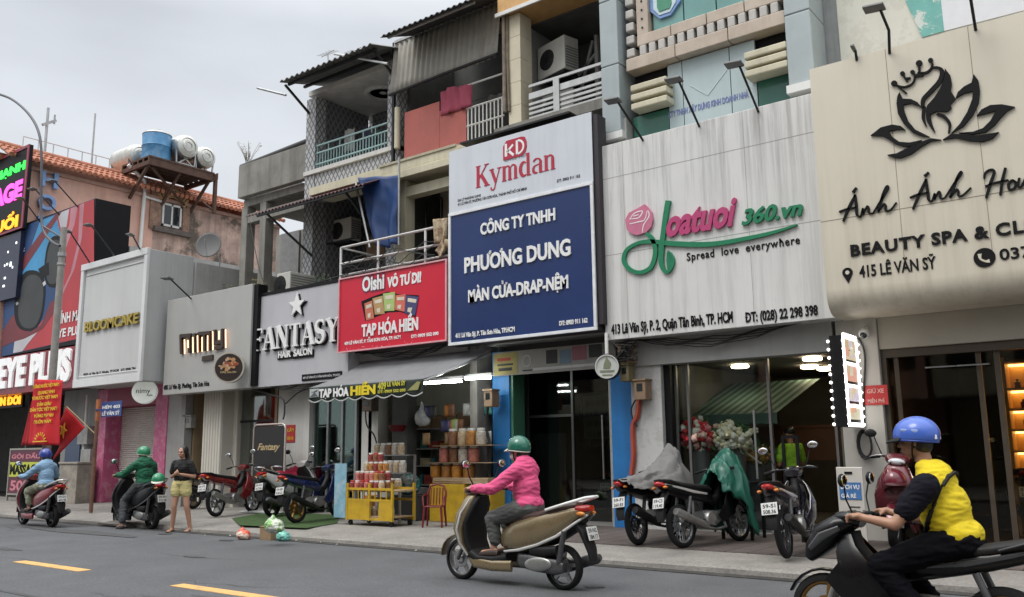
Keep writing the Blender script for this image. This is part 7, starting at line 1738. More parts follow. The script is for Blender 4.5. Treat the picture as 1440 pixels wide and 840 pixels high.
def wallsign(lab, a, b, c, d, Y, col, lines, tc_):
    x0, z1 = at(a, b, Y); x1, z0 = at(c, d, Y); t = thing('wall_notice', lab, 'sign', ((x0+x1)/2, Y, z0))
    MB().box(x0, x1, Y-.012, Y, z0, z1).build('plate', col, t)
    n_ = len(lines); h_ = (z1-z0)
    for i, s_ in enumerate(lines): text(s_, 'lettering', tc_, (x0+(x1-x0)*.15, x1-(x1-x0)*.15, z1-h_*(i+.8)/n_, z1-h_*(i+.25)/n_), Y-.013, t, depth=.003, bold=.02)
redn = M('red_notice', (.45, .03, .03), .5)
wallsign('small red notice on the white pier beside the black standing board', 403, 598, 415, 622, 13.1, redn, ['CẤM', 'ĐẬU XE'], ylw)
wallsign('red notice with pale lettering on the spa pier beside the lit bulb sign', 1214, 543, 1250, 569, 12.96, redn, ['GIỮ XE', 'MIỄN PHÍ'], M('pale_pink_print', (.7, .4, .35), .5))
# ---- turf mat
mat_ = MB(); P_ = [gr(a, b, .137) for a, b in ((326, 729), (372, 721), (478, 724), (474, 736), (430, 743), (338, 739))]
mat_.add([(a, b, .139) for a, b in P_], [tuple(range(6))])
tag(mat_.build('turf_mat', M('artificial_turf', (.04, .085, .02), .95, var=.35, sc=9, bump=.8, bsc=140)), 'green artificial turf mat under the parked bikes before the hair salon', 'mat')
# ---- grocery awning with scalloped valance
YA = 11.45
xa, za = at(435, 546, YA); xb_, zb_ = at(595, 536, YA); zA_ = (za+zb_)/2+.02; zW = 3.38
t = thing('awning', 'grey sloping grocery awning with a dark scalloped lettered valance', 'awning', ((xa+xb_)/2, 13, 2.5))
cg = cloth('awning_grey', (.19, .195, .2), streak=.3, scol=(.1, .1, .1), ssc=3)
MB().grid(lambda u, v: (xa+(xb_+.35*v-xa)*u, YA+(12.98-YA)*v, zA_+(zW-zA_)*v-.06*math.sin(math.pi*v)-.01*math.sin(u*20)*math.sin(math.pi*v)), 30, 8).build('canopy', cg, t, smooth=60, solid=.006)
vh = abs(at(435, 546, YA)[1]-at(435, 562, YA)[1])
MB().grid(lambda u, v: (xa+(xb_-xa)*u, YA-.005+.012*math.sin(u*40)*v, zA_-v*(vh+.055*abs(math.sin(u*math.pi*8)))), 120, 6).build('valance', cloth('valance_dark_green', (.022, .032, .026)), t, smooth=60, solid=.004)
MB().grid(lambda u, v: (xa+(xb_-xa)*u, YA-.012, zA_-vh-.055*abs(math.sin(u*math.pi*8))-v*.022), 120, 1).build('valance_edge', M('pale_edge', (.5, .52, .5), .7), t, solid=.003)
yg = M('yellow_green_print', (.55, .52, .05), .6)
W_a = xb_-xa; zl_ = zA_-vh*.9
text('TẠP HÓA', 'lettering', whitel, (xa+W_a*.11, xa+W_a*.385, zl_, zl_+vh*.66), YA-.03, t, depth=.006, bold=.05, cap=True); text('HIỀN', 'lettering', M('valance_yellow', (.75, .58, .02), .6), (xa+W_a*.40, xa+W_a*.62, zl_, zl_+vh*.70), YA-.03, t, depth=.006, bold=.05, cap=True)
text('409', 'lettering', yg, (xa+W_a*.64, xa+W_a*.71, zl_+vh*.3, zl_+vh*.85), YA-.03, t, depth=.006, bold=.03, cap=True); text('LÊ VĂN SỸ', 'lettering', yg, (xa+W_a*.72, xa+W_a*.87, zl_+vh*.5, zl_+vh*.85), YA-.03, t, depth=.006, bold=.03, cap=True)
text('ĐT: 0909 552 090', 'lettering', yg, (xa+W_a*.64, xa+W_a*.87, zl_, zl_+vh*.22), YA-.03, t, depth=.006, bold=.03, cap=True)
m_ = MB(); m_.prism([(xa+.05, zA_-.03), (xa+.32, zA_-.03), (xa+.32, zA_-vh*.85), (xa+.05, zA_-vh*.85)], YA-.03, YA-.022).mat(1); m_.prism([(xa+.07, zA_-vh*.8), (xa+.2, zA_-vh*.4), (xa+.3, zA_-vh*.8)], YA-.034, YA-.0301); m_.prism([(xa+.1, zA_-.1), (xa+.28, zA_-.05), (xa+.28, zA_-.09)], YA-.034, YA-.0301)
m_.mat(2); m_.prism([(xb_-.36, zA_-vh*.85), (xb_-.12, zA_-.04), (xb_-.04, zA_-.05), (xb_-.1, zA_-vh*.85)], YA-.03, YA-.022); m_.build('printed_panel', [M('print_grey', (.42, .45, .45), .6), M('print_dark', (.1, .11, .12), .6), M('print_olive', (.28, .28, .10), .6)], t)
MB().tube([(xb_, YA+.03, zA_-.03), (xb_+.32, 12.98, zW-.12)], .022, 6).tube([(xa, YA+.03, zA_-.03), (xa, 12.98, zW-.3)], .022, 6).tube([(xa, YA+.02, zA_-.02), (xb_, YA+.02, zA_-.02)], .022, 6).tube([(xb_-.3, 12.0, zA_+.05), (xb_+.3, 12.98, zW-.5)], .02, 6).build('awning_frame', galv, t, smooth=60)
tube_g = M('tube_light_glow', (1, 1, 1), .5, emit=(.93, 1, .96), es=30)
for (a, b), (c, d), yy, lab in (((597, 537), (649, 534), 12.0, 'long lit fluorescent tube hung under the awning edge'), ((655, 531), (690, 529), 12.6, 'lit fluorescent tube at the right end of the grocery front')):
    p0 = at(a, b, yy); p1 = at(c, d, yy); t = thing('tube_light', lab, 'lamp', (p0[0], yy, p0[1]))
    MB().tube([(p0[0], yy, p0[1]-.03), (p1[0], yy, p1[1]-.03)], .02, 8).build('tube', tube_g, t, smooth=60)
    MB().box(p0[0]-.04, p1[0]+.04, yy-.03, yy+.03, p0[1], p0[1]+.05).build('batten', whitem, t)
# ---- grocery stock
woody = M('pale_wood', (.38, .27, .16), .7, var=.2, sc=4); yelp = M('yellow_paint', (.52, .33, .02), .5, var=.2, sc=4, blotch=.5, bcol=(.3, .18, .04), blsc=5); cardb = M('cardboard', (.28, .19, .11), .85, var=.2, sc=4)
xs0, z_ = at(583, 640, 14.0); xs1 = at(676, 640, 14.0)[0]
t = thing('goods_shelf', 'grey shelf rack loaded with goods at the back of the grocery', 'shelf', ((xs0+xs1)/2, 14.2, G))
ZS = [at(640, y_, 14.0)[1] for y_ in (601, 630, 655, 682)]
m_ = MB()
for x in (xs0, xs1-.05): m_.box(x, x+.05, 14.0, 14.45, G, ZS[0]+.5)
m_.build('rack_frame', dark, t)
MB().box(xs0-.6, xs1+.5, 14.5, 14.55, G, 3.35).build('back_wall', M('grocery_wall', (.56, .55, .48), .8, var=.1, sc=2, streak=.3, scol=(.3, .28, .22)), H6)
for z in ZS: MB().box(xs0+.051, xs1-.051, 14.0, 14.45, z-.025, z).build('shelf', M('shelf_grey', (.4, .41, .4), .5), t)
random.seed(12); gcol = [M('goods_%s' % n_, c, .5, var=.25, sc=8) for n_, c in (('brown', (.22, .10, .05)), ('teal', (.05, .2, .18)), ('red', (.35, .05, .04)), ('cream', (.45, .38, .25)), ('dark', (.05, .05, .05)), ('white', (.55, .55, .52)), ('orange', (.5, .2, .04)))]
for k, z in enumerate(ZS):
    x = xs0+.08
    while x < xs1-.25:
        w_ = random.uniform(.10, .32) if k else random.uniform(.3, .45); h_ = random.uniform(.10, .24) if k else random.uniform(.24, .32)
        if k == 0:
            o = MB().box(x, x+w_-.02, 14.02, 14.4, z, z+h_).box(x-.003, x+w_-.017, 14.18, 14.22, z+.01, z+h_+.003).build('carton', cardb, bevel=.006)
            tag(o, 'brown carton on the top shelf at the back of the grocery', 'carton', 'cartons on the grocery top shelf')
        else:
            o = MB().box(x, x+w_-.03, 14.08, 14.3, z, z+h_).box(x+.01, x+w_-.04, 14.07, 14.0799, z+h_*.4, z+h_*.8).build('packet', random.choice(gcol), bevel=.012)
            tag(o, 'small goods packet on the dim shelves at the back of the grocery', 'packet', 'packets on the grocery shelves')
        x += w_+.02
PROTO = {}
lidm = M('white_lid', (.60, .57, .52), .4); lidr = M('red_lid', (.42, .03, .03), .4)
def jar(x, y, z, r, h, ckey, lid, lab, grp):
    k = (ckey, lid.name, round(r, 3), round(h, 3))
    if k not in PROTO:
        o = MB().lathe([(0, 0), (r*.9, 0), (r, .015), (r, h*.78), (r*.72, h*.86), (r*.72, h*.9), (0, h*.9)], n=14).build('jar', JM[ckey], smooth=40)
        MB().lathe([(r*.78, h*.88), (r*.78, h), (r*.7, h+.008), (0, h+.008)], n=14).build('lid', lid, o, world=False, smooth=40); PROTO[k] = o
    else: o = copy_tree(PROTO[k])
    o.location = (x, y, z); tag(o, lab, 'jar', grp); return o
JM = {n_: M('jar_%s' % n_, c, .12, var=.45, sc=22, coat=.6) for n_, c in (('amber', (.42, .19, .05)), ('brown', (.22, .10, .05)), ('cream', (.52, .40, .26)), ('red', (.26, .05, .045)), ('pink', (.50, .17, .13)), ('orange', (.55, .24, .04)), ('pale', (.50, .46, .40)))}
# counter, chest and the jar stack on it
YC = 12.55
x0, zt = at(604, 672, YC); x1, _ = at(652, 672, YC); x2, _ = at(684, 672, YC)
t = thing('counter', 'yellow boxed counter with a wooden drawer front in the grocery opening', 'counter', (x0, YC, G))
MB().box(x0, x1, YC, YC+.5, G, .82).build('chest', yelp, t, bevel=.01); MB().box(x1+.01, x2, YC+.1, YC+.55, G, .72).build('side_chest', yelp, t, bevel=.01)
MB().box(x0+.05, x2, YC+.03, YC+.6, .83, zt).box(x0+.1, x1-.05, YC+.015, YC+.0299, .87, zt-.05).build('drawer_box', woody, t, bevel=.008)
for row, (zz, lab, xs3, cs, r, h) in enumerate(((zt, 'bottom row', [610+i*15 for i in range(4)], ('orange', 'amber', 'orange', 'amber'), .11, .27), (zt+.29, 'middle row', [622+i*13.5 for i in range(4)], ('pink', 'brown', 'pale', 'pink'), .105, .30), (zt+.61, 'top row', [634+i*13 for i in range(4)], ('brown', 'cream', 'amber', 'pale'), .105, .30))):
    for i, a in enumerate(xs3):
        x = at(a+4, 640, YC+.3)[0]; jar(x, YC+.28+.02*(i % 2), zz, r, h, cs[i], lidm, '%s sweet jar in the %s of the stack on the yellow counter' % ({'orange': 'orange', 'amber': 'amber', 'pink': 'pinkish', 'brown': 'brown', 'pale': 'pale', 'cream': 'cream'}[cs[i]], lab), 'jars stacked on the counter')
    if row < 2: tag(MB().box(at(xs3[0]-4, 640, YC+.3)[0], x2+.05, YC+.1, YC+.5, zz+(.28 if row == 0 else .31)-.01, zz+(.29 if row == 0 else .32)-.008).build('jar_board', woody), 'thin board between the %s rows of jars on the counter' % ('lower' if row == 0 else 'upper'), 'board')
# yellow cart of red jars at the pavement
x0, y0 = gr(488, 738, .13); x1 = at(557, 735, y0+.1)[0]; zc = .13
t = thing('goods_cart', 'yellow wheeled cart with a pale blue end panel, loaded with red lidded jars', 'cart', (x0, y0, zc))
xL = at(471, 700, y0)[0]; ztop = at(520, 688, y0)[1]
fr = MB()
for x in (x0, (x0+x1)/2, x1):
    for y in (y0, y0+.55): fr.box(x-.02, x+.02, y-.02, y+.02, zc+.09, ztop+.10)
for z in (zc+.12, zc+.45, ztop): fr.box(x0, x1, y0-.015, y0+.015, z-.02, z+.02).box(x0, x1, y0+.535, y0+.565, z-.02, z+.02)
for i in range(9): x = x0+(x1-x0)*i/8; fr.box(x-.008, x+.008, y0-.008, y0+.008, zc+.45, ztop)
fr.build('frame', yelp, t); MB().box(x0+.02, (x0+x1)/2-.02, y0-.012, y0-.0155+.012, zc+.12, zc+.43).box((x0+x1)/2+.25, x1, y0-.012, y0-.0035, zc+.14, zc+.44).build('kick_panel', yelp, t)
MB().box(x0, x1, y0+.02, y0+.53, ztop-.05, ztop-.021).box(x0, x1, y0+.02, y0+.53, zc+.15, zc+.17).build('deck', woody, t)
ze_ = at(471, 652, y0)[1]
MB().box(xL, x0-.03, y0-.02, y0+.0, zc+.12, ze_).build('end_panel', M('pale_blue_print', (.22, .40, .50), .5, var=.25, sc=5, blotch=.6, bcol=(.55, .62, .66), blsc=3), t)
for x in (x0+.05, x1-.05):
    for y in (y0+.04, y0+.5): MB().lathe([(0, -.02), (.045, -.02), (.045, .02), (0, .02)], (x, y, zc+.045), 'Y', 12).build('castor', plast, t)
random.seed(21)
for lev in range(4):
    zz = ztop-.02+lev*.165
    n_ = 7-lev; 
    for i in range(n_):
        if lev == 3 and i > 2: continue
        x = x0+.06+lev*.06+i*.125
        for yy in ((y0+.07+lev*.07, y0+.22+lev*.07) if lev < 2 else (y0+.2+lev*.05,)):
            jar(x, yy, zz, .058, .16, 'red' if random.random() < .4 else random.choice(('pink', 'brown', 'amber', 'pink', 'cream')), random.choice((lidm, lidm, lidm, lidr)), 'small red or brown sweet jar piled on the yellow cart', 'jars piled on the yellow cart')
for i in range(7): jar(x0+.1+i*.14, y0+.2, zc+.17, .055, .15, random.choice(('cream', 'pale')), lidm, 'pale jar on the lower deck of the yellow cart', 'jars on the lower deck of the yellow cart')
# grey rack of tall pale jars behind the cart
yk = y0+.75; xr0 = at(508, 660, yk)[0]; xr1 = at(562, 660, yk)[0]
t = thing('jar_rack', 'stepped grey rack of pale lidded jars behind the yellow cart', 'rack', (xr0, yk, G))
zr = [at(530, y_, yk)[1] for y_ in (690, 665, 640)]
m_ = MB()
for k, z in enumerate(zr): m_.box(xr0, xr1, yk+.12*k, yk+.12*k+.2, z-.02, z)
for x in (xr0+.03, xr1-.03): m_.box(x-.02, x+.02, yk+.42, yk+.46, G, zr[2]); m_.box(x-.02, x+.02, yk+.02, yk+.06, G, zr[0])
m_.build('rack_frame', M('rack_grey', (.3, .3, .3), .5, metal=.5), t)
for k, z in enumerate(zr):
    for i in range(6 if k < 2 else 5):
        jar(xr0+.1+i*(xr1-xr0-.2)/5.2, yk+.1+.12*k, z, .075, .22, random.choice(('cream', 'pale', 'brown')), lidm, 'tall pale lidded jar on the %s step of the grey rack' % ('lowest', 'middle', 'top')[k], 'tall jars on the %s step' % ('lowest', 'middle', 'top')[k])
random.seed(33)
for i in range(26):
    x = at(random.uniform(596, 684), 600, 13.1)[0]; z = random.choice((2.35, 2.05, 1.8)); w_ = random.uniform(.07, .12)
    o = MB().grid(lambda u, v: (x+(u-.5)*w_*2, 13.15+.03*i/26-.03*math.sin(u*3.14)*math.sin(v*3.14), z-v*.24), 5, 5).build('snack_packet', random.choice(gcol+pm[:5]), solid=.01, smooth=60)
    tag(o, 'snack packet hung in a strip above the stacked jars of the grocery', 'packet', 'hanging snack packets')
for i in range(9):
    x, y = at(512+i*7, 700, 12.9)[0], 12.9+.1*(i % 3); h_ = random.uniform(.3, .6)
    tag(MB().box(x, x+.22, y, y+.3, G+.013, G+h_).box(x-.002, x+.222, y+.12, y+.17, G+.02, G+h_+.002).build('goods_box', random.choice(gcol+[cardb]), bevel=.01), 'goods box standing on the floor behind the yellow cart', 'box', 'boxes behind the yellow cart')
# red plastic chair
xk, yk = gr(611, 741, .13)
t = thing('plastic_chair', 'red plastic chair in front of the yellow counter', 'chair', (xk, yk, .13), R(-150)); t.scale = (.82,)*3
rc = M('red_plastic', (.15, .01, .018), .4, var=.1)
B = lambda mb, n, **k: mb.build(n, rc, t, world=False, smooth=50, **k)
B(MB().grid(lambda u, v: ((u-.5)*.40, (v-.5)*.40, .43-.02*math.cos((u-.5)*3)*math.cos((v-.5)*3)), 8, 8), 'seat', solid=.02)
for sx in (-1, 1):
    for sy in (-1, 1): B(MB().tube([(sx*.18, sy*.18, .43), (sx*.21, sy*.22, 0)], [.028, .02], 8), 'leg')
q = MB()
for i in range(5): q.tube([(-.13+i*.065, -.19, .45), (-.13+i*.065, -.25, .80)], .014, 6)
q.tube([(-.19, -.18, .43), (-.2, -.24, .70), (-.15, -.265, .84), (0, -.275, .88), (.15, -.265, .84), (.2, -.24, .70), (.19, -.18, .43)], .022, 8); B(q, 'backrest')
for s in (-1, 1): B(MB().tube([(s*.2, -.235, .66), (s*.24, -.05, .66), (s*.235, .12, .63), (s*.2, .18, .44)], .018, 8), 'armrest')
# hanging and loose bits of the grocery
x, z = at(559, 603, 13.0); tag(MB().lathe([(.0, -.06), (.13, -.06), (.19, .06), (.2, .07), (.18, .07), (.12, -.04), (0, -.04)], (x, 13.0, z), n=20).build('plastic_basin', M('red_plastic', (.22, .012, .02)), smooth=40), 'red plastic basin hung on the dark pier inside the grocery', 'basin')
x, z = at(593, 588, 13.2); t = blob('white_bag', [('e', (x, 13.2, z), (.16, .12, .17)), ('c', (x, 13.2, z+.1), .08, (x, 13.2, z+.33), .02), ('e', (x+.1, 13.2, z-.05), (.12, .1, .12))], M('white_plastic_film', (.55, .56, .56), .3, var=.2), None, vox=.02, wr=.012, wf=12); tag(t, 'white plastic bag hung by the left end of the grocery shelves', 'bag')
x, z = at(575, 682, 12.6); t = blob('striped_bag', [('e', (x, 12.6, z), (.26, .18, .20)), ('e', (x+.1, 12.5, z+.1), (.2, .15, .1))], M('teal_plastic', (.05, .22, .22), .4, var=.2, blotch=1, bcol=(.5, .52, .5), blsc=6, bwidth=.02), None, vox=.02, wr=.02, wf=9); tag(t, 'teal and white plastic bundle on the floor between cart and counter', 'bag')
tag(MB().box(x-.3, x+.35, 12.45, 12.95, G, z-.19).box(x-.31, x+.36, 12.44, 12.96, z-.22, z-.189).build('crate', M('dark_crate', (.05, .05, .05), .6), bevel=.02), 'dark crate under the teal bundle in the grocery', 'crate')
# ---- rubbish on the kerb
def bag(lab, px, py, r, col, z=.0, seed=1, n=''):
    x, y = gr(px, py, z); random.seed(seed)
    o = blob('plastic_bag', [('e', (x, y, z+r*.6), (r, r*.8, r*.62)), ('e', (x+r*.5, y, z+r*.45), (r*.6, r*.6, r*.45)), ('e', (x-r*.3, y, z+r*.95), (r*.5, r*.5, r*.4)), ('c', (x-r*.1, y, z+r), r*.3, (x-r*.2, y, z+r*1.5), r*.12)], col, None, vox=r*.09, wr=r*.10, wf=1.6/r, seed=seed)
    return tag(o, lab, 'bag')
bag('small orange red plastic bag lying in the gutter', 342, 759, .13, M('orange_plastic', (.62, .10, .05), .35, var=.1, blotch=.9, bcol=(.7, .6, .5), blsc=5, bwidth=.03), 0, 3)
x, y = gr(380, 759, 0); tag(MB().box(x-.16, x+.14, y-.1, y+.16, 0, .21, None).box(x-.17, x-.02, y-.11, y+.17, .212, .22).build('cardboard_box', cardb, bevel=.006), 'brown cardboard box at the kerb under the green printed bag', 'box')
bag('white and green printed bag with orange marks on top of the cardboard box', 385, 749, .165, M('printed_bag', (.58, .60, .52), .35, var=.15, blotch=1, bcol=(.16, .40, .08), blsc=7, bwidth=.02), .20, 5)
bag('teal plastic bag beside the cardboard box in the gutter', 398, 761, .125, M('aqua_plastic', (.18, .50, .42), .3, var=.25), 0, 8)
random.seed(31)
for i in range(9):
    a, b = gr(random.uniform(270, 1050), random.uniform(752, 775)+(0), .0)
    b = random.choice((9.55, 9.4, 9.62)); r = random.uniform(.02, .05)
    o = MB().add([(a+r*math.cos(k*2.1+i), b+r*.8*math.sin(k*2.1+i), .012+.01*(k % 2)) for k in range(3)]+[(a+r*.3, b, .03)], [(0, 1, 2), (0, 1, 3), (1, 2, 3)]).build('litter_scrap', M('paper_scrap', (.5, .48, .42), .8), solid=.002)
    tag(o, 'tiny pale scrap of litter in the gutter', 'litter', 'scraps in the gutter')
tag(MB().grid(lambda u, v: (-18.0+1.1*u, 9.5+.35*v, .05+.05*math.sin(u*4)*math.sin(v*3)), 8, 5).build('cover_slab', M('grimy_slab', (.12, .11, .1), .9, var=.3), solid=.04), 'tilted grimy cover slab at the kerb behind the far left scooter', 'slab')
# ---- cloths over parked bikes
def drape(name, lab, cat, pts, mat, wr=.02, vox=.02, seed=1):
    o = blob(name, pts, mat, None, vox=vox, smooth=3, wr=wr, wf=5, seed=seed); return tag(o, lab, cat)
a = R(90); d = V3(math.cos(a), math.sin(a), 0); s = V3(-math.sin(a), math.cos(a), 0)
def tent(name, lab, cat, base, prof, mat, wr=.025, seed=1, nu=48):
    """a cloth hung over a ridge: prof rows of (along, half width, z top, z hem)"""
    n = len(prof)
    def g(u, v):
        f = u*(n-1); i = min(int(f), n-2); t_ = f-i; q = [prof[i][k]*(1-t_)+prof[i+1][k]*t_ for k in range(4)]
        w_ = (v-.5)*2; aw = abs(w_); z = q[2]-(q[2]-q[3])*aw**1.5+.02*math.sin(u*23+w_*7)*aw; y = math.copysign(q[1]*(aw**.6), w_)+.05*math.sin(u*19)*w_*aw
        pnt = Vector(base)+d*q[0]+s*y; return (pnt.x+wr*MN.noise(Vector((u*6, v*6, seed))), pnt.y+wr*MN.noise(Vector((u*6, v*6, seed+9))), z+wr*MN.noise(Vector((u*8, v*8, seed+5)))+wr*.7*MN.noise(Vector((u*22+v*9, v*13, seed)))-wr*1.1*abs(MN.noise(Vector((u*13-v*11, v*5, seed+2)))))
    return tag(MB().grid(g, nu, 40).build(name, mat, smooth=60, solid=.006), lab, cat)
gcl = cloth('grey_cover_cloth', (.16, .155, .15)); gcl.node_tree.nodes['Principled BSDF'].inputs['Roughness'].default_value = .6
tent('bike_cover', 'grey cloth cover peaked over the handlebars of a parked motorbike', 'cover', (B1[0], B1[1], 0), [(-.38, .16, 1.02, .92), (.05, .24, 1.07, .86), (.5, .30, 1.16, .84), (.9, .34, 1.34, .85), (1.02, .28, 1.5, .78), (1.2, .36, 1.15, .55), (1.36, .32, .85, .42)], gcl, .04, 3)
a = R(77); d = V3(math.cos(a), math.sin(a), 0); s = V3(-math.sin(a), math.cos(a), 0)
tent('raincoat', 'dark green raincoat draped over the handlebars of a parked motorbike', 'raincoat', (B2[0], B2[1], 0), [(.66, .18, 1.12, .84), (.86, .30, 1.30, .78), (1.0, .32, 1.44, .5), (1.14, .32, 1.34, .28), (1.3, .26, .92, .22)], M('green_raincoat', (.008, .095, .063), .38, var=.15, sc=4), .055, 8)
a = R(96); d = V3(math.cos(a), math.sin(a), 0); s = V3(-math.sin(a), math.cos(a), 0)
tent('crimson_cloth', 'crimson cloth draped over a parked scooter by the hair salon', 'cloth', (B5[0], B5[1], 0), [(-.3, .2, 1.02, .82), (.2, .3, 1.12, .80), (.7, .36, 1.28, .85), (1.05, .34, 1.38, .8), (1.25, .25, 1.1, .7)], cloth('crimson_drape', (.36, .012, .05)), .05, 5)
# ---- cloth banner, meter boxes and cables between the blue doorway and flower shop
YV = 12.95
x0, z1 = at(694, 497, YV); x1, _ = at(866, 480, YV); z0 = at(694, 530, YV)[1]
t = thing('shop_banner', 'dingy printed cloth banner hung over the blue doorway', 'banner', ((x0+x1)/2, YV, z0))
MB().box(x0, x1, YV-.02, YV, z0, z1).build('cloth', M('dingy_banner', (.24, .23, .21), .8, var=.2, sc=2, blotch=.5, bcol=(.14, .13, .12), blsc=2), t)
m_ = MB(); dx = x1-x0; yb_ = YV-.0205
def rect(u0, u1, v0, v1, k): m_.mat(k); m_.box(x0+dx*u0, x0+dx*u1, yb_-.004-.0006*k, yb_, z0+(z1-z0)*v0, z0+(z1-z0)*v1)
rect(.01, .22, .05, .95, 0); rect(.04, .16, .62, .75, 1); rect(.04, .18, .42, .50, 2); rect(.05, .17, .2, .33, 2); rect(.26, .34, .12, .18, 2); rect(.46, .55, .35, .9, 2); rect(.57, .66, .3, .85, 3); rect(.67, .78, .4, .95, 4); rect(.80, .90, .45, .95, 2); rect(.35, .95, .12, .22, 5)
m_.ribbon(arc(x0+dx*.30, (z0+z1)/2+.02, .09, .10, 0, 360, 20), .015, yb_-.008, yb_); m_.build('print', [M('pr_olive', (.26, .22, .08), .8), M('pr_red', (.3, .05, .04), .8), M('pr_black', (.03, .03, .03), .8), M('pr_blue', (.12, .17, .22), .8), M('pr_rose', (.22, .09, .11), .8), M('pr_white', (.4, .4, .39), .8)], t)
def meter(lab, a, b, c, d_, Y, col, dep=.22):
    x0, z1 = at(a, b, Y); x1, z0 = at(c, d_, Y); t = thing('meter_box', lab, 'meter box', ((x0+x1)/2, Y, z0))
    MB().box(x0, x1, Y, Y+dep, z0, z1).build('case', col, t, bevel=.012); MB().box(x0-.015, x1+.015, Y-.02, Y+dep, z1+.001, z1+.03).build('lid', col, t)
    MB().box(x0+(x1-x0)*.25, x1-(x1-x0)*.25, Y-.006, Y-.0005, z0+(z1-z0)*.45, z1-(z1-z0)*.15).build('window', glzd, t); return t
tanm = M('meter_tan', (.24, .16, .10), .6, var=.2, sc=4); gram = M('meter_box_grey', (.28, .27, .25), .6, var=.2)
meter('tan meter box on the white pier right of the blue doorway', 891, 536, 908, 562, 12.78, tanm)
meter('upper brown meter box beside the round hanging sign', 868, 486, 888, 510, 12.72, tanm)
meter('lower brown meter box beside the round hanging sign', 871, 514, 884, 536, 12.74, M('meter_olive', (.2, .17, .09), .6, var=.2))
meter('dark meter box on the grimy pier right of the grocery', 680, 550, 692, 572, 12.72, tanm); meter('pale meter box on the white pier left of the grocery', 509, 562, 522, 578, 12.98, M('meter_brown', (.12, .09, .07), .6))
meter('pale switch box on the wall beside the fluted column', 258, 586, 268, 602, 13.0, gram, .15)
cab = M('black_cable', (.02, .02, .02), .6); orc = M('red_orange_cable', (.36, .06, .03), .6)
def cable(lab, pts, Y, r=.012, mt=None, sag=0.):
    P_ = [at(a, b, Y-(c if len(q_) > 2 else 0)) for q_ in pts for a, b, c in [tuple(q_)+(0,)*(3-len(q_))]]
    V_ = [(p_.x, Y, p_.y) for p_ in spline(P_, 6)]
    return tag(MB().tube(V_, r, 5).build('cable', mt or cab, smooth=60), lab, 'cable')
cable('thick red orange cable bundle down the edge of the right blue jamb', [(899, 562), (896, 585), (890, 600), (891, 640), (888, 668)], 12.96, .045, orc)
cable('black cable looping from the tan meter box to the blue jamb', [(894, 562), (888, 575), (890, 590), (896, 600)], 12.94, .014)
cable('black cable down the grimy pier right of the grocery', [(686, 572), (684, 600), (690, 630), (688, 660), (691, 690)], 12.9, .03)
cable('black cable sagging from the pale meter box left of the grocery', [(514, 578), (516, 598), (526, 612), (530, 625)], 12.95, .016)
cable('thin dark cable from the spa pier lamp down to the coil', [(1207, 475), (1216, 500), (1214, 560), (1216, 600)], 12.93, .014)
cable('black wire hanging below the salon sign', [(356, 548), (380, 555), (398, 562), (400, 580), (398, 590)], 12.75, .02)
cable('black wire slanting from the salon sign to the awning', [(402, 568), (420, 552), (440, 545)], 12.9, .014)
for j, (lab, xa, xb, z0, z1, yy) in enumerate((('bundle of black cables sagging under the flower sign fascia', -7.6, -4.0, 3.28, 3.3, 12.9), ('bundle of black cables sagging along the wall under the grocery sign', -14.0, -10.7, 3.55, 3.6, 12.86), ('bundle of black cables along the salon wall under its sign', -17.1, -14.0, 2.98, 3.2, 12.74))):
    m_ = MB()
    for i in range(5): m_.tube([(xa+(xb-xa)*k/14, yy-.02*i, z0+(z1-z0)*k/14-.12*(1+.3*i)*math.sin(math.pi*k/14)**1.5+.02*math.sin(k*2+i)) for k in range(15)], .011, 4)
    tag(m_.build('cable_bundle', cab, smooth=60), lab, 'cables')
random.seed(77); m_ = MB(); x, z = at(880, 497, 12.68)
for i in range(8): m_.tube([(x+random.uniform(-.2, .25), 12.66+random.uniform(-.05, .05), z+random.uniform(-.15, .2)) for k in range(6)], .012, 4)
tag(m_.build('cable_tangle', cab, smooth=60), 'knot of black cables over the brown meter boxes beside the round sign', 'cables')
x, z = at(1217, 625, 12.93); m_ = MB()
for i in range(4): m_.tube([(x+(.08+.006*i)*math.cos(R(a)), 12.93-.015*i, z+(.17+.012*i)*math.sin(R(a))) for a in range(0, 360, 24)], .012, 5, closed=True)
tag(m_.build('cable_coil', cab, smooth=60), 'coil of black cable hung on the spa pier under the red notice', 'cable coil')
# dome camera at the top of the spa pier
x, z = at(1215, 469, 12.85); t = thing('dome_camera', 'small white dome camera under the spa sign by the bulb edged sign', 'camera', (x, 12.95, z))
ell_(MB(), (x, 12.85, z), (.075, .075, .075)).build('housing', whitem, t, smooth=60); MB().box(x-.04, x+.04, 12.86, 12.96, z+.03, z+.08).build('mount', whitem, t); ell_(MB(), (x+.0, 12.81, z-.03), (.05, .05, .05)).build('lens', glzd, t, smooth=60)
# ---- white price board
xk, zk_ = at(1195, 720, 12.1); x0, zt = at(1175, 657, 12.1); x1 = at(1212, 657, 12.1)[0]
t = thing('price_board', 'narrow white standing board with a blue panel before the spa pier', 'sign', ((x0+x1)/2, 12.1, .13))
MB().box(x0, x1, 12.1, 12.13, .2, zt).build('panel', M('board_offwhite', (.58, .55, .50), .45, var=.06), t, bevel=.01)
m_ = MB().box(x0+.03, x1-.03, 12.092, 12.0995, zt-.42, zt-.2); m_.build('blue_panel', M('board_blue', (.06, .18, .42), .5, var=.2, sc=9), t)
MB().box((x0+x1)/2-.06, (x0+x1)/2+.04, 12.09, 12.0995, zt-.09, zt-.06).build('slot', black, t)
text('DỊCH VỤ', 'lettering', whitel, (x0+.05, x1-.05, zt-.30, zt-.23), 12.091, t, depth=.003, bold=.03); text('GIÁ RẺ', 'lettering', whitel, (x0+.05, x1-.1, zt-.40, zt-.33), 12.091, t, depth=.003, bold=.03)
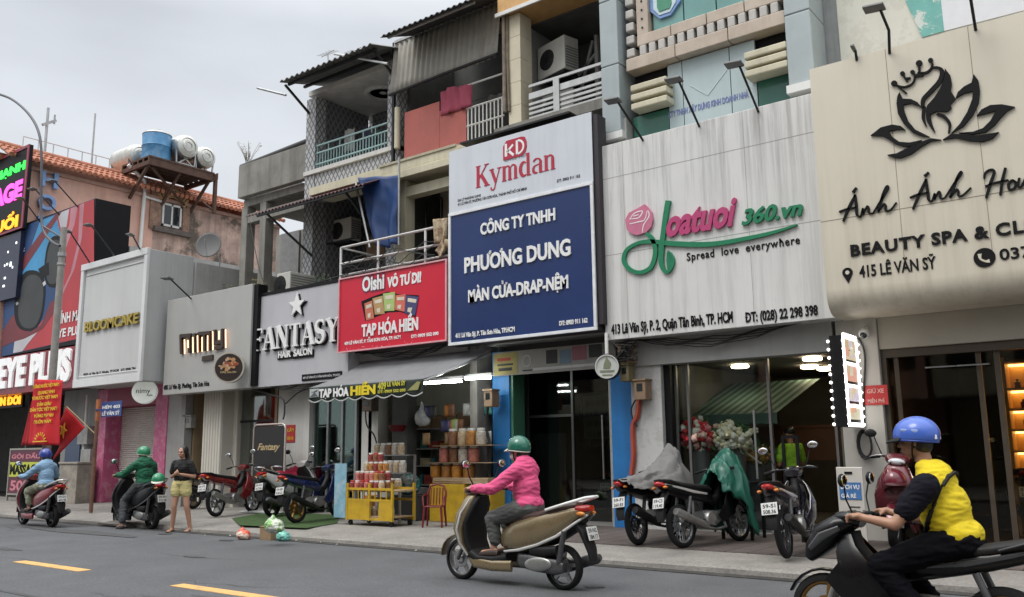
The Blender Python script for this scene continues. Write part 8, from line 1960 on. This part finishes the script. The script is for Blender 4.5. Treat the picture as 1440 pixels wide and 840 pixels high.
m_ = MB()
for i in range(5): m_.box(x0+.14, x1-.06, 12.093, 12.0995, zt-.52-i*.06, zt-.51-i*.06)
m_.box(x0+.16, x1-.1, 12.093, 12.0995, zt-.86, zt-.83).build('print_line', ink, t)
for x in (x0+.03, x1-.03): MB().tube([(x, 12.15, .13), (x, 12.12, .5)], .012, 6).build('foot', blackm, t)
# ---- flowers and furniture of the flower shop
def bouquet(lab, px, py, Y, rx, rz, cols, n, seed, r=.055):
    x, z = at(px, py, Y); random.seed(seed); t = thing('bouquet', lab, 'flowers', (x, Y, z-rz-.3))
    heads = {}
    for i in range(n):
        a = random.uniform(0, 6.283); q_ = math.sqrt(random.random()); hx, hz = x+rx*q_*math.cos(a), z+rz*q_*math.sin(a); hy = Y-.22*math.sqrt(max(0, 1-q_*q_))+random.uniform(-.03, .03)
        c = random.choice(cols); mb = heads.setdefault(c, MB()); rr = r*random.uniform(.75, 1.15)
        for k in range(3):
            for j in range(5-k):
                aa = 2*math.pi*j/(5-k)+k*.6+i; o_ = rr*(.62-.24*k)
                ell_(mb, (hx+o_*math.cos(aa), hy-.012*k, hz+o_*math.sin(aa)), (rr*.5, rr*.3, rr*.5), 0, 0, 0, 7, 5)
    for c, mb in heads.items():
        o = mb.build('blossom', M('petal_%s' % c[0], c[1], .6, var=.2, sc=20), t, smooth=70); o['kind'] = 'stuff'
    lf = MB()
    for i in range(70):
        a = random.uniform(0, 6.283); q_ = math.sqrt(random.random())*1.12; c = V3(x+rx*q_*math.cos(a), Y-.05+random.uniform(-.1, .1), z+rz*q_*math.sin(a)); e1 = V3(random.uniform(-1, 1), random.uniform(-.4, .4), random.uniform(-1, 1)).normalized()*.09; e2 = e1.cross(V3(0, 1, 0)).normalized()*.025
        lf.add([c-e1, c+e2, c+e1, c-e2], [(0, 1, 2, 3)])
    lf.build('leaves', M('leaf_green', (.04, .11, .03), .6, var=.3), t)
    MB().lathe([(.10, -rz-.62), (.14, -rz-.3), (.15, -rz*.6), (.0, -rz*.6)], (x, Y, z), n=14).build('bucket', M('bucket_grey', (.15, .15, .15), .5), t, smooth=50)
bouquet('dome of red and white roses behind the shop glass, leftmost flowers', 984, 612, 13.52, .33, .27, [('red', (.55, .02, .03)), ('pink', (.72, .20, .22)), ('red', (.55, .02, .03)), ('blush', (.78, .50, .42)), ('white', (.82, .76, .66))], 75, 3)
bouquet('mass of cream white roses behind the shop glass beside the red ones', 1034, 615, 13.55, .38, .24, [('cream', (.80, .70, .46)), ('white', (.82, .76, .66))], 80, 4)
bouquet('spray of yellow orange flowers behind the shop glass', 1062, 640, 14.2, .38, .16, [('yellow', (.5, .33, .04)), ('orange', (.42, .2, .04))], 60, 5, .04)
t = thing('awning_reflection', 'reflection of a green and white striped awning, modelled behind the flower shop glass', 'awning', (-6, 14.5, 2))  # modelled stand-in for an awning reflected in the glass, its colours kept dim
p0, p1 = at(962, 585, 13.9), at(1092, 575, 13.9); n_ = 22; zf_ = (p0[1]+p1[1])/2-.03; sg = M('reflected_green', (.012, .04, .032), .8); sw = M('reflected_pale', (.10, .17, .14), .8)
m_ = MB(); W2 = p1[0]-p0[0]
for i in range(n_):
    m_.mat(i % 2); xa_, xb2 = p0[0]+W2*i/n_, p0[0]+W2*(i+1)/n_
    m_.add([(xa_, 13.9, zf_), (xb2, 13.9, zf_), (xb2+.25, 15.4, zf_+.62), (xa_+.25, 15.4, zf_+.62)], [(0, 1, 2, 3)])
m_.build('canopy', [sg, sw], t)
MB().grid(lambda u, v: (p0[0]+W2*u, 13.895, zf_-v*(.16+.02*abs(math.sin(u*30)))), 90, 2).build('valance', sw, t, solid=.004)
for x in (p0[0]+.1, p1[0]-.1): MB().tube([(x, 13.92, .14), (x, 13.92, zf_-.02)], .02, 6).build('pole', steel, t)
lt_ = thing('display_counter', 'dark flower counter with a tilted white card inside the shop', 'counter', (-5.2, 14, .14))
x0 = at(1000, 660, 13.75)[0]; x1 = at(1085, 660, 13.75)[0]
MB().box(x0, x1, 13.72, 14.4, .142, .88).build('cabinet', M('counter_dark', (.03, .03, .035), .5), lt_, bevel=.01)
xa, za = at(1049, 636, 13.7); xb2, zb2 = at(1070, 652, 13.7); MB().bar((xa, 13.7, za), (xb2, 13.7, zb2), .09, .01).build('card', M('card_white', (.55, .55, .56), .5), lt_)
x0 = at(1088, 610, 15.2)[0]; tag(MB().box(x0-.4, x0+1.2, 15.2, 15.25, 1.2, 1.75).box(x0-.45, x0+1.25, 15.18, 15.2, 1.75, 1.8).build('timber_panel', M('warm_timber', (.13, .06, .028), .6, var=.25, sc=3)), 'warm brown timber panel at the back of the flower shop', 'panel')
yf_, = (12.15,); x0 = at(1012, 650, yf_)[0]; x1 = at(1052, 650, yf_)[0]; zt = at(1012, 681, yf_)[1]
t = thing('metal_table', 'black metal frame table standing before the flower shop glass', 'table', ((x0+x1)/2, yf_, .13))
fr = MB()
for x in (x0, x1):
    for y in (yf_, yf_+.45): fr.box(x-.02, x+.02, y-.02, y+.02, .135, zt)
fr.box(x0-.02, x1+.02, yf_-.02, yf_+.02, zt, zt+.035).box(x0-.02, x1+.02, yf_+.43, yf_+.47, zt, zt+.035).box(x0-.02, x0+.02, yf_+.02, yf_+.43, zt, zt+.035).box(x1-.02, x1+.02, yf_+.02, yf_+.43, zt, zt+.035).box(x0+.02, x1-.02, yf_-.01, yf_+.01, .5, .53)
fr.build('frame', black, t); MB().box(x0+.03, x1-.03, yf_+.03, yf_+.42, zt+.005, zt+.02).build('top', M('grey_glass_top', (.2, .21, .21), .2), t)
m_ = MB(); m_.box(x0+.9, x0+.94, yf_+.1, yf_+.14, .135, 1.55).box(x0+1.1, x0+1.14, yf_+.1, yf_+.14, .135, 1.55).box(x0+.9, x0+1.14, yf_+.1, yf_+.14, 1.55, 1.59).box(x0+.9, x0+1.14, yf_+.1, yf_+.14, .6, .63); tag(m_.build('metal_stand', black), 'tall narrow black frame stand beside the metal table', 'stand')
# maroon helmet on the maroon scooter
xm, zm = at(1256, 672, 12.2); hp = thing('parked_helmet', 'shiny maroon helmet resting on the maroon scooter behind the rider', 'helmet', (xm, 12.2, zm-.1)); helmet(hp, (0, 0, .05), R(-60), 0, [M('maroon_shell', (.13, .012, .025), .2, coat=.6), M('maroon_trim', (.06, .01, .015), .4)], r=(.17, .15, .17), band=False, drop=.7)
# nail salon and hair salon interiors
x0, z1 = at(340, 560, 14.4); x1, z0 = at(375, 590, 14.4); tag(MB().box(x0, x1, 14.38, 14.4, z0, z1).box(x0-.02, x1+.02, 14.4, 14.43, z0-.02, z1+.02).build('poster', M('pale_poster', (.55, .44, .28), .7, var=.2, sc=6)), 'pale poster in the warm nail salon doorway', 'poster')
x, z = at(346, 648, 14.2); t = blob('small_statue', [('e', (x, 14.2, z), (.14, .11, .12)), ('e', (x, 14.2, z+.16), (.08, .07, .09)), ('e', (x, 14.2, z-.08), (.2, .14, .06))], M('bronze_statue', (.12, .06, .04), .5), None, vox=.015); tag(t, 'small dark seated statue on a plinth in the nail salon doorway', 'statue')
tag(MB().box(x-.22, x+.22, 14.05, 14.4, .14, z-.13).box(x-.25, x+.25, 14.03, 14.42, z-.13, z-.1).build('plinth', M('plinth_white', (.5, .48, .44), .6), bevel=.01), 'white plinth under the small statue in the nail salon', 'plinth')
x, z = at(476, 640, 13.8); random.seed(6); t = thing('potted_plant', 'leafy potted plant behind the hair salon glass', 'plant', (x, 13.8, .14)); lf = MB()
for i in range(60):
    c = V3(x+random.gauss(0, .16), 13.8+random.gauss(0, .1), z+random.gauss(0, .14)); e1 = V3(random.uniform(-1, 1), random.uniform(-1, 1), random.uniform(-.5, 1)).normalized()*.12; e2 = e1.cross(V3(0, 1, .3)).normalized()*.03
    lf.add([c-e1, c+e2, c+e1, c-e2], [(0, 1, 2, 3)])
lf.build('leaves', M('leaf_green', (.04, .11, .03)), t); MB().lathe([(.12, 0), (.17, .5), (.18, .52), (.0, .5)], (x, 13.8, .3), n=16).box(x-.3, x+.3, 13.6, 14.0, .14, .3).build('pot', M('pot_grey', (.3, .31, .3), .5), t)
# ---- air conditioners, tarpaulin, aerials and other things on the upper floors
acw = M('ac_casing', (.50, .49, .45), .5, var=.08, sc=3, streak=.3, scol=(.25, .22, .18), ssc=5)
def ac(lab, x, y, z, w_=.82, h=.58, d=.3, rz=0.):
    t = thing('air_conditioner', lab, 'air conditioner', (x, y, z), rz)
    MB().box(-w_/2, w_/2, 0, d, 0, h).build('casing', acw, t, world=False, bevel=.015)
    g = MB(); cx, cz = -.12, h/2
    for i in range(1, 6): g.tube([(cx+.042*i*math.cos(R(a)), -.012, cz+.042*i*math.sin(R(a))) for a in range(0, 360, 18)], .005, 4, closed=True)
    for a in range(0, 180, 30): g.bar((cx-.22*math.cos(R(a)), -.014, cz-.22*math.sin(R(a))), (cx+.22*math.cos(R(a)), -.014, cz+.22*math.sin(R(a))), .007)
    g.build('fan_grille', blackm, t, world=False); disc(MB(), cx, cz, .225, -.006, -.0005).build('fan_opening', M('fan_shadow', (.03, .03, .03), .7), t, world=False)
    s = MB()
    for i in range(8): s.box(w_/2+.001, w_/2+.008, .03, d-.03, .06+i*.06, .09+i*.06)
    s.build('side_vent', M('ac_vent', (.2, .2, .19), .6), t, world=False)
    MB().box(-w_/2+.05, w_/2-.05, .02, d-.02, -.05, -.001).build('bracket', blackm, t, world=False)
x, z = at(783, 108, 14.3); ac('air conditioner unit hung in the shaded balcony beside the cream pillar, upper of two', -9.72, 14.25, 9.2, .86, .74, .4, R(-14))
x, z = at(748, 125, 14.5); ac('air conditioner half hidden behind the balcony rail, lower of two', -9.75, 14.5, 8.3, .8, .6, .35)
x, z = at(398, 408, 12.95); ac('air conditioner unit on the ledge above the hair salon sign', x, 12.95, 5.11, .5, .58, .75)
x, z = at(478, 340, 14.6); ac('air conditioner in the dark opening under the maroon sheet', x, 14.6, z, .8, .6, .35)
MB().tube([(x-.4, 14.4, z-.06), (x+.9, 14.4, z-.06)], .025, 6).build('bracket', blackm, H5)
# blue tarpaulin
tq = [at(a, b, 13.35) for a, b in ((503, 250), (563, 247), (560, 346), (524, 347))]
def gt(u, v):
    a = [tq[0][k]*(1-u)+tq[1][k]*u for k in (0, 1)]; b = [tq[3][k]*(1-u)+tq[2][k]*u for k in (0, 1)]
    return (a[0]*(1-v)+b[0]*v+.03*math.sin(v*7), 13.35+.07*math.sin(u*11+v*2)*(.4+v)+.03*MN.noise(Vector((u*5, v*5, 2))), a[1]*(1-v)+b[1]*v+.03*math.sin(u*9)*v)
tag(MB().grid(gt, 30, 24).build('tarpaulin', M('blue_tarpaulin', (.012, .045, .155), .5, var=.2, sc=4), smooth=60, solid=.005), 'dark blue tarpaulin hanging from the cream balcony canopy', 'tarpaulin')
p0 = at(520, 348, 13.3); p1 = at(500, 255, 13.3)
MB().tube([(p1[0], 13.3, p1[1]), (p0[0], 13.3, p0[1])], .025, 6).tube([(at(561, 250, 13.3)[0], 13.3, 7.9), (at(561, 345, 13.3)[0], 13.3, at(561, 345, 13.3)[1])], .025, 6).build('tarp_pole', galv, H6, smooth=60)
# patterned cloth on the terrace rail
tc4 = [at(a, b, 12.96) for a, b in ((610, 309), (631, 307), (629, 340), (612, 344))]
m_ = MB(); m_.grid(lambda u, v: ((tc4[0][0]*(1-u)+tc4[1][0]*u)*(1-v)+(tc4[3][0]*(1-u)+tc4[2][0]*u)*v, 12.93+.04*math.sin(u*13)*(.3+v), (tc4[0][1]*(1-u)+tc4[1][1]*u)*(1-v)+(tc4[3][1]*(1-u)+tc4[2][1]*u)*v), 16, 10)
m_.grid(lambda u, v: (tc4[3][0]+.12+u*.3-.05*v+.05*math.sin(v*4), 12.92+.03*math.sin(u*9), tc4[3][1]+.05-v*.38*(1-abs(u-.5))), 10, 8)
tag(m_.build('hanging_cloth', M('patterned_cloth', (.46, .38, .26), .9, var=.15, blotch=.8, bcol=(.22, .14, .08), blsc=9, bwidth=.03), smooth=60, solid=.005), 'cream and brown patterned cloth hung over the terrace rail', 'cloth')
# satellite dish
x, z = at(294, 346, 14.0); t = thing('satellite_dish', 'small grey satellite dish seen before the pink side wall', 'satellite dish', (x, 14, z))
m3 = Matrix.Translation((x, 14, z)) @ Matrix.Rotation(R(38), 4, 'Z') @ Matrix.Rotation(R(75), 4, 'X')
def gd2(u, v): r_ = .36*v; return m3 @ Vector((r_*math.cos(u*6.2832), r_*math.sin(u*6.2832)*1.1, .5*r_*r_))
MB().grid(gd2, 28, 8).build('dish', M('dish_grey', (.10, .10, .10), .6, var=.1), t, smooth=60, solid=.01)
MB().tube([(x, 14.05, z), (x+.1, 14.3, z-.2), (x+.1, 14.3, 5.3)], .025, 6).build('mast', galv, t); MB().tube([m3 @ Vector((0, -.36, .06)), m3 @ Vector((0, 0, .4))], .012, 6).build('feed_arm', galv, t)
# low roof clutter over the nail salon
rub = M('roof_rubble', (.16, .11, .08), .9, var=.5, sc=6); random.seed(15)
for i in range(16):
    x = at(random.uniform(278, 350), 405, 13.2)[0]; y = random.uniform(13.0, 13.8); r_ = random.uniform(.06, .16)
    tag(ell_(MB(), (x, y, 5.3+r_*.5), (r_*1.3, r_, r_*.7), random.random(), random.random(), random.random(), 7, 5).build('rubble_lump', rub), 'rough brown lump of rubble on the low roof over the nail salon', 'rubble', 'rubble on the low roof')
def twigs(name, lab, x, y, z, n, h, seed, mt):
    random.seed(seed); m_ = MB()
    for i in range(n):
        a = random.uniform(-.5, .5); b = random.uniform(-.4, .4); l = h*random.uniform(.5, 1)
        m_.tube([(x+random.uniform(-.15, .15), y, z), (x+a*l*.5, y+b*l*.4, z+l*.55), (x+a*l, y+b*l, z+l)], [.008, .006, .003], 4)
        for k in range(4): t_ = random.uniform(.4, 1); c = V3(x+a*l*t_, y+b*l*t_, z+l*t_); m_.add([c, c+V3(.05, .02, .03), c+V3(.09, 0, .0), c+V3(.05, -.02, -.01)], [(0, 1, 2, 3)])
    return tag(m_.build(name, mt), lab, 'plant')
x, z = at(350, 222, 14.2); twigs('dry_plant', 'sparse dry twigs growing on the bare concrete parapet', x, 14.2, 9.36, 14, .8, 4, M('dry_twig', (.22, .17, .1), .9))
x, z = at(318, 392, 13.3); twigs('roof_weed', 'small scrubby weed on the low roof over the nail salon', x, 13.3, 5.3, 18, .55, 5, M('weed_brown', (.13, .11, .05), .9))
x, z = at(358, 395, 13.3); twigs('roof_weed', 'taller scrubby weed beside the concrete posts over the nail salon', x, 13.4, 5.3, 16, .6, 6, M('weed_brown', (.13, .11, .05)))
# aerials and poles by the tiled house roof
def aerial(lab, p_, q_, Y, n=5):
    x0, z0 = at(*p_, Y); x1, z1 = at(*q_, Y); t = thing('aerial', lab, 'antenna', (x0, Y, z0)); MB().tube([(x0, Y, z0), (x1, Y, z1)], .018, 6).build('pole', galv, t, smooth=60)
    m_ = MB(); m_.tube([(x1-.25, Y, z1-.02), (x1+.25, Y, z1+.04)], .01, 5)
    for i in range(n): x = x1-.22+i*.11; m_.tube([(x, Y-.18, z1-.05), (x, Y+.18, z1+.08)], .008, 4)
    m_.build('yagi', galv, t)
aerial('small television aerial standing over the corrugated roof of the tiled house', (463, 104), (461, 76), 14.5)
aerial('thin aerial right of the other one over the corrugated roof', (500, 86), (499, 72), 15.0, 3)
def rod(lab, p_, q_, Y, r=.02, yo=0.):
    x0, z0 = at(*p_, Y); x1, z1 = at(*q_, Y+yo); tag(MB().tube([(x0, Y, z0), (x1, Y+yo, z1)], r, 6).build('metal_rod', galv, smooth=60), lab, 'rod')
rod('grey metal rod sticking out left of the corrugated roof', (362, 124), (402, 134), 13.15, .03)
rod('grey metal rod over the right end of the corrugated roof', (470, 76), (545, 90), 13.3, .028)
x0, z0 = at(515, 83, 19); x1, z1 = at(552, 66, 19)
t = thing('blue_roof', 'patch of blue sheet roof showing behind the corrugated roof', 'roof', (x1, 19, z0)); MB().prism([(x0, z0-.6), (x1+1.5, z0-.6), (x1+1.5, z1+.45), (x1, z1)], 19, 21).build('sheet', M('blue_sheet_roof', (.12, .2, .42), .6, var=.15), t)
# drain pipe and cables on the facades
p0 = at(558, 215, 13.85); MB().tube([(p0[0], 13.86, 8.4), (p0[0], 13.86, 9.4)], .07, 8).build('drain_pipe', cream, H6, smooth=60)
p0 = at(712, 100, 13.5); MB().tube([(p0[0]-.05, 13.5, 8.3), (p0[0]-.05, 13.5, 11.2)], .045, 8).tube([(p0[0]+.05, 13.52, 8.3), (p0[0]+.02, 13.52, 9.6), (p0[0]+.04, 13.52, 11.2)], .03, 6).build('pipe_run', M('stained_pipe', (.2, .16, .12), .7, var=.4, sc=8), H7, smooth=60)
random.seed(17)
m_ = MB()
for i in range(4):
    P_ = [(at(480, 400, 12.9)[0]+k*.35, 12.9+.02*i, 5.2+.25*abs(math.sin(k*1.1+i))+.1*i) for k in range(9)]; m_.tube(P_, .009, 4)
tag(m_.build('wire_tangle', cab, smooth=60), 'loose tangle of wires along the terrace above the red grocery sign', 'wires')
def sagwire(lab, a, b, sag, r=.011):
    a, b = V3(*a), V3(*b); tag(MB().tube([a.lerp(b, i/12)-V3(0, 0, sag*4*(i/12)*(1-i/12)) for i in range(13)], r, 5).build('overhead_wire', cab, smooth=60), lab, 'wire')
sagwire('thin wire from the concrete frame to the hair salon ledge', (-19.4, 13.9, 7.6), (-17.0, 12.8, 5.15), .25)
sagwire('thin wire along the wall between the salon and nail signs', (-20.6, 12.85, 5.35), (-14.2, 12.75, 5.3), .12)

# framed price poster in the dark bedding shop, and washing on the upper balconies
x0, z1 = at(818, 556, 14.6); x1, z0 = at(866, 618, 14.6); t = thing('framed_poster', 'dark framed poster in the shade behind the blue doorway glass', 'poster', ((x0+x1)/2, 14.6, z0))
MB().box(x0, x1, 14.6, 14.63, z0, z1).build('panel', M('poster_grey', (.16, .165, .17), .6), t); fr = MB()
fr.box(x0-.05, x1+.05, 14.58, 14.599, z1-.02, z1+.05).box(x0-.05, x1+.05, 14.58, 14.599, z0-.05, z0+.02).box(x0-.05, x0+.02, 14.58, 14.599, z0+.021, z1-.021).box(x1-.02, x1+.05, 14.58, 14.599, z0+.021, z1-.021).build('frame', black, t)
m_ = MB(); random.seed(3)
for i in range(5):
    x = x0+.1
    while x < x1-.15: w_ = random.uniform(.05, .14); m_.box(x, min(x+w_, x1-.1), 14.595, 14.5995, z1-.22-i*.2, z1-.12-i*.2); x += w_+.03
m_.build('print', M('poster_dark', (.05, .05, .055), .6), t)
random.seed(19)
for i, (lab, c, x, Y, zt, w_, h_) in enumerate((('pale shirt hung out behind the teal balcony rail', (.45, .45, .42), -16.4, 14.7, 9.75, .4, .6), ('dark shirt hung out behind the teal balcony rail', (.05, .06, .1), -15.9, 14.8, 9.7, .38, .55), ('grey cloth hung in the shade beside the white balcony bars', (.2, .19, .18), -11.5, 14.6, 9.35, .45, .5), ('brown cloth hung in the dark opening under the maroon sheet', (.2, .13, .08), -15.4, 14.7, 6.7, .6, .6))):
    o = MB().grid(lambda u, v: (x+(u-.5)*w_*(1+.1*v), Y+.03*math.sin(u*11+i), zt-v*h_+.02*math.sin(u*6)), 14, 8).build('washing', M('washing_%s' % ('pale', 'dark', 'grey', 'brown')[i], c, .9, var=.2), solid=.004, smooth=60); tag(o, lab, 'laundry')
MB().tube([(-16.9, 14.75, 9.76), (-14.3, 14.75, 9.76)], .008, 5).build('clothes_line', cab, H5)
MB().tube([(-13.9, 14.6, 9.36), (-10.8, 14.6, 9.36)], .008, 5).build('clothes_line', cab, H6)
twigs('balcony_plant', 'straggly green plant on the balcony ledge under the maroon sheet', -16.0, 13.6, 5.1, 22, .6, 9, M('balcony_leaf', (.06, .09, .04), .8))
